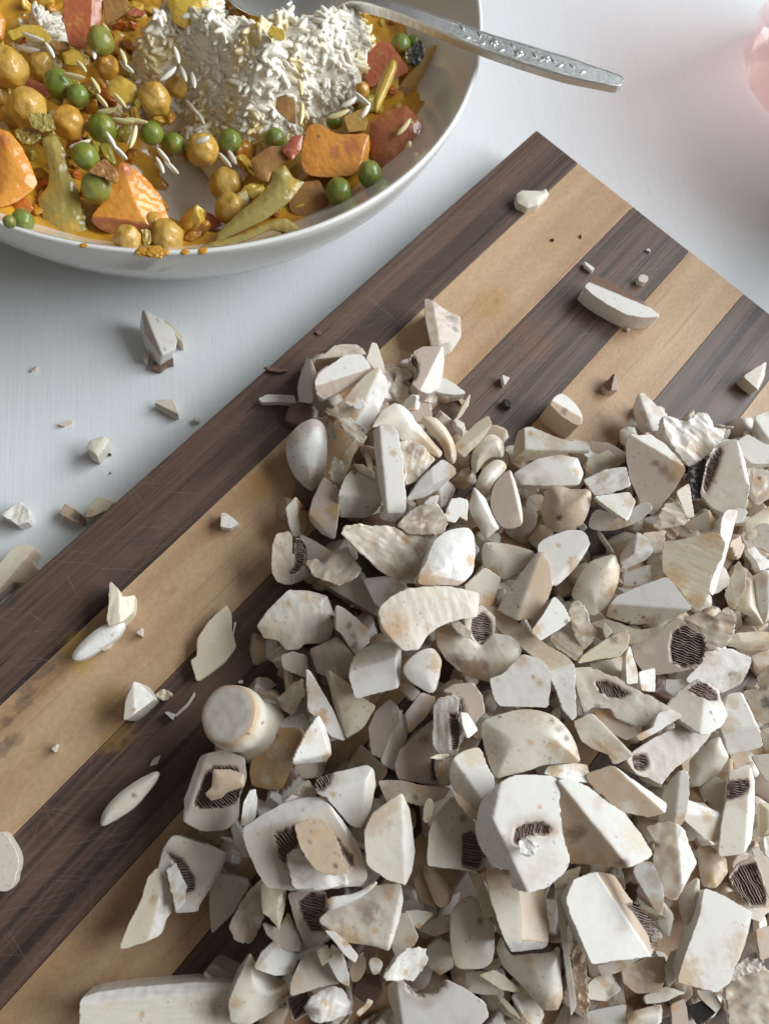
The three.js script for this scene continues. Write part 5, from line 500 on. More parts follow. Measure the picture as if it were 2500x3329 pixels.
piece("mushroom_chunk","big white-faced wedge with wavy dark gills on its side","",[86.8,59.3,-33],[-0.038,0.338,-0.036,0.94],{p:[[-157,-38],[-133,-79],[-78,-95],[-35,-98],[4,-98],[38,-50],[59,-31],[110,7],[159,52],[142,61],[34,80],[-39,85],[-103,92],[-119,56],[-147,-5]],t:14,f:[[0.82,-0.57,0.6,0.92,"t2"]],g:[[[[4,-28],[55,-25],[95,1],[129,42],[102,66],[59,67],[66,44],[36,0]],[0.98,0.21]]]});
piece("mushroom_slice","filmy white slice draped over the wavy dark gills","",[84.4,64,-40],[-0.014,0.35,0.214,0.912],{p:[[-31,-45],[18,-59],[27,-34],[36,10],[24,58],[13,52],[-6,9]],t:3,m:"w",cv:1,s:[[1.2,3.9,2.8,"t"],[1.8,-5.8,1.7,"t"],[2.3,-2.4,3.2,"m"]]});
piece("mushroom_chunk","beige cut chunk touching the warm tan torn block","plain cut chunks in the heap",[96.7,46.6,-24.3],[-0.093,0.341,0.116,0.928],{p:[[-52,-3],[1,-15],[57,-21],[12,4],[-42,21]],t:7,m:"e",s:[[-4.2,2.1,1.8,"m"],[1.2,0.4,1.9,"t"],[-0.1,-1.2,1.2,"t"]]});
piece("mushroom_chunk","warm tan torn block under the big white-faced wedge","",[103.1,46.2,-27.2],[0.037,0.337,-0.067,0.938],{p:[[-61,-15],[5,-36],[59,-38],[62,-11],[44,38],[-25,38],[-57,14]],t:9,m:"t2",r:0.6});
piece("mushroom_chunk","beige cut chunk touching the wide smooth white slab","plain cut chunks in the heap",[107.9,46.9,-33.6],[-0.179,0.338,0.115,0.917],{p:[[-25,1],[1,-34],[38,-44],[4,18],[-29,42]],t:7,m:"e",s:[[0.4,1.8,1.6,"y"],[3.2,-3.8,1.5,"t2"]]});
piece("mushroom_chunk","crooked brown torn stem stick beside the straight pale straw","",[90.1,46,-17.3],[0.014,0.341,0.241,0.909],{p:[[-17,-42],[-9,-90],[13,-27],[10,35],[14,65],[-5,87],[-18,36]],t:7,m:"t2",r:0.9,s:[[-0.3,6.6,1.4,"t"],[-0.1,-2.7,1.4,"b"]]});
piece("mushroom_chunk","cream nub ending in a brown stump","",[97,45.2,-18.7],[-0.044,0.334,0.009,0.942],{p:[[-41,-6],[-9,-28],[22,-25],[42,6],[1,28],[-41,25]],t:8,m:"s",s:[[1.8,0.9,1.9,"b"],[0.4,-0.6,1.5,"t"],[-0.8,-2.1,1.4,"t2"]]});
piece("mushroom_chunk","smooth cream cap chunk touching the warm tan torn block","smooth cap chunks in the heap",[110.4,44.8,-27.1],[-0.11,0.331,0.031,0.937],{p:[[-54,0],[9,-19],[56,-6],[-2,12],[-53,18]],t:7,m:"s",s:[[0.4,-1.3,1.7,"t2"]]});
piece("mushroom_chunk","smooth cream cap chunk touching the cream nub","smooth cap chunks in the heap",[108.5,46.4,-20.8],[-0.065,0.33,-0.015,0.942],{p:[[-60,23],[-32,-9],[45,-24],[54,25]],t:9,m:"s",B:1.5,f:[[0.87,0.49,-2.8,0.96,"f"]],s:[[4.1,-2.1,2.7,"t2"],[-5.1,2,2.7,"t"],[-3.1,-0.9,2.8,"t"]]});
piece("mushroom_chunk","white cut chunk touching the cream nub","plain cut chunks in the heap",[101.8,43.2,-14.1],[0.077,0.325,0.099,0.937],{p:[[-46,-4],[47,-28],[45,20],[-43,27]],t:9,s:[[3.9,1.8,2.3,"y"],[-3.2,2.1,2,"t2"]]});
piece("mushroom_chunk","white cut chunk touching the warm tan torn block","plain cut chunks in the heap",[100.9,42.1,-20.6],[0.114,0.324,0.056,0.938],{p:[[-24,-29],[9,-45],[24,35],[13,43]],t:7,s:[[0.8,-3.2,1.9,"t"],[1.2,3.8,2.2,"t"],[1.3,4,1.9,"t2"]]});
piece("mushroom_chunk","mauve-tinted cut chunk touching the square black gill patch","plain cut chunks in the heap",[117.9,40.7,-27.1],[-0.049,0.335,0.074,0.938],{p:[[-20,-17],[16,-30],[18,29],[-24,30]],t:7,m:"m",s:[[-1.7,-1.4,1.7,"t2"],[-1.5,-1.2,1.4,"t"],[1.4,2.5,1.7,"m"]]});
piece("mushroom_slice","square black gill patch under the wide smooth slab","",[122.2,40.9,-30.8],[0.047,0.329,0.169,0.928],{p:[[-33,-7],[15,-30],[34,-3],[-12,30]],t:6,m:"k",r:0.5});
piece("mushroom_chunk","beige cut chunk touching the square black gill patch","plain cut chunks in the heap",[122,41.7,-34],[-0.134,0.336,0.097,0.927],{p:[[-26,-24],[18,-17],[30,8],[11,24],[-20,-5]],t:7,m:"e",s:[[-1.4,-0.4,1,"t2"]]});
piece("mushroom_scrap","fluffy tan torn mass beside the wide smooth slab","",[128.3,45.1,-41],[0.028,0.332,0.096,0.938],{p:[[-58,-18],[-17,-56],[32,-65],[67,-56],[52,60],[-56,65],[-58,17]],t:11,m:"n",r:1.6,d:[0.91,-0.42]});
piece("mushroom_chunk","grey-brown frayed bit beside the wide smooth slab","",[122.5,47.3,-45.7],[-0.094,0.335,0.043,0.937],{p:[[-51,30],[-27,-2],[28,-31],[48,-14],[25,11],[-20,17]],t:8,m:"d",r:0.8});
piece("mushroom_chunk","mauve-tinted cut chunk touching the grey-brown frayed bit","plain cut chunks in the heap",[123.1,48.7,-53.5],[-0.094,0.338,0.057,0.935],{p:[[-22,-30],[41,-40],[23,23],[-28,39]],t:9,m:"m",s:[[-2.2,3.1,1.3,"t2"],[-1.7,-2.4,1.9,"t"]]});
piece("mushroom_scrap","ragged pale stem scrap touching the tall white cap side","torn stem scraps in the heap",[112.5,48.1,-73.8],[0.002,0.345,0.049,0.937],{p:[[-17,-18],[26,-33],[14,32],[-16,25]],t:8,m:"n2",r:0.8});
piece("mushroom_chunk","smooth yellowish cap chunk touching the tall white cap side","smooth cap chunks in the heap",[108.9,48.2,-78.8],[0.06,0.342,0.083,0.934],{p:[[-18,-48],[28,-45],[20,29],[-25,48]],t:9,m:"y",B:2,s:[[1.7,2.3,1.3,"t2"],[1.9,2.8,1.1,"t2"]]});
piece("mushroom_chunk","beige cut chunk touching the squared white block","plain cut chunks in the heap",[100.7,48.4,-89.5],[0.032,0.35,0.156,0.923],{p:[[-29,-31],[41,-38],[27,38],[-2,34]],t:8,m:"e",s:[[2.3,3.1,1.1,"t"],[-1.9,-2.3,1.1,"m"],[2.7,3.8,2.1,"y"]]});
piece("mushroom_chunk","curled cream peel standing on the pale strip","",[-61.5,27,-6.9],[0.008,0.365,-0.014,0.931],{p:[[-33,-62],[-9,-40],[1,-19],[34,-28],[32,19],[9,48],[-26,61],[-32,48],[-30,-2]],t:9,m:"y",r:0.4,tp:0.02,f:[[0.99,-0.11,0.4,0.58,"y"]],d:[0.12,-0.99]});
piece("mushroom_slice","shiny white crescent rind lying by the yellow stain","",[-59,26,4.3],[0.005,0.362,-0.015,0.932],{p:[[-68,51],[-44,10],[-8,-27],[37,-52],[69,-57],[60,-19],[15,18],[-40,55]],t:5,m:"w",B:1.5,cv:1,tp:0.02,s:[[3.9,-1.3,0.5,"t"]]});
piece("mushroom_crumb","tiny cream crumb closest to the shiny white crescent rind","pale crumbs on the board",[-57.1,21,3.5],[0.004,0.362,-0.014,0.932],{p:[[-17,12],[17,-17],[5,8],[-9,17]],t:3,m:"y",tp:0.02});
piece("mushroom_slice","flat fibrous cream diamond lying across maple and walnut","",[-35.3,22,-16.7],[0.007,0.362,-0.007,0.932],{p:[[-59,50],[-43,37],[-44,-14],[-13,-66],[32,-110],[46,-84],[48,-40],[63,7],[31,54],[-14,88],[-40,106],[-52,71]],t:4,m:"y",r:0.25,tp:0.02,d:[0.85,-0.53]});
piece("mushroom_crumb","tiny white crumb closest to the flat fibrous cream diamond","pale crumbs on the board",[-34,20,-23.9],[0.009,0.363,-0.006,0.932],{p:[[-3,-21],[5,-23],[-5,23]],t:2,tp:0.02});
piece("mushroom_chunk","small white pyramid chunk on the seam by an orange stain","",[-38.2,28,8.5],[0.033,0.355,0.071,0.932],{p:[[-32,49],[-32,-1],[-15,-51],[0,-46],[36,-8],[17,11],[-13,38]],t:10,m:"s",tp:0.02,f:[[1,-0.1,1,0.58,"f"]],s:[[-0.8,2.3,0.6,"t"]]});
piece("mushroom_slice","little crumpled flower-like crumb beside the white pyramid chunk","",[-35.4,22,2.9],[0.003,0.357,-0.009,0.934],{p:[[-24,3],[-7,-9],[3,-15],[24,-3],[15,9],[1,15]],t:4,m:"y",r:0.9,tp:0.02});
piece("mushroom_crumb","tiny white crumb closest to the little crumpled flower-like crumb","pale crumbs on the board",[-30,20.5,5.8],[0.001,0.355,-0.008,0.935],{p:[[-15,-11],[-3,-11],[14,-5],[9,11]],t:2.5,tp:0.02});
piece("mushroom_crumb","tiny beige crumb closest to the curled cream peel","pale crumbs on the board",[-53.1,21.5,-4.9],[0.006,0.363,-0.012,0.932],{p:[[-9,1],[8,-14],[10,14]],t:3.5,m:"e",tp:0.02});
piece("mushroom_crumb","tiny beige crumb closest to the pointed white rind lens","pale crumbs on the board",[-46.6,21,31.9],[-0.003,0.352,-0.014,0.936],{p:[[-8,2],[7,-12],[4,12]],t:3,m:"e",tp:0.02});
piece("mushroom_crumb","tiny beige crumb closest to the little crumpled flower-like crumb","pale crumbs on the board",[-29.4,18.6,0.8],[0.002,0.356,-0.007,0.934],{p:[[-28,31],[5,-2],[24,-35],[28,-27],[10,6],[-21,35]],t:0.6,m:"e",tp:0.02});
piece("mushroom_crumb","tiny beige crumb closest to the square-cut cap","pale crumbs on the board",[-24.4,19,16.8],[-0.002,0.351,-0.007,0.936],{p:[[-14,14],[-4,-6],[14,-14],[6,10]],t:1,m:"e",tp:0.02});
piece("mushroom_crumb","tiny white crumb closest to the brown-skinned stem stub","pale crumbs on the board",[-22.1,20,-14.1],[0.005,0.358,-0.004,0.934],{p:[[-7,-1],[5,-5],[8,3],[-3,5]],t:2,tp:0.02});
piece("mushroom_slice","pointed white rind lens with a brown dot on walnut","",[-21.7,26,27.1],[-0.005,0.348,-0.008,0.937],{p:[[-66,65],[-66,41],[-44,5],[-2,-32],[41,-58],[69,-67],[51,-32],[11,20],[-17,41],[-59,65]],t:6,m:"s",B:1.5,cv:1,tp:0.02,s:[[1,-0.7,0.7,"b"],[-2.8,1.2,1.5,"y"]]});
piece("mushroom_slice","flat peach-white slice alone on the walnut strip","",[-34.1,23,58.3],[-0.011,0.343,-0.013,0.939],{p:[[-44,-64],[-24,-71],[-8,-66],[14,-39],[31,-11],[34,17],[29,30],[32,47],[16,69],[-23,57]],t:5,m:"e",cv:1,tp:0.02});
piece("mushroom_chunk","mauve cap quarter with dark gills and silvery veil","",[3.6,32,29.1],[-0.008,0.342,-0.002,0.94],{p:[[-82,-13],[-73,-61],[-57,-85],[-43,-87],[26,-65],[78,-44],[68,-9],[36,45],[14,81],[21,80],[-29,84],[-35,28]],t:12,m:"e",tp:0.02,f:[[-0.93,0.38,-1.4,0.22,"f"],[0.89,0.46,-4.9,0.92,"m"]],g:[[[[-69,-54],[-27,-40],[11,8],[10,35],[-11,45],[-36,14],[-47,-26]],[0.99,-0.14]]]});
part("veil",[2.9,33,33.2],[-0.031,0.341,-0.008,0.94],{p:[[-28,-40],[-8,-54],[23,0],[20,33],[4,53],[-7,20]],t:3,m:"n2",r:0.7});
piece("mushroom_chunk","tapering tan stem flap beside the mauve cap quarter","",[1.1,31,41.4],[-0.011,0.34,-0.003,0.94],{p:[[-6,-69],[10,-89],[43,-86],[61,-62],[63,-38],[51,12],[41,25],[34,57],[1,70],[-55,86],[-39,34],[-17,-15]],t:7,m:"y",tp:0.02,f:[[0.99,0.13,-1.8,0.47,"n2"]],s:[[4.2,-6.9,1.8,"t"],[1.1,-2.2,1.4,"t"]],d:[0.39,-0.92]});
piece("mushroom_chunk","pale triangular chunk standing on the white table","",[-126,11,-80.9],[-0.014,0.394,-0.114,0.912],{p:[[-55,-79],[-33,-69],[0,-51],[39,-20],[55,22],[49,54],[5,84],[-17,43],[-44,-4]],t:11,tp:0.02,f:[[-0.94,0.34,-2.2,1.3,"m"]],s:[[-0.8,-4.7,0.6,"b"],[1.6,6.1,0.8,"b"]]});
piece("mushroom_chunk","peach skin curl behind the pale triangular table chunk","",[-124.8,8,-85.7],[0.027,0.394,-0.017,0.919],{p:[[-32,-42],[-7,-29],[32,22],[26,42],[-1,3]],t:8,m:"y",cv:1,tp:0.02});
piece("mushroom_slice","dark brown gill flake beside the pale table chunk","",[-120.9,2.5,-75.8],[0.025,0.39,-0.017,0.92],{p:[[-37,19],[-20,-13],[3,-26],[34,-29],[37,0],[14,6],[-9,29]],t:2.5,m:"b",r:0.5,tp:0.02});
piece("mushroom_crumb","tiny beige crumb on the table closest to the dark brown gill flake","pale crumbs on the table",[-126,4,-73.1],[0.025,0.391,-0.019,0.92],{p:[[-11,-16],[8,-20],[11,12],[-6,20]],t:4,m:"e",cv:1,tp:0.02});
piece("mushroom_slice","grey-beige half-round chip on the white table","",[-106.9,4,-64.5],[0.022,0.385,-0.016,0.922],{p:[[-39,-15],[-22,-28],[22,-28],[39,27],[28,28],[-17,0]],t:4,m:"e",tp:0.02,f:[[-0.48,0.88,-0.3,1.5,"m"]]});
piece("mushroom_crumb","tiny cream crumb on the table closest to the grey-beige half-round chip","pale crumbs on the table",[-97.2,2,-69],[0.022,0.384,-0.014,0.923],{p:[[-13,-9],[13,-6],[7,9],[-7,3]],t:2,m:"y",tp:0.02});
piece("mushroom_crumb","tiny cream crumb on the table closest to the small cream nugget","pale crumbs on the table",[-127,1.5,-37.7],[0.018,0.383,-0.022,0.923],{p:[[-25,4],[25,-12],[20,-6],[-6,11]],t:1.5,m:"y",tp:0.02});
piece("mushroom_crumb","tiny cream crumb on the table closest to the pale triangular chunk","pale crumbs on the table",[-149.6,1.2,-44.3],[0.021,0.39,-0.025,0.92],{p:[[-12,11],[12,-11],[4,5]],t:1.2,m:"y",tp:0.02});
piece("mushroom_chunk","small cream nugget with a soft shadow on the table","",[-110.5,8,-38.2],[0.017,0.381,-0.02,0.924],{p:[[-34,2],[-24,-22],[17,-37],[33,-25],[18,7],[-1,36],[-22,25]],t:8,m:"s",B:0.8,tp:0.02,f:[[-0.57,0.82,-2.3,1.19,"y"]]});
piece("mushroom_crumb","tiny black speck on the table closest to the small cream nugget","black specks on the table",[-108.7,1,-40.1],[0.017,0.38,-0.019,0.925],{p:[[-5,-4],[2,-5],[5,2],[-2,5]],t:1,m:"k",tp:0.02});
piece("mushroom_crumb","tiny black speck on the table closest to the tan translucent flap propped","black specks on the table",[-103.8,0.8,-35.8],[0.016,0.378,-0.018,0.925],{p:[[-3,-2],[3,-3],[3,3]],t:0.8,m:"k",tp:0.02});
piece("mushroom_slice","tan and black gill scrap on the table by the board","",[-100.3,4,-17.6],[0.012,0.374,-0.02,0.927],{p:[[-37,-1],[-24,-32],[0,-18],[38,15],[29,32],[3,24]],t:4,m:"t2",tp:0.02,s:[[1.5,1,2.8,"k"]]});
piece("mushroom_chunk","tan translucent flap propped against the board edge","",[-94.7,7,-24.9],[0.014,0.375,-0.018,0.927],{p:[[-41,34],[-33,-3],[-4,-34],[42,-17],[18,11],[-21,31]],t:7,m:"y",tp:0.02,s:[[-3.2,1.7,1.5,"t"]]});
piece("mushroom_scrap","crumpled filmy shred lying on the white table","",[-111.9,6,-5.7],[0.011,0.374,-0.023,0.927],{p:[[-41,6],[-18,-11],[-5,-27],[9,-39],[41,-6],[41,27],[11,38],[-16,17]],t:6,m:"n2",r:1.4,tp:0.02});
piece("mushroom_chunk","tan stem strip lying on the table beside the board","",[-96.9,8,7.3],[0.007,0.368,-0.021,0.929],{p:[[-63,12],[-41,-20],[-5,-79],[24,-87],[58,-73],[42,-39],[59,-16],[27,23],[-3,21],[-33,58],[-55,85]],t:8,m:"y",tp:0.02,f:[[0.82,0.57,0,1.19,"t2"]],d:[0.51,-0.86]});
piece("mushroom_slice","lone cream shaving on the seam close to the board corner","",[-67.3,23,-217.2],[0.044,0.409,0.005,0.911],{p:[[-59,-20],[-38,-35],[42,-29],[58,-39],[65,-16],[17,27],[-29,39],[-61,16]],t:5,m:"s",B:1,tp:0.02});
piece("mushroom_scrap","pale torn triangle alone on the warm maple strip","",[-58.3,22,-46.6],[0.016,0.373,-0.009,0.928],{p:[[-27,19],[-25,-24],[-10,-21],[28,11],[0,24]],t:4,m:"n2",r:0.3,tp:0.02});
piece("mushroom_slice","black gill crumb alone on the walnut strip","",[-20.9,20.5,-142.2],[0.031,0.385,0.008,0.922],{p:[[-12,-16],[12,-12],[12,16],[-8,9]],t:2.5,m:"k",r:0.6,tp:0.02});
piece("mushroom_crumb","tiny tan crumb closest to the flat white triangle","pale crumbs on the board",[-32.7,19,-131.9],[0.031,0.385,0.005,0.922],{p:[[-11,-8],[4,-11],[12,-1],[-1,11]],t:1,m:"t2",tp:0.02});
piece("mushroom_slice","dark shred on the walnut edge strip near the thin white tail","",[-85.5,19.5,-95.3],[0.028,0.389,-0.01,0.921],{p:[[-40,-10],[-9,-7],[40,5],[12,10],[-21,5]],t:1.5,m:"b",r:0.4,tp:0.02});
piece("mushroom_crumb","tiny brown speck closest to the arched torn rim strip","dark specks on the board",[-85.4,19,-116.4],[0.031,0.393,-0.007,0.919],{p:[[-11,-3],[3,-9],[11,3],[-3,9]],t:1,m:"b",tp:0.02});
piece("mushroom_crumb","tiny black speck closest to the lone cream shaving","dark specks on the board",[-51.4,18.8,-210.8],[0.042,0.404,0.007,0.914],{p:[[-7,-2],[8,-6],[6,6]],t:0.8,m:"k",tp:0.02});
piece("mushroom_crumb","tiny brown speck closest to the lone cream shaving","dark specks on the board",[-44.5,18.8,-220.8],[0.042,0.404,0.009,0.914],{p:[[-3,-7],[5,-9],[1,9]],t:0.8,m:"b",tp:0.02});
piece("mushroom_crumb","tiny white crumb closest to the rosy pointed chip","pale crumbs on the board",[-21.8,19,-235.8],[0.042,0.402,0.014,0.915],{p:[[-9,-4],[7,-8],[8,8]],t:1,tp:0.02});
stump('thick round stem stump showing its pale cut end', [-0.0168,0.041,-0.0048], [-0.0086,0.0255,-0.0072], 0.0078, 0.0082);

// ---------------------------------------------------------------- chunks buried under the ones in view
{
  const PILE = [[-0.083,-0.084],[-0.088,-0.108],[-0.07,-0.127],[-0.05,-0.143],[-0.035,-0.135],[-0.022,-0.135],[0.004,-0.154],[0.011,-0.182],[0.039,-0.199],[0.074,-0.224],[0.19,-0.047],[0.014,0.078],[0.003,0.069],[0.014,0.055],[0.017,0.038],[0.002,0.041],[-0.003,0.038],[-0.013,0.016],[-0.028,-0.005],[-0.031,-0.029],[-0.047,-0.054],[-0.064,-0.074]], kinds = [];
  for (let k = 0; k < 22; k++) {
    const n = 4 + Math.floor(rnd() * 3), R = 48 + 38 * rnd(), p = []; for (let i = 0; i < n; i++) { const a = (i + 0.35 * rnd()) / n * 6.283, rr = R * (0.6 + 0.5 * rnd()); p.push([Math.cos(a) * rr, Math.sin(a) * rr * 0.8]); }
    const a = rnd() * 6.28; kinds.push(solid({ p, t: 6 + 5 * rnd(), m: ['e', 'm', 't2', 's', 'b', 'e', 't2', 'm'][Math.floor(rnd() * 8)], tp: 0.05, cell: 1.0, B: rnd() < 0.4 ? 1.5 : 0, f: [[Math.cos(a), Math.sin(a), -1 - rnd() * 2, 0.4 + 0.6 * rnd(), 'f']] })[0]);
  }
  const heap = [];
  for (let tries = 0; tries < 12000 && heap.length < 520; tries++) {
    const x = -0.09 + 0.25 * rnd(), z = -0.2 + 0.30 * rnd(), d = -sdPoly(PILE, x, z) * 1000; if (d < 7) continue;
    const h = 2 + rnd() * Math.min(d * 0.3, 12), g = kinds[heap.length % kinds.length].clone();
    g.applyMatrix4(new THREE.Matrix4().compose(new THREE.Vector3(x, TOP + h / 1000, z), new THREE.Quaternion().setFromEuler(new THREE.Euler((rnd() - 0.5) * 1.2, rnd() * 6.28, (rnd() - 0.5) * 1.2)), new THREE.Vector3(1, 1, 1))); heap.push(g);
  }
  const thin = []; for (let k = 0; k < 10; k++) { const l = 30 + 30 * rnd(), w = 8 + 12 * rnd(), b = (rnd() - 0.5) * 14; thin.push(solid({ p: [[-l, b], [-l * 0.3, -w], [l * 0.5, -w * 0.7], [l, b * 0.6], [l * 0.2, w * 0.8], [-l * 0.5, w]], t: 1.6 + 1.6 * rnd(), m: ['f', 's', 'y', 'e', 'f'][k % 5], tp: 0.05, cell: 0.45 })[0]); }
  for (let tries = 0, n = 0; tries < 6000 && n < 170; tries++) {                // slivers and flakes caught between the chunks
    const x = -0.09 + 0.25 * rnd(), z = -0.2 + 0.30 * rnd(), d = -sdPoly(PILE, x, z) * 1000; if (d < 4) continue;
    const g = thin[n % 10].clone(); g.applyMatrix4(new THREE.Matrix4().compose(new THREE.Vector3(x, TOP + (4 + Math.min(d * 0.3, 15) * (0.6 + 0.5 * rnd())) / 1000, z), new THREE.Quaternion().setFromEuler(new THREE.Euler((rnd() - 0.5) * 1.5, rnd() * 6.28, (rnd() - 0.5) * 1.5)), new THREE.Vector3(1, 1, 1))); heap.push(g); n++;
  }
  const m = put(new THREE.Mesh(mergeGeometries(heap), mushroom)); m.name = 'buried_mushroom'; m.userData.kind = 'stuff'; scene.add(m);
  tag(m, 'mass of smaller mushroom bits filling the gaps under the heap', 'mushroom');
}
// ---------------------------------------------------------------- bowl
const BOWL = [-0.2086, -0.1654];
const inside = (r) => 0.006 + 0.044 * Math.pow(Math.max(0, (r - 0.06) / 0.0535), 1.8);
{
  const prof = [[0, 0.0055], [0.03, 0.0057], [0.06, 0.006]]; for (let r = 0.064; r < 0.1132; r += 0.004) prof.push([r, inside(r)]);
  prof.push([0.1136, 0.0494], [0.1142, 0.0502], [0.1150, 0.0501], [0.1155, 0.0494], [0.1153, 0.047], [0.1140, 0.0415], [0.1115, 0.034], [0.1065, 0.0245], [0.0985, 0.0155], [0.088, 0.0085], [0.076, 0.0045], [0.064, 0.0032], [0.060, 0.0028], [0.059, 0.0006], [0.056, 0.0004], [0.055, 0.002], [0, 0.0025]);
  const g = new THREE.LatheGeometry(prof.map(([x, y]) => new THREE.Vector2(x, y)), 160);
  const p = g.attributes.position; for (let i = 0; i < p.count; i++) { const x = p.getX(i), y = p.getY(i), z = p.getZ(i), a = Math.atan2(z, x), k = 1 + 0.0022 * noise(Math.cos(a) * 3.5, Math.sin(a) * 3.5, y * 60) * sstep(0.05, 0.1, Math.hypot(x, z)); p.setXYZ(i, x * k, y, z * k); }
  g.computeVertexNormals();
  const root = new THREE.Group(); root.name = 'soup_bowl'; root.position.set(BOWL[0], 0.0002, BOWL[1]); scene.add(root);
  tag(root, 'white glazed bowl of vegetable curry and rice on the table', 'bowl');
  const m = put(new THREE.Mesh(g, new THREE.MeshPhysicalMaterial({ color: new THREE.Color().setRGB(0.74, 0.725, 0.69), roughness: 0.16, clearcoat: 0.4, clearcoatRoughness: 0.08, side: THREE.DoubleSide }))); m.name = 'body'; root.add(m);
  // dried sauce left on the rim
  const drips = []; for (const [px, , pz, s] of [[...[-0.1258,0.05,-0.0852], 0.0032], [...[-0.1284,0.05,-0.0831], 0.0022], [...[-0.1241,0.05,-0.0873], 0.0018], [...[-0.1409,0.05,-0.0714], 0.0012], [...[-0.1166,0.05,-0.096], 0.0016], [...[-0.1202,0.05,-0.092], 0.0014]]) {
    const d = new THREE.IcosahedronGeometry(s, 3), q = d.attributes.position, a = Math.atan2(pz - BOWL[1], px - BOWL[0]);
    for (let i = 0; i < q.count; i++) { const n = 1 + 0.35 * noise(q.getX(i) * 900, q.getY(i) * 900, q.getZ(i) * 900 + s * 1e4); q.setXYZ(i, q.getX(i) * n, q.getY(i) * n * 0.28, q.getZ(i) * n * 0.7); }
    d.rotateZ(0); d.rotateY(-a + 1.57); d.translate(Math.cos(a) * 0.1148, 0.0500, Math.sin(a) * 0.1148); d.computeVertexNormals(); drips.push(d); }
  const dm = put(new THREE.Mesh(mergeGeometries(drips), new THREE.MeshPhysicalMaterial({ color: new THREE.Color().setRGB(0.50, 0.24, 0.03), roughness: 0.4 }))); dm.name = 'sauce_drip'; root.add(dm);
}
const VEG = { sauce: [0.62, 0.33, 0.03], o: [0.72, 0.27, 0.015], O: [0.40, 0.10, 0.018], R: [0.46, 0.095, 0.018], r: [0.42, 0.085, 0.03], Y: [0.62, 0.40, 0.03], y: [0.66, 0.36, 0.02], v: [0.37, 0.27, 0.05], w: [0.36, 0.16, 0.03], t: [0.50, 0.27, 0.05], k: [0.018, 0.022, 0.014], g: [0.1, 0.06, 0.02], m: [0.4, 0.2, 0.05] };
const curryMat = new THREE.MeshPhysicalMaterial({ vertexColors: true, bumpMap: fineBump, bumpScale: 0.0003, roughness: 0.33, clearcoat: 0.8, clearcoatRoughness: 0.16 });
const AREA = [[-0.1636,0.02,-0.2468], [-0.1408,0.02,-0.2319], [-0.1194,0.02,-0.2067], [-0.1128,0.02,-0.1825], [-0.1177,0.02,-0.1595], [-0.1191,0.02,-0.1412], [-0.129,0.02,-0.1188], [-0.1466,0.02,-0.0925], [-0.2068,0.02,-0.0483], [-0.2612,0.02,-0.0376], [-0.34,0.02,-0.1134], [-0.3115,0.02,-0.2479], [-0.1941,0.02,-0.267]].map((p) => [p[0], p[2]]);
{ // thin sauce under everything
  const g = new THREE.CircleGeometry(1, 96), N = 70, M = 120, pos = [], idx = [], col = [];
  const c0 = [-0.161,0.008,-0.1324], c1 = [-0.1485,0.008,-0.1307], c2 = [-0.1727,0.01,-0.1358];
  for (let i = 0; i <= N; i++) for (let j = 0; j < M; j++) {
    const r = 0.104 * i / N, a = j / M * 6.2832, x = BOWL[0] + r * Math.cos(a), z = BOWL[1] + r * Math.sin(a), d = sdPoly(AREA, x, z);
    const gap = Math.min(Math.hypot(x - c0[0], z - c0[2]) - 0.013, Math.hypot(x - c1[0], z - c1[2]) - 0.010, Math.hypot(x - c2[0], z - c2[2]) - 0.009);
    const lift = Math.min(0.013, -d * 0.8 + 0.001, (gap + 0.004 * noise(x * 140, z * 140, 8)) * 0.5) + 0.0035 * fbm(x * 160, z * 160, 2) + 0.0012 * fbm(x * 500, z * 500, 5);
    pos.push(x, Math.max(inside(r) + Math.max(lift, -0.002), 0.002), z); const n = fbm(x * 220, z * 220, 9); col.push(...mix3([0.58, 0.31, 0.03], [0.40, 0.17, 0.02], sstep(-0.3, 0.5, n)));
    if (i < N) { const k = i * M + j, k1 = i * M + (j + 1) % M; idx.push(k, k1, k + M, k1, k1 + M, k + M); }
  }
  const s = new THREE.BufferGeometry(); s.setAttribute('position', new THREE.Float32BufferAttribute(pos, 3)); s.setAttribute('color', new THREE.Float32BufferAttribute(col, 3)); s.setIndex(idx); s.computeVertexNormals();
  const m = put(new THREE.Mesh(s, new THREE.MeshPhysicalMaterial({ vertexColors: true, roughness: 0.3, clearcoat: 0.4, side: THREE.DoubleSide }))); m.name = 'curry_sauce'; m.userData.kind = 'stuff'; scene.add(tag(m, 'orange brown curry sauce coating the bottom of the bowl', 'sauce'));
}
function blob(r, detail, fn) { const g = new THREE.IcosahedronGeometry(1, detail), p = g.attributes.position; for (let i = 0; i < p.count; i++) { const v = new THREE.Vector3().fromBufferAttribute(p, i), k = fn(v); p.setXYZ(i, v.x * k * r, v.y * k * r, v.z * k * r); } return g; }
function weldNormals(g) { const p = g.attributes.position, key = {}, n = new Float32Array(p.count * 3); g.computeVertexNormals(); const a = g.attributes.normal; for (let i = 0; i < p.count; i++) { const k = `${Math.round(p.getX(i) * 1e7)},${Math.round(p.getY(i) * 1e7)},${Math.round(p.getZ(i) * 1e7)}`; (key[k] ??= []).push(i); } for (const l of Object.values(key)) { let x = 0, y = 0, z = 0; for (const i of l) { x += a.getX(i); y += a.getY(i); z += a.getZ(i); } const s = Math.hypot(x, y, z) || 1; for (const i of l) { n[i * 3] = x / s; n[i * 3 + 1] = y / s; n[i * 3 + 2] = z / s; } } g.setAttribute('normal', new THREE.BufferAttribute(n, 3)); return g; }
function tinted(g, fn) { const p = g.attributes.position, c = new Float32Array(p.count * 3); for (let i = 0; i < p.count; i++) c.set(fn(p.getX(i), p.getY(i), p.getZ(i)), i * 3); g.setAttribute('color', new THREE.BufferAttribute(c, 3)); return g; }
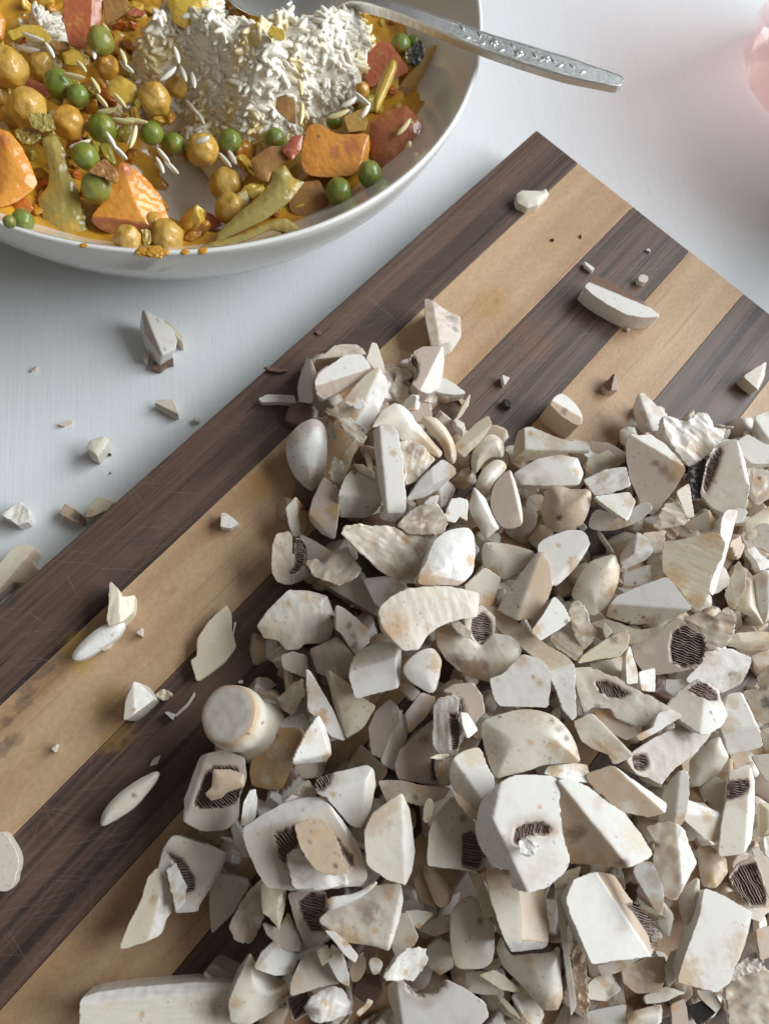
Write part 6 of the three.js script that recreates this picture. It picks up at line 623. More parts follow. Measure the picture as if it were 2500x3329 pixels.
const legume = new THREE.MeshPhysicalMaterial({ vertexColors: true, roughness: 0.34, clearcoat: 0.7, clearcoatRoughness: 0.16, bumpMap: fineBump, bumpScale: 0.0003 });
function chickpea(pos, r, label, tone, group) {
  const id = pos[0] * 3.1, R = r / 1000, base = [[0.58, 0.34, 0.06], [0.58, 0.28, 0.03]][tone];
  const g = blob(R, 14, (v) => 1 + 0.2 * Math.exp(-((v.x - 0.95) ** 2 + v.y * v.y + v.z * v.z) * 6) - 0.05 * Math.exp(-(v.z * v.z) * 28) * sstep(-0.2, 0.8, v.x) + 0.13 * noise(v.x * 1.6 + id, v.y * 1.6, v.z * 1.6) + 0.025 * noise(v.x * 5, v.y * 5 + id, v.z * 5));
  tinted(g, (x, y, z) => { const n = fbm(x * 260 + id, y * 260, z * 260); return mix3(mix3(base, VEG.sauce, 0.85 * sstep(0.0, 0.45, n)), [0.62, 0.42, 0.12], 0.35 * sstep(0.1, 0.5, -n)); });
  const m = put(new THREE.Mesh(weldNormals(g), legume)); m.name = numbered('chickpea'); m.position.set(pos[0] / 1000, pos[1] / 1000, pos[2] / 1000); m.rotation.set(rnd() * 6.3, rnd() * 6.3, rnd() * 6.3); scene.add(tag(m, label, 'chickpea', group));
}
function pea(pos, r, label, tone, group) {
  const id = pos[0] * 2.3, base = [[0.175, 0.235, 0.022], [0.24, 0.25, 0.035]][tone];
  const g = blob(r / 1000, 12, (v) => 1 - 0.05 * v.y * v.y + 0.07 * noise(v.x * 1.5 + id, v.y * 1.5, v.z * 1.5) + 0.015 * noise(v.x * 5 + id, v.y * 5, v.z * 5) - 0.06 * Math.exp(-((v.y - 1) ** 2 + v.x * v.x) * 9));
  tinted(g, (x, y, z) => { const n = fbm(x * 300 + id, y * 300, z * 300); return mix3(base, [0.34, 0.22, 0.02], 0.7 * sstep(0.05, 0.45, n)); });
  const m = put(new THREE.Mesh(weldNormals(g), legume)); m.name = numbered('pea'); m.position.set(pos[0] / 1000, pos[1] / 1000, pos[2] / 1000); m.rotation.set(rnd() * 6.3, rnd() * 6.3, rnd() * 6.3); scene.add(tag(m, label, 'pea', group));
}
const grainGeo = (() => { const g = new THREE.SphereGeometry(1, 12, 8), p = g.attributes.position; for (let i = 0; i < p.count; i++) { const x = p.getX(i), y = p.getY(i), z = p.getZ(i); p.setXYZ(i, x * 0.00095 * (1 + 0.12 * noise(y * 2, x, 1)) + 0.0004 * (1 - y * y), y * 0.0033, z * 0.0009); } g.computeVertexNormals(); return g; })();
const riceMat = new THREE.MeshPhysicalMaterial({ color: new THREE.Color().setRGB(0.85, 0.81, 0.71), roughness: 0.42, clearcoat: 0.25, clearcoatRoughness: 0.25 });
const riceYellow = riceMat.clone(); riceYellow.color.setRGB(0.80, 0.68, 0.36);
function riceGrain(a, b, tone) {
  const A = new THREE.Vector3(...a).multiplyScalar(0.001), B = new THREE.Vector3(...b).multiplyScalar(0.001), m = put(new THREE.Mesh(grainGeo, tone ? riceYellow : riceMat)); m.name = numbered('rice_grain');
  const L = Math.min(A.distanceTo(B), 0.0088) / 0.0066; m.position.copy(A).add(B).multiplyScalar(0.5); m.quaternion.setFromUnitVectors(new THREE.Vector3(0, 1, 0), B.clone().sub(A).normalize()); m.scale.set(1, L, 1);
  scene.add(tag(m, tone ? 'yellow-stained rice grain lying loose on the curry' : 'plain white rice grain lying loose on the curry', 'rice grain', tone ? 'yellow loose rice grains' : 'white loose rice grains'));
}
piece("sweet_potato_chunk","domed bright orange sweet potato chunk beside the long olive broccoli stem","",[-183.7,43,-80.4],[0.144,0.417,-0.126,0.889],{p:[[-56,-133],[-30,-111],[-2,-103],[27,-61],[47,-11],[65,55],[48,81],[-4,119],[-53,138],[-82,137]],t:14,m:"o",B:3,r:0.4,s:[[-2.4,-6.9,2.9,"r"]]},curryMat,VEG,"sweet potato",'o');
piece("sweet_potato_chunk","large orange sweet potato wedge beside the bowl rim","",[-155.7,35,-101.6],[0.15,0.408,-0.095,0.896],{p:[[-83,-1],[-44,-98],[-32,-126],[34,-101],[88,-48],[132,77],[129,115],[45,99],[-62,127],[-141,85],[-133,48]],t:15,m:"o",B:1.5,r:0.4,cv:1,f:[[0.95,-0.32,0.2,0.52,"o"],[-0.11,0.99,-7.3,0.77,"O"]],s:[[-1.4,-9.4,3.1,"r"],[4.1,0.7,4.2,"y"]]},curryMat,VEG,"sweet potato",'o');
piece("sweet_potato_chunk","flat orange sweet potato block below the rice","",[-125.3,35,-167.1],[0.187,0.402,-0.042,0.895],{p:[[-137,78],[-100,-80],[-64,-96],[-36,-87],[3,-54],[79,-52],[127,-56],[131,13],[74,86],[-21,94]],t:11,m:"o",B:1,r:0.35,cv:1,f:[[0.94,0.35,-9.5,1.19,"o"]],s:[[5.9,-1.2,4.7,"O"],[-5.4,-4.5,0.8,"k"],[-0.3,1.4,2.9,"O"]]},curryMat,VEG,"sweet potato",'o');
piece("sweet_potato_chunk","dark red-brown sweet potato lump by the bowl wall","",[-114.4,36.6,-187.6],[0.197,0.4,-0.025,0.895],{p:[[-97,-54],[-41,-92],[45,-116],[95,-62],[102,8],[63,47],[10,96],[-63,116],[-101,67]],t:12,m:"O",B:3,r:0.45,s:[[0.1,-1.4,1.8,"y"]]},curryMat,VEG,"sweet potato",'o');
piece("carrot_slice","dull orange slice tucked beside the green stem","",[-121.3,27,-149.5],[0.171,0.399,-0.046,0.9],{p:[[-70,-10],[-25,-62],[41,-72],[71,-7],[62,45],[-5,73],[-67,36]],t:8,m:"w",B:1},curryMat,VEG,"carrot",'o');
piece("carrot_slab","tall red carrot slab standing near the rice","",[-218.6,39,-139.3],[0.188,0.429,-0.115,0.876],{p:[[-57,-92],[86,-97],[54,7],[7,62],[-19,95],[-61,80],[-66,20]],t:10,m:"R",f:[[0.98,0.21,-2.1,0.77,"O"]]},curryMat,VEG,"carrot",'o');
piece("sweet_potato_chunk","small orange piece behind the biggest chickpea","",[-240.6,35,-119.4],[0.177,0.433,-0.134,0.873],{p:[[-15,-72],[11,-36],[27,-4],[9,62],[-38,74]],t:9,m:"o",B:2},curryMat,VEG,"sweet potato",'o');
piece("pepper_strip","glossy red pepper flap at the end of the rice","",[-139.8,35,-210.8],[0.212,0.407,-0.033,0.888],{p:[[-87,-2],[-24,-75],[20,-78],[86,26],[27,52],[-70,76]],t:5,m:"R",r:0.2},curryMat,VEG,"pepper",'o');
piece("pepper_strip","bright yellow pepper flap above the rice","",[-192.8,47,-163.9],[0.203,0.425,-0.089,0.878],{p:[[-76,-60],[93,-60],[36,26],[-20,60],[-56,36]],t:5,m:"Y",B:1.5,r:0.15},curryMat,VEG,"pepper",'o');
piece("onion_piece","translucent yellow onion layer among the chickpeas","",[-191.4,35,-130.5],[0.176,0.42,-0.103,0.884],{p:[[-46,-27],[-5,-49],[46,-17],[47,27],[-6,50],[-51,17]],t:5,m:"Y",B:1},curryMat,VEG,"onion",'o');
piece("onion_piece","curled yellow-green onion edge behind the peas","",[-208.1,39,-125.8],[0.178,0.426,-0.116,0.88],{p:[[-44,-12],[-4,-29],[45,2],[20,29],[-38,25]],t:4,m:"Y",B:1},curryMat,VEG,"onion",'o');
piece("onion_piece","thin yellow onion arc behind the largest chickpea","",[-224.7,39,-120.7],[0.177,0.43,-0.127,0.876],{p:[[-67,-6],[-12,-29],[36,-31],[68,6],[54,28],[1,-8],[-55,21]],t:4,m:"Y"},curryMat,VEG,"onion",'o');
piece("onion_piece","brown spiced onion shred beside the red carrot slab","",[-219,35,-127.4],[0.178,0.428,-0.12,0.878],{p:[[-30,-15],[29,-12],[31,10],[-13,17]],t:4,m:"w",r:0.6},curryMat,VEG,"onion",'o');
piece("tomato_strip","red tomato skin strip between two chickpeas","",[-213,31,-111.7],[0.166,0.424,-0.123,0.882],{p:[[-52,10],[-26,-29],[35,-4],[49,18],[10,30]],t:4,m:"r"},curryMat,VEG,"tomato",'o');
piece("pea_husk","olive pea husk next to the tomato skin strip","",[-203.2,35,-111.4],[0.166,0.422,-0.119,0.883],{p:[[-27,-6],[-8,-33],[26,-8],[25,25],[0,34]],t:4,m:"v",B:1,cv:1},curryMat,VEG,"pea",'o');
piece("tomato_bit","little red tomato bit above the rice","",[-202.6,47,-149.6],[0.196,0.427,-0.102,0.877],{p:[[-33,2],[-9,-14],[33,1],[14,14],[-19,15]],t:4,m:"r",r:0.5},curryMat,VEG,"tomato",'o');
piece("onion_piece","brown saucy onion scrap beside the red carrot slab","",[-216,39,-150.8],[0.194,0.429,-0.107,0.876],{p:[[-38,-27],[44,-50],[42,5],[-8,38],[-38,50]],t:6,m:"w",r:0.5},curryMat,VEG,"onion",'o');
piece("broccoli_piece","long olive broccoli stem pointing to the bowl rim","",[-173.4,35,-88.1],[0.143,0.412,-0.113,0.893],{p:[[-55,-162],[-9,-175],[21,-118],[21,-59],[47,-7],[55,84],[70,148],[58,175],[-13,171],[-51,150],[-72,98],[-84,35],[-48,-9],[-39,-62]],t:11,m:"v",B:2,r:0.5,s:[[1.8,-8.6,2,"y"],[1.5,13.8,3.1,"y"]],d:[0.2,0.98]},curryMat,VEG,"broccoli",'o');
piece("broccoli_piece","small crumbly broccoli head above the long olive stem","",[-191.9,39,-91.7],[0.152,0.419,-0.124,0.887],{p:[[-38,-14],[-7,-26],[32,-22],[40,4],[2,26],[-27,17]],t:7,m:"v",r:1},curryMat,VEG,"broccoli",'o');
piece("broccoli_piece","knobbly green broccoli tip touching a chickpea","",[-190,43,-96.7],[0.157,0.42,-0.121,0.886],{p:[[-38,-17],[3,-29],[36,-9],[37,22],[-3,29],[-26,14]],t:6,m:"v",r:0.9},curryMat,VEG,"broccoli",'o');
piece("broccoli_piece","curved yellow-green broccoli stem with a fuzzy head","",[-127.1,35,-131.2],[0.164,0.401,-0.06,0.899],{p:[[-156,103],[-80,32],[-21,-11],[39,-72],[47,-111],[93,-133],[118,-88],[157,-71],[101,-5],[13,56],[-85,99],[-158,131]],t:9,m:"v",B:2,r:0.45,s:[[9.2,-11,2.8,"v"],[12.1,-5.5,2.8,"Y"]],d:[0.87,-0.49]},curryMat,VEG,"broccoli",'o');
piece("broccoli_piece","second saucy broccoli stem along the bowl rim","",[-116.7,41,-116.7],[0.155,0.399,-0.06,0.902],{p:[[-170,41],[-117,21],[-32,0],[45,-37],[110,-53],[172,-7],[139,1],[60,-16],[-12,16],[-119,52]],t:7,m:"v",B:1,r:0.5},curryMat,VEG,"broccoli",'o');
piece("broccoli_piece","upright yellow-green stem leaning on the red pepper","",[-128.4,43,-196],[0.208,0.405,-0.032,0.89],{p:[[-56,74],[-39,18],[-3,-48],[31,-97],[56,-73],[23,-7],[-12,53],[-40,97]],t:7,m:"Y",B:2,cv:1},curryMat,VEG,"broccoli",'o');
piece("herb_leaf","wilted black-green leaf near the bowl wall","",[-136.4,35,-224.1],[0.218,0.406,-0.026,0.887],{p:[[-36,-11],[-16,-16],[24,-40],[37,-6],[17,43],[-34,37]],t:4,m:"k",r:0.8},curryMat,VEG,"leaf",'o');
piece("onion_piece","amber onion skin sliding down the bowl wall","",[-133.5,30.2,-223.1],[0.214,0.405,-0.024,0.889],{p:[[33,-68],[89,-82],[82,-34],[24,41],[-11,69],[-90,83],[-32,13]],t:5,m:"t"},curryMat,VEG,"onion",'o');
piece("onion_piece","brown stewed onion between stem and bowl wall","",[-131.7,27,-212.1],[0.207,0.403,-0.027,0.891],{p:[[-61,33],[-29,-38],[59,-9],[43,27],[-10,36]],t:6,m:"w"},curryMat,VEG,"onion",'o');
piece("onion_piece","brown folded onion layer above the curved broccoli stem","",[-138,31,-148.7],[0.176,0.404,-0.059,0.896],{p:[[-77,-18],[-4,-63],[49,-62],[82,-45],[44,-5],[-5,23],[-20,63],[-59,45]],t:6,m:"w",B:1},curryMat,VEG,"onion",'o');
piece("tomato_bit","pink-red tomato lump beside the flat orange block","",[-135.9,35,-156.4],[0.182,0.405,-0.054,0.894],{p:[[-39,10],[0,-40],[42,-44],[31,6],[-7,45]],t:6,m:"r",B:1,r:0.3},curryMat,VEG,"tomato",'o');
piece("onion_piece","tan onion chunk under the edge of the rice","",[-129.4,35,-182.3],[0.196,0.404,-0.038,0.893],{p:[[-42,-13],[26,-39],[44,2],[32,36],[-29,39]],t:6,m:"t"},curryMat,VEG,"onion",'o');
piece("onion_piece","brown leathery onion flake stuck to the rice","",[-140.7,47,-157.4],[0.191,0.409,-0.059,0.891],{p:[[-25,-41],[8,-45],[34,-18],[28,47],[-4,24],[-32,-3]],t:4,m:"w"},curryMat,VEG,"onion",'o');
piece("onion_piece","yellow onion bit poking out of the rice top","",[-159.8,55,-172.7],[0.208,0.417,-0.065,0.882],{p:[[-31,2],[-11,-24],[26,-7],[28,19],[6,24]],t:4,m:"Y"},curryMat,VEG,"onion",'o');
piece("tomato_strip","dark red sauce-coated shred by the clean bowl patch","",[-142.2,23,-117.4],[0.152,0.402,-0.075,0.9],{p:[[-70,-8],[-11,-43],[44,-20],[70,14],[-6,43]],t:4,m:"r",r:0.5},curryMat,VEG,"tomato",'o');
piece("broccoli_piece","tiny broccoli floret between two chickpeas at the rim","",[-141.2,35,-93.7],[0.14,0.403,-0.089,0.9],{p:[[-14,-27],[12,-27],[15,10],[-7,27]],t:5,m:"v",r:0.8},curryMat,VEG,"broccoli",'o');
piece("onion_piece","ragged brown skin lying on the large orange wedge","",[-163.1,43,-98],[0.153,0.412,-0.104,0.892],{p:[[-20,-25],[11,-37],[42,4],[35,36],[-4,16],[-43,1]],t:3,m:"w",r:0.7},curryMat,VEG,"onion",'o');
chickpea([-219.5,37,-106.8],6.3,"biggest golden chickpea beside the thin yellow onion arc",0,"chickpeas in the curry");
chickpea([-203.1,37,-100.3],6.2,"golden chickpea with a hooked beak above the broccoli",0,"chickpeas in the curry");
chickpea([-193.2,33,-107.8],5.4,"orange chickpea between broccoli tip and pea",1,"chickpeas in the curry");
chickpea([-203.9,33,-134.1],4.2,"small orange chickpea behind the yellow onion",1,"chickpeas in the curry");
chickpea([-183.1,33,-136.8],5.4,"shiny chickpea touching the yellow onion layer",0,"chickpeas in the curry");
chickpea([-221.7,29,-119.4],4.5,"brownish chickpea behind the yellow onion edge",0,"chickpeas in the curry");
chickpea([-141.6,29,-102.2],5.3,"pale chickpea touching the bowl rim",0,"chickpeas in the curry");
chickpea([-144,36.6,-88.9],4.1,"smaller chickpea touching the bowl rim",0,"chickpeas in the curry");
chickpea([-162.2,25,-138.2],5.7,"brown chickpea with a rice grain on it",0,"chickpeas in the curry");
chickpea([-148.4,21,-136],5.9,"dull tan chickpea beside the clean bowl patch",0,"chickpeas in the curry");
chickpea([-137.6,25,-127.4],5.5,"saucy tan chickpea leaning on the curved stem",0,"chickpeas in the curry");
chickpea([-185.5,29,-148.9],3.7,"brown chickpea hidden under the rice edge",0,"chickpeas in the curry");
chickpea([-148.6,29,-102.5],3.3,"half-seen chickpea behind the rim chickpeas",1,"chickpeas in the curry");
chickpea([-215.1,25,-98.9],4,"shaded chickpea behind the hooked one",0,"chickpeas in the curry");
chickpea([-222.1,29,-100],4.6,"golden chickpea between the biggest and the hooked one",0,"chickpeas in the curry");
chickpea([-133.4,41,-189.2],2.7,"little chickpea on the end of the rice",1,"chickpeas in the curry");
chickpea([-162,21,-150],3.7,"brown chickpea behind the pea near the rice",0,"chickpeas in the curry");
pea([-206.1,41,-135.6],4.6,"olive pea beside the red carrot slab",1,"green peas in the curry");
pea([-204.5,37,-114.7],4.7,"bright green pea under a rice grain",0,"green peas in the curry");
pea([-196.5,37,-115.9],3.7,"split light-green pea with a pale ring",0,"green peas in the curry");
pea([-184.7,33,-114.6],4.8,"green pea behind a long rice grain",0,"green peas in the curry");
pea([-175.8,29,-127.7],4.1,"green pea touching a darker green pea by the rice",0,"green peas in the curry");
pea([-170.6,25,-132.8],3.9,"darker green pea beside another pea",0,"green peas in the curry");
pea([-158.8,25,-148.3],4.2,"dark green pea at the foot of the rice",0,"green peas in the curry");
pea([-176,37,-100.6],4.5,"round green pea with a highlight above the orange wedge",0,"green peas in the curry");
pea([-164.9,37,-95],4.8,"pea half covered by brown skin on the orange wedge",1,"green peas in the curry");
pea([-160.6,48.7,-66.1],3.3,"green pea near the bowl rim by the broccoli stem",0,"green peas in the curry");
pea([-114.4,31,-157.1],4.7,"shaded pea beneath the flat orange block",0,"green peas in the curry");
pea([-109.8,35.6,-167.5],4.5,"shaded pea beside the bowl wall",0,"green peas in the curry");
pea([-143.7,33,-224.6],4,"dull pea behind the red pepper flap",0,"green peas in the curry");
pea([-137.9,29,-181.1],3.2,"pea peeking from under the rice",0,"green peas in the curry");
pea([-157.6,55,-61],1.9,"tiny pea fragment at the rim",1,"green peas in the curry");
pea([-143.3,30.3,-232.8],2.6,"pea behind the black-green leaf",0,"green peas in the curry");
pea([-149,25,-161.6],3.8,"dark pea under the rice next to brown onion",0,"green peas in the curry");
pea([-168,37,-202.6],2.5,"pea crumb between spoon and rice",1,"green peas in the curry");
riceGrain([-224.6,42.1,-117],[-213.1,44.1,-120],0);
riceGrain([-217,42.1,-120.9],[-205.4,44.1,-116.6],0);
riceGrain([-224.1,38.5,-113.9],[-215.3,40.5,-117.9],0);
riceGrain([-202.7,42.1,-115.6],[-193.8,44.1,-119.2],1);
riceGrain([-203.5,42.1,-123],[-196,44.1,-120.8],1);
riceGrain([-199.8,38.5,-124.1],[-188.5,40.5,-119.7],1);
riceGrain([-193.7,38.5,-120.4],[-182.6,40.5,-117.7],1);
riceGrain([-189.5,34.9,-117],[-184.7,36.9,-121.8],1);
riceGrain([-189.3,38.5,-124.8],[-179.5,40.5,-122.2],1);
riceGrain([-187.8,31.3,-120.4],[-179.3,33.3,-124.8],1);
riceGrain([-185.3,31.3,-123.7],[-176,33.3,-128.2],1);
riceGrain([-179.9,38.5,-112.2],[-168,40.5,-107.7],0);
riceGrain([-175.3,38.5,-109.8],[-161.8,40.5,-107.8],0);
riceGrain([-170.6,34.9,-113.9],[-175.8,36.9,-122.5],1);
riceGrain([-184.1,34.9,-100.2],[-180.3,36.9,-106.6],0);
riceGrain([-170.7,31.3,-123.9],[-157.3,33.3,-120.7],0);
riceGrain([-167.9,27.7,-124],[-154.6,29.7,-121.9],0);
riceGrain([-169.7,27.7,-123.1],[-159,29.7,-118],0);
riceGrain([-191.7,42.1,-154.4],[-175.9,44.1,-144],0);
riceGrain([-189.5,34.9,-154.2],[-175.7,36.9,-146.2],0);
riceGrain([-183.9,34.9,-155],[-172.7,36.9,-146.5],0);
riceGrain([-186.2,34.9,-142.5],[-185.4,36.9,-149.9],0);
riceGrain([-156.5,38.5,-130.6],[-153.5,40.5,-134.4],0);
riceGrain([-158.3,20.5,-147.8],[-147.1,22.5,-144.7],0);
riceGrain([-185.5,24.1,-150.8],[-171.9,26.1,-147.3],0);
riceGrain([-179.9,24.1,-150.8],[-167.1,26.1,-145.4],0);
riceGrain([-143.3,52.9,-166.1],[-135.4,54.9,-159.2],1);
riceGrain([-132,45.7,-155],[-140.7,47.7,-165.7],1);
riceGrain([-132.3,42.1,-169.7],[-128.4,44.1,-176.5],1);
riceGrain([-131.8,45.7,-182.2],[-122.8,47.7,-180.2],0);
riceGrain([-124.6,42.1,-178.4],[-126,44.1,-184.4],0);
riceGrain([-130.3,45.7,-173.8],[-128.2,47.7,-179.3],0);
riceGrain([-158.5,24.1,-146.2],[-148.1,26.1,-141.6],0);
riceGrain([-159.6,24.1,-142.6],[-148,26.1,-139.5],0);
riceGrain([-203,38.5,-140.3],[-192.3,40.5,-134.4],1);
riceGrain([-198.3,38.5,-135.8],[-189,40.5,-134.5],0);
riceGrain([-209.2,38.5,-133.7],[-201.8,40.5,-128.7],0);
riceGrain([-214.9,38.5,-143.3],[-205,40.5,-139.2],1);
riceGrain([-113.2,38.5,-185.6],[-113.8,40.5,-193.4],1);
riceGrain([-107,38.5,-183.1],[-107.3,40.5,-185.6],1);
{ // small saucy bits between the larger pieces
  const bit = blob(1, 6, (v) => 1 + 0.35 * noise(v.x * 1.4, v.y * 1.4, v.z * 1.4) + 0.15 * noise(v.x * 3.5, v.y * 3.5, v.z * 3.5)); weldNormals(bit);
  const mat = new THREE.MeshPhysicalMaterial({ roughness: 0.34, clearcoat: 0.35, clearcoatRoughness: 0.2 }), tones = [[0.52, 0.24, 0.025], [0.58, 0.36, 0.05], [0.40, 0.17, 0.02], [0.62, 0.42, 0.06], [0.46, 0.13, 0.02], [0.40, 0.33, 0.05], [0.70, 0.58, 0.28]], spots = [];
  const c0 = [-0.161,0.008,-0.1324];
  for (let t = 0; t < 4000 && spots.length < 520; t++) { const r = 0.1 * Math.sqrt(rnd()), a = rnd() * 6.2832, x = BOWL[0] + r * Math.cos(a), z = BOWL[1] + r * Math.sin(a), d = -sdPoly(AREA, x, z); if (d < 0.003 || Math.hypot(x - c0[0], z - c0[2]) < 0.019) continue; spots.push([x, inside(r) + Math.min(0.0135, d * 0.8 + 0.001) + 0.001 * rnd(), z]); }
  const im = new THREE.InstancedMesh(bit, mat, spots.length), m4 = new THREE.Matrix4(), q = new THREE.Quaternion();
  spots.forEach(([x, y, z], i) => { const s = 0.0014 + 0.0030 * rnd() * rnd(); q.setFromEuler(new THREE.Euler(rnd() * 6, rnd() * 6, rnd() * 6)); m4.compose(new THREE.Vector3(x, y, z), q, new THREE.Vector3(s * (1 + rnd()), s * (0.6 + 0.4 * rnd()), s)); im.setMatrixAt(i, m4); im.setColorAt(i, new THREE.Color().setRGB(...tones[Math.floor(rnd() * 7)])); });
  im.name = 'curry_crumbs'; im.userData.kind = 'stuff'; put(im); scene.add(tag(im, 'small saucy vegetable bits filling the curry between larger pieces', 'curry'));
}
{ // clumped rice
  const polys = [
    [[[-0.2111,0.035,-0.1432], [-0.2161,0.035,-0.1654], [-0.2132,0.035,-0.1879], [-0.2004,0.035,-0.1967], [-0.1872,0.035,-0.1856], [-0.182,0.03,-0.2], [-0.1723,0.03,-0.213], [-0.1618,0.03,-0.2255], [-0.1481,0.03,-0.2236], [-0.1401,0.03,-0.2116], [-0.1345,0.03,-0.1973], [-0.1383,0.03,-0.1859], [-0.1417,0.03,-0.177], [-0.1444,0.028,-0.1702], [-0.1483,0.026,-0.1622], [-0.1516,0.024,-0.1548], [-0.1636,0.024,-0.1505], [-0.176,0.026,-0.1492], [-0.185,0.028,-0.1502], [-0.1892,0.03,-0.1434], [-0.1989,0.032,-0.1398]], 0.030, 2300],
    [[[-0.2553,0.035,-0.1367], [-0.2439,0.035,-0.1516], [-0.2272,0.035,-0.1368], [-0.2246,0.03,-0.1288], [-0.2337,0.03,-0.1244], [-0.246,0.03,-0.1229]], 0.018, 220],
    [[[-0.2185,0.03,-0.1381], [-0.2117,0.032,-0.1463], [-0.1987,0.03,-0.1436], [-0.1939,0.026,-0.1361], [-0.1946,0.024,-0.1254], [-0.2039,0.028,-0.1274]], 0.008, 170],
    [[[-0.1811,0.02,-0.1476], [-0.1693,0.02,-0.1548], [-0.155,0.018,-0.1547], [-0.1577,0.014,-0.1475], [-0.17,0.014,-0.1431], [-0.177,0.018,-0.1422]], 0.002, 110]];
  const list = [], mass = [];
  const hill = (P, top, x, z, d) => { const base = inside(Math.hypot(x - BOWL[0], z - BOWL[1])) + 0.008; return [base, base + top * sstep(0, 0.018, d) * (1 + 0.3 * noise(x * 90, z * 90, 4)) + 0.003 * noise(x * 300, z * 300, 2) + 0.004]; };
  const stainAt = (x, z) => sstep(0.0, 0.45, noise(x * 110 + 5, z * 110, 3));
  for (const [poly, top, n] of polys) {
    const P = poly.map((p) => [p[0], p[2]]); let x0 = 9, x1 = -9, z0 = 9, z1 = -9; for (const [x, z] of P) { x0 = Math.min(x0, x); x1 = Math.max(x1, x); z0 = Math.min(z0, z); z1 = Math.max(z1, z); }
    let k = 0; for (let tries = 0; tries < 40000 && k < n; tries++) {
      const x = x0 + (x1 - x0) * rnd(), z = z0 + (z1 - z0) * rnd(), d = -sdPoly(P, x, z); if (d < 0.001) continue;
      const [base, crest] = hill(P, top, x, z, d), y = crest - rnd() * 0.0028; list.push([x, y, z, stainAt(x, z)]); k++;
    }
    const C = 0.0007, nx = Math.ceil((x1 - x0) / C) + 3, nz = Math.ceil((z1 - z0) / C) + 3, pos = [], col = [], idx = [];      // the packed rice below the grains
    for (let j = 0; j < nz; j++) for (let i = 0; i < nx; i++) { const x = x0 + (i - 1) * C, z = z0 + (j - 1) * C, d = -sdPoly(P, x, z), [base, crest] = hill(P, top, x, z, Math.max(d, 0)), w = noise(x * 420, z * 420, 8) * 3; const y = d > 0 ? crest - 0.0003 + 0.0009 * Math.abs(noise(x * 520 + w, z * 520 - w, 6)) : base + Math.max(d, -0.004) * 2; pos.push(x, y, z); const q = stainAt(x, z); col.push(0.85 - 0.04 * q, 0.81 - 0.2 * q, 0.71 - 0.48 * q); if (i < nx - 1 && j < nz - 1) { const a = j * nx + i; idx.push(a, a + nx, a + 1, a + 1, a + nx, a + nx + 1); } }
    const g = new THREE.BufferGeometry(); g.setAttribute('position', new THREE.Float32BufferAttribute(pos, 3)); g.setAttribute('color', new THREE.Float32BufferAttribute(col, 3)); g.setIndex(idx); g.computeVertexNormals(); mass.push(g);
  }
  const im = new THREE.InstancedMesh(grainGeo, riceMat, list.length), m4 = new THREE.Matrix4(), q = new THREE.Quaternion(), c = new THREE.Color();
  list.forEach(([x, y, z, n], i) => {
    q.setFromEuler(new THREE.Euler(Math.PI / 2 + (rnd() - 0.5) * 0.8, rnd() * 6.28, 0, 'YXZ')); const s = 0.72 + 0.45 * rnd(); m4.compose(new THREE.Vector3(x, y, z), q, new THREE.Vector3(s * 1.1, s, s * 1.1)); im.setMatrixAt(i, m4);
    const y2 = clamp(n * (0.5 + 0.6 * rnd()) + 0.06 * rnd()); c.setRGB(1, 1 - 0.18 * y2, 1 - 0.62 * y2); im.setColorAt(i, c); });
  const mm = put(new THREE.Mesh(mergeGeometries(mass), new THREE.MeshPhysicalMaterial({ vertexColors: true, roughness: 0.5, clearcoat: 0.2, clearcoatRoughness: 0.3, side: THREE.DoubleSide }))); mm.name = 'packed_rice'; mm.userData.kind = 'stuff'; scene.add(tag(mm, 'dense white rice under the loose top grains of the mound', 'rice'));
  im.name = 'rice'; im.userData.kind = 'stuff'; put(im); scene.add(tag(im, 'mound of clumped white rice with yellow stains in the bowl', 'rice'));
}
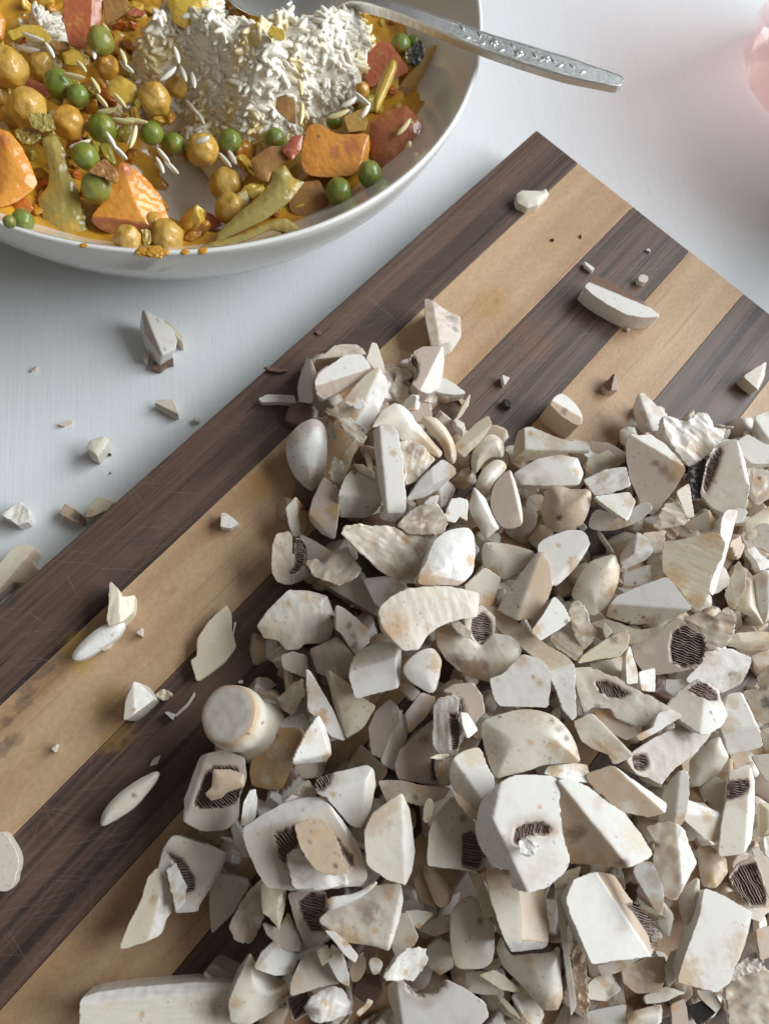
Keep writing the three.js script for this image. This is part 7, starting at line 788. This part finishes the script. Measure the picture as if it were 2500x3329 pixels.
// ---------------------------------------------------------------- spoon resting on the bowl's rim
{
  const root = new THREE.Group(); root.name = 'spoon'; scene.add(root); tag(root, 'steel dessert spoon with a floral relief handle leaning on the bowl', 'spoon');
  const steelBump = texture(512, 512, (i, j) => 0.5 + 0.5 * noise(i / 5.3333, j / 5.3333, 2.5, 96) + 0.2 * noise(i / 16, j / 16, 1.5, 32));
  const steel = new THREE.MeshPhysicalMaterial({ color: new THREE.Color().setRGB(0.80, 0.81, 0.81), metalness: 1, roughness: 0.36 }), etched = steel.clone(); etched.roughness = 0.34; etched.bumpMap = steelBump; etched.bumpScale = 0.00012;
  const V = (p) => new THREE.Vector3(...p);
  const path = new THREE.CatmullRomCurve3([[-0.1662,0.04,-0.2122], [-0.1597,0.046,-0.2128], [-0.1499,0.051,-0.213], [-0.1378,0.0535,-0.2162], [-0.1241,0.055,-0.2201], [-0.1106,0.0562,-0.2241], [-0.0961,0.058,-0.229], [-0.0805,0.06,-0.2347], [-0.0634,0.0625,-0.2412]].map(V));
  const width = [0.0052, 0.0026, 0.0024, 0.0028, 0.0035, 0.0042, 0.0047, 0.0047, 0.0030], thick = [0.0008, 0.0016, 0.0019, 0.0018, 0.0016, 0.0015, 0.0015, 0.0015, 0.0013];
  const at = (arr, t) => { const f = t * (arr.length - 1), i = Math.min(arr.length - 2, Math.floor(f)); return arr[i] + (arr[i + 1] - arr[i]) * (f - i); };
  const N = 140, pos = [], uv = [], idx = [], ring = [[-1, -1], [-1, 0.5], [-0.93, 0.95], [-0.8, 1], [-0.74, 0.86], [-0.4, 0.84], [0, 0.84], [0.4, 0.84], [0.74, 0.86], [0.8, 1], [0.93, 0.95], [1, 0.5], [1, -1], [0, -1.1]], K = ring.length, UPV = new THREE.Vector3(0, 1, 0);
  let run = 0, prev = null; const frames = [];
  for (let i = 0; i <= N; i++) {
    const t = i / N, c = path.getPoint(t), T = path.getTangent(t), S = new THREE.Vector3().crossVectors(T, UPV).normalize(), U = new THREE.Vector3().crossVectors(S, T), w = at(width, t) * (t > 0.985 ? Math.sqrt(Math.max(0.35, 1 - ((t - 0.985) / 0.015) ** 2 * 0.6)) : 1), h = at(thick, t);
    if (prev) run += c.distanceTo(prev); prev = c; frames.push([c, T, S, U, w, h]);
    ring.forEach(([a, b], k) => { const p = c.clone().addScaledVector(S, a * w).addScaledVector(U, b * h); pos.push(p.x, p.y, p.z); uv.push(a * w / 0.014, run / 0.014); if (i < N) { const q = i * K + k, q1 = i * K + (k + 1) % K; idx.push(q, q1, q + K, q1, q1 + K, q + K); } });
  }
  for (const e of [0, N]) { const c = frames[e][0], q = pos.length / 3; pos.push(c.x, c.y, c.z); uv.push(0, 0); for (let k = 0; k < K; k++) { const a = e * K + k, b = e * K + (k + 1) % K; e ? idx.push(a, b, q) : idx.push(b, a, q); } }
  const g = new THREE.BufferGeometry(); g.setAttribute('position', new THREE.Float32BufferAttribute(pos, 3)); g.setAttribute('uv', new THREE.Float32BufferAttribute(uv, 2)); g.setIndex(idx); const g2 = g.toNonIndexed(); g2.computeVertexNormals();
  const hm = put(new THREE.Mesh(g2, etched)); hm.name = 'handle'; root.add(hm);
  const petals = [];                                                        // raised leaves and flowers
  const petal = (t, side, ang, len, wid) => { const i = Math.round(t * N), [c, T, S, U, w, h] = frames[i], e = new THREE.SphereGeometry(1, 10, 6); e.scale(wid, 0.0003, len); e.translate(0, 0, len * 0.7); e.rotateY(ang); const m = new THREE.Matrix4().makeBasis(S.clone().negate(), U, T).setPosition(c.clone().addScaledVector(U, h * 0.86).addScaledVector(S, side * w)); e.applyMatrix4(m); petals.push(e); };
  for (let k = 0; k < 3; k++) { const t = 0.66 + k * 0.075; for (let q = 0; q < 6; q++) petal(t, (k % 2 ? 0.12 : -0.12), q * 1.047, 0.00105, 0.0006); }
  for (let k = 0; k < 14; k++) petal(0.56 + k * 0.026, (k % 2 ? 0.3 : -0.3), (k % 2 ? 0.7 : -0.7) + (k > 7 ? 0 : 3.1), 0.0014, 0.0005);
  const om = put(new THREE.Mesh(mergeGeometries(petals), steel)); om.name = 'ornament'; hm.add(om);
  // the bowl of the spoon
  const tip = V([-0.211,0.034,-0.2038]), neck = V([-0.1646,0.042,-0.2139]), ax = neck.clone().sub(tip), a = ax.length() / 2 * 1.02; ax.normalize(); const S = new THREE.Vector3().crossVectors(ax, UPV).normalize(), U = new THREE.Vector3().crossVectors(S, ax), c = tip.clone().add(neck).multiplyScalar(0.5), bp = [], bi = [], R = 24, A = 64;
  for (const off of [0, -0.0012]) for (let i = 0; i <= R; i++) for (let j = 0; j < A; j++) { const r = i / R, f = j / A * 6.2832, e = 1 + 0.10 * Math.cos(f), p = c.clone().addScaledVector(ax, r * Math.cos(f) * a).addScaledVector(S, r * Math.sin(f) * 0.0205 * (1 - 0.16 * Math.cos(f))).addScaledVector(U, -0.0075 * (1 - r * r) * e + off * (1 - 0.3 * r)); bp.push(p.x, p.y, p.z); }
  const L = (R + 1) * A; for (let s = 0; s < 2; s++) for (let i = 0; i < R; i++) for (let j = 0; j < A; j++) { const k = s * L + i * A + j, k1 = s * L + i * A + (j + 1) % A; s ? bi.push(k, k1, k + A, k1, k1 + A, k + A) : bi.push(k, k + A, k1, k1, k + A, k1 + A); }
  for (let j = 0; j < A; j++) { const k = R * A + j, k1 = R * A + (j + 1) % A; bi.push(k, k + L, k1, k1, k + L, k1 + L); }
  const bg = new THREE.BufferGeometry(); bg.setAttribute('position', new THREE.Float32BufferAttribute(bp, 3)); bg.setIndex(bi); bg.computeVertexNormals();
  const bm = put(new THREE.Mesh(bg, steel)); bm.name = 'spoon_bowl'; root.add(bm);
}
// ---------------------------------------------------------------- rose glass tumbler, cut in diamond facets
{
  const root = new THREE.Group(); root.name = 'drinking_glass'; root.position.set(-0.0205, 0.0003, -0.3975); scene.add(root); tag(root, 'rose pink tumbler with diamond cut facets on the white table', 'glass');
  const rings = [[0, 0.034], [0.003, 0.0375], [0.014, 0.041], [0.030, 0.0425], [0.046, 0.045], [0.062, 0.0465], [0.078, 0.049], [0.092, 0.050]], n = 10, P = [];
  const tri = (a, b, c) => P.push(...a, ...b, ...c), pt = (k, i) => { const [y, r] = rings[k], a = (i + (k % 2) * 0.5) / n * 6.2832 + 0.55, rr = r * (k > 1 && k < 7 ? 1 : 1); return [Math.cos(a) * rr, y, Math.sin(a) * rr]; };
  for (let k = 0; k < rings.length - 1; k++) for (let i = 0; i < n; i++) { const s = k % 2; tri(pt(k, i), pt(k + 1, i + (s ? 1 : 0)), pt(k, i + 1)); tri(pt(k + 1, i), pt(k + 1, i + 1), pt(k, i + (s ? 0 : 1))); }
  const inn = [[0.092, 0.0468], [0.060, 0.043], [0.030, 0.0375], [0.016, 0.033], [0.012, 0.024], [0.011, 0]], M = 48, ip = (k, i) => { const [y, r] = inn[k], a = i / M * 6.2832; return [Math.cos(a) * r, y, Math.sin(a) * r]; };
  for (let k = 0; k < inn.length - 1; k++) for (let i = 0; i < M; i++) { tri(ip(k, i), ip(k + 1, i), ip(k, i + 1)); tri(ip(k, i + 1), ip(k + 1, i), ip(k + 1, i + 1)); }
  const K = rings.length - 1; for (let i = 0; i < n; i++) { tri([0, 0, 0], pt(0, i), pt(0, i + 1)); }
  for (let i = 0; i < M; i++) { const q = (j) => pt(K, Math.floor(j * n / M)); const a = ip(0, i), b = ip(0, i + 1), c = q(i), d = q(i + 1); tri(a, b, c); if (c[0] !== d[0]) tri(c, b, d); }
  const g = new THREE.BufferGeometry(); g.setAttribute('position', new THREE.Float32BufferAttribute(P, 3)); g.computeVertexNormals();
  const m = put(new THREE.Mesh(g, new THREE.MeshPhysicalMaterial({ color: new THREE.Color().setRGB(0.97, 0.88, 0.865), roughness: 0.03, transmission: 0.94, thickness: 0, ior: 1.55, side: THREE.DoubleSide }))); m.name = 'body'; root.add(m);
}

// ---------------------------------------------------------------- unseen cup added past the picture's side to shade the table beyond the board
{
  const root = new THREE.Group(); root.name = 'added_mug'; root.position.set(0.058, 0.0003, -0.362); scene.add(root); tag(root, 'plain white cup added out of view to shade the table', 'added_mug');
  const glaze = new THREE.MeshPhysicalMaterial({ color: new THREE.Color().setRGB(0.7, 0.69, 0.66), roughness: 0.2 });
  const b = put(new THREE.Mesh(new THREE.LatheGeometry([[0, 0.0], [0.034, 0], [0.038, 0.004], [0.04, 0.02], [0.041, 0.095], [0.0405, 0.097], [0.0385, 0.0965], [0.0375, 0.02], [0.034, 0.008], [0, 0.007]].map(([x, y]) => new THREE.Vector2(x, y)), 64), glaze)); b.name = 'body'; root.add(b);
  const h = put(new THREE.Mesh(new THREE.TorusGeometry(0.026, 0.0045, 12, 40, Math.PI), glaze)); h.rotation.z = -Math.PI / 2; h.position.set(0.0395, 0.05, 0); h.name = 'handle'; root.add(h);
}

renderer.render(scene, camera);
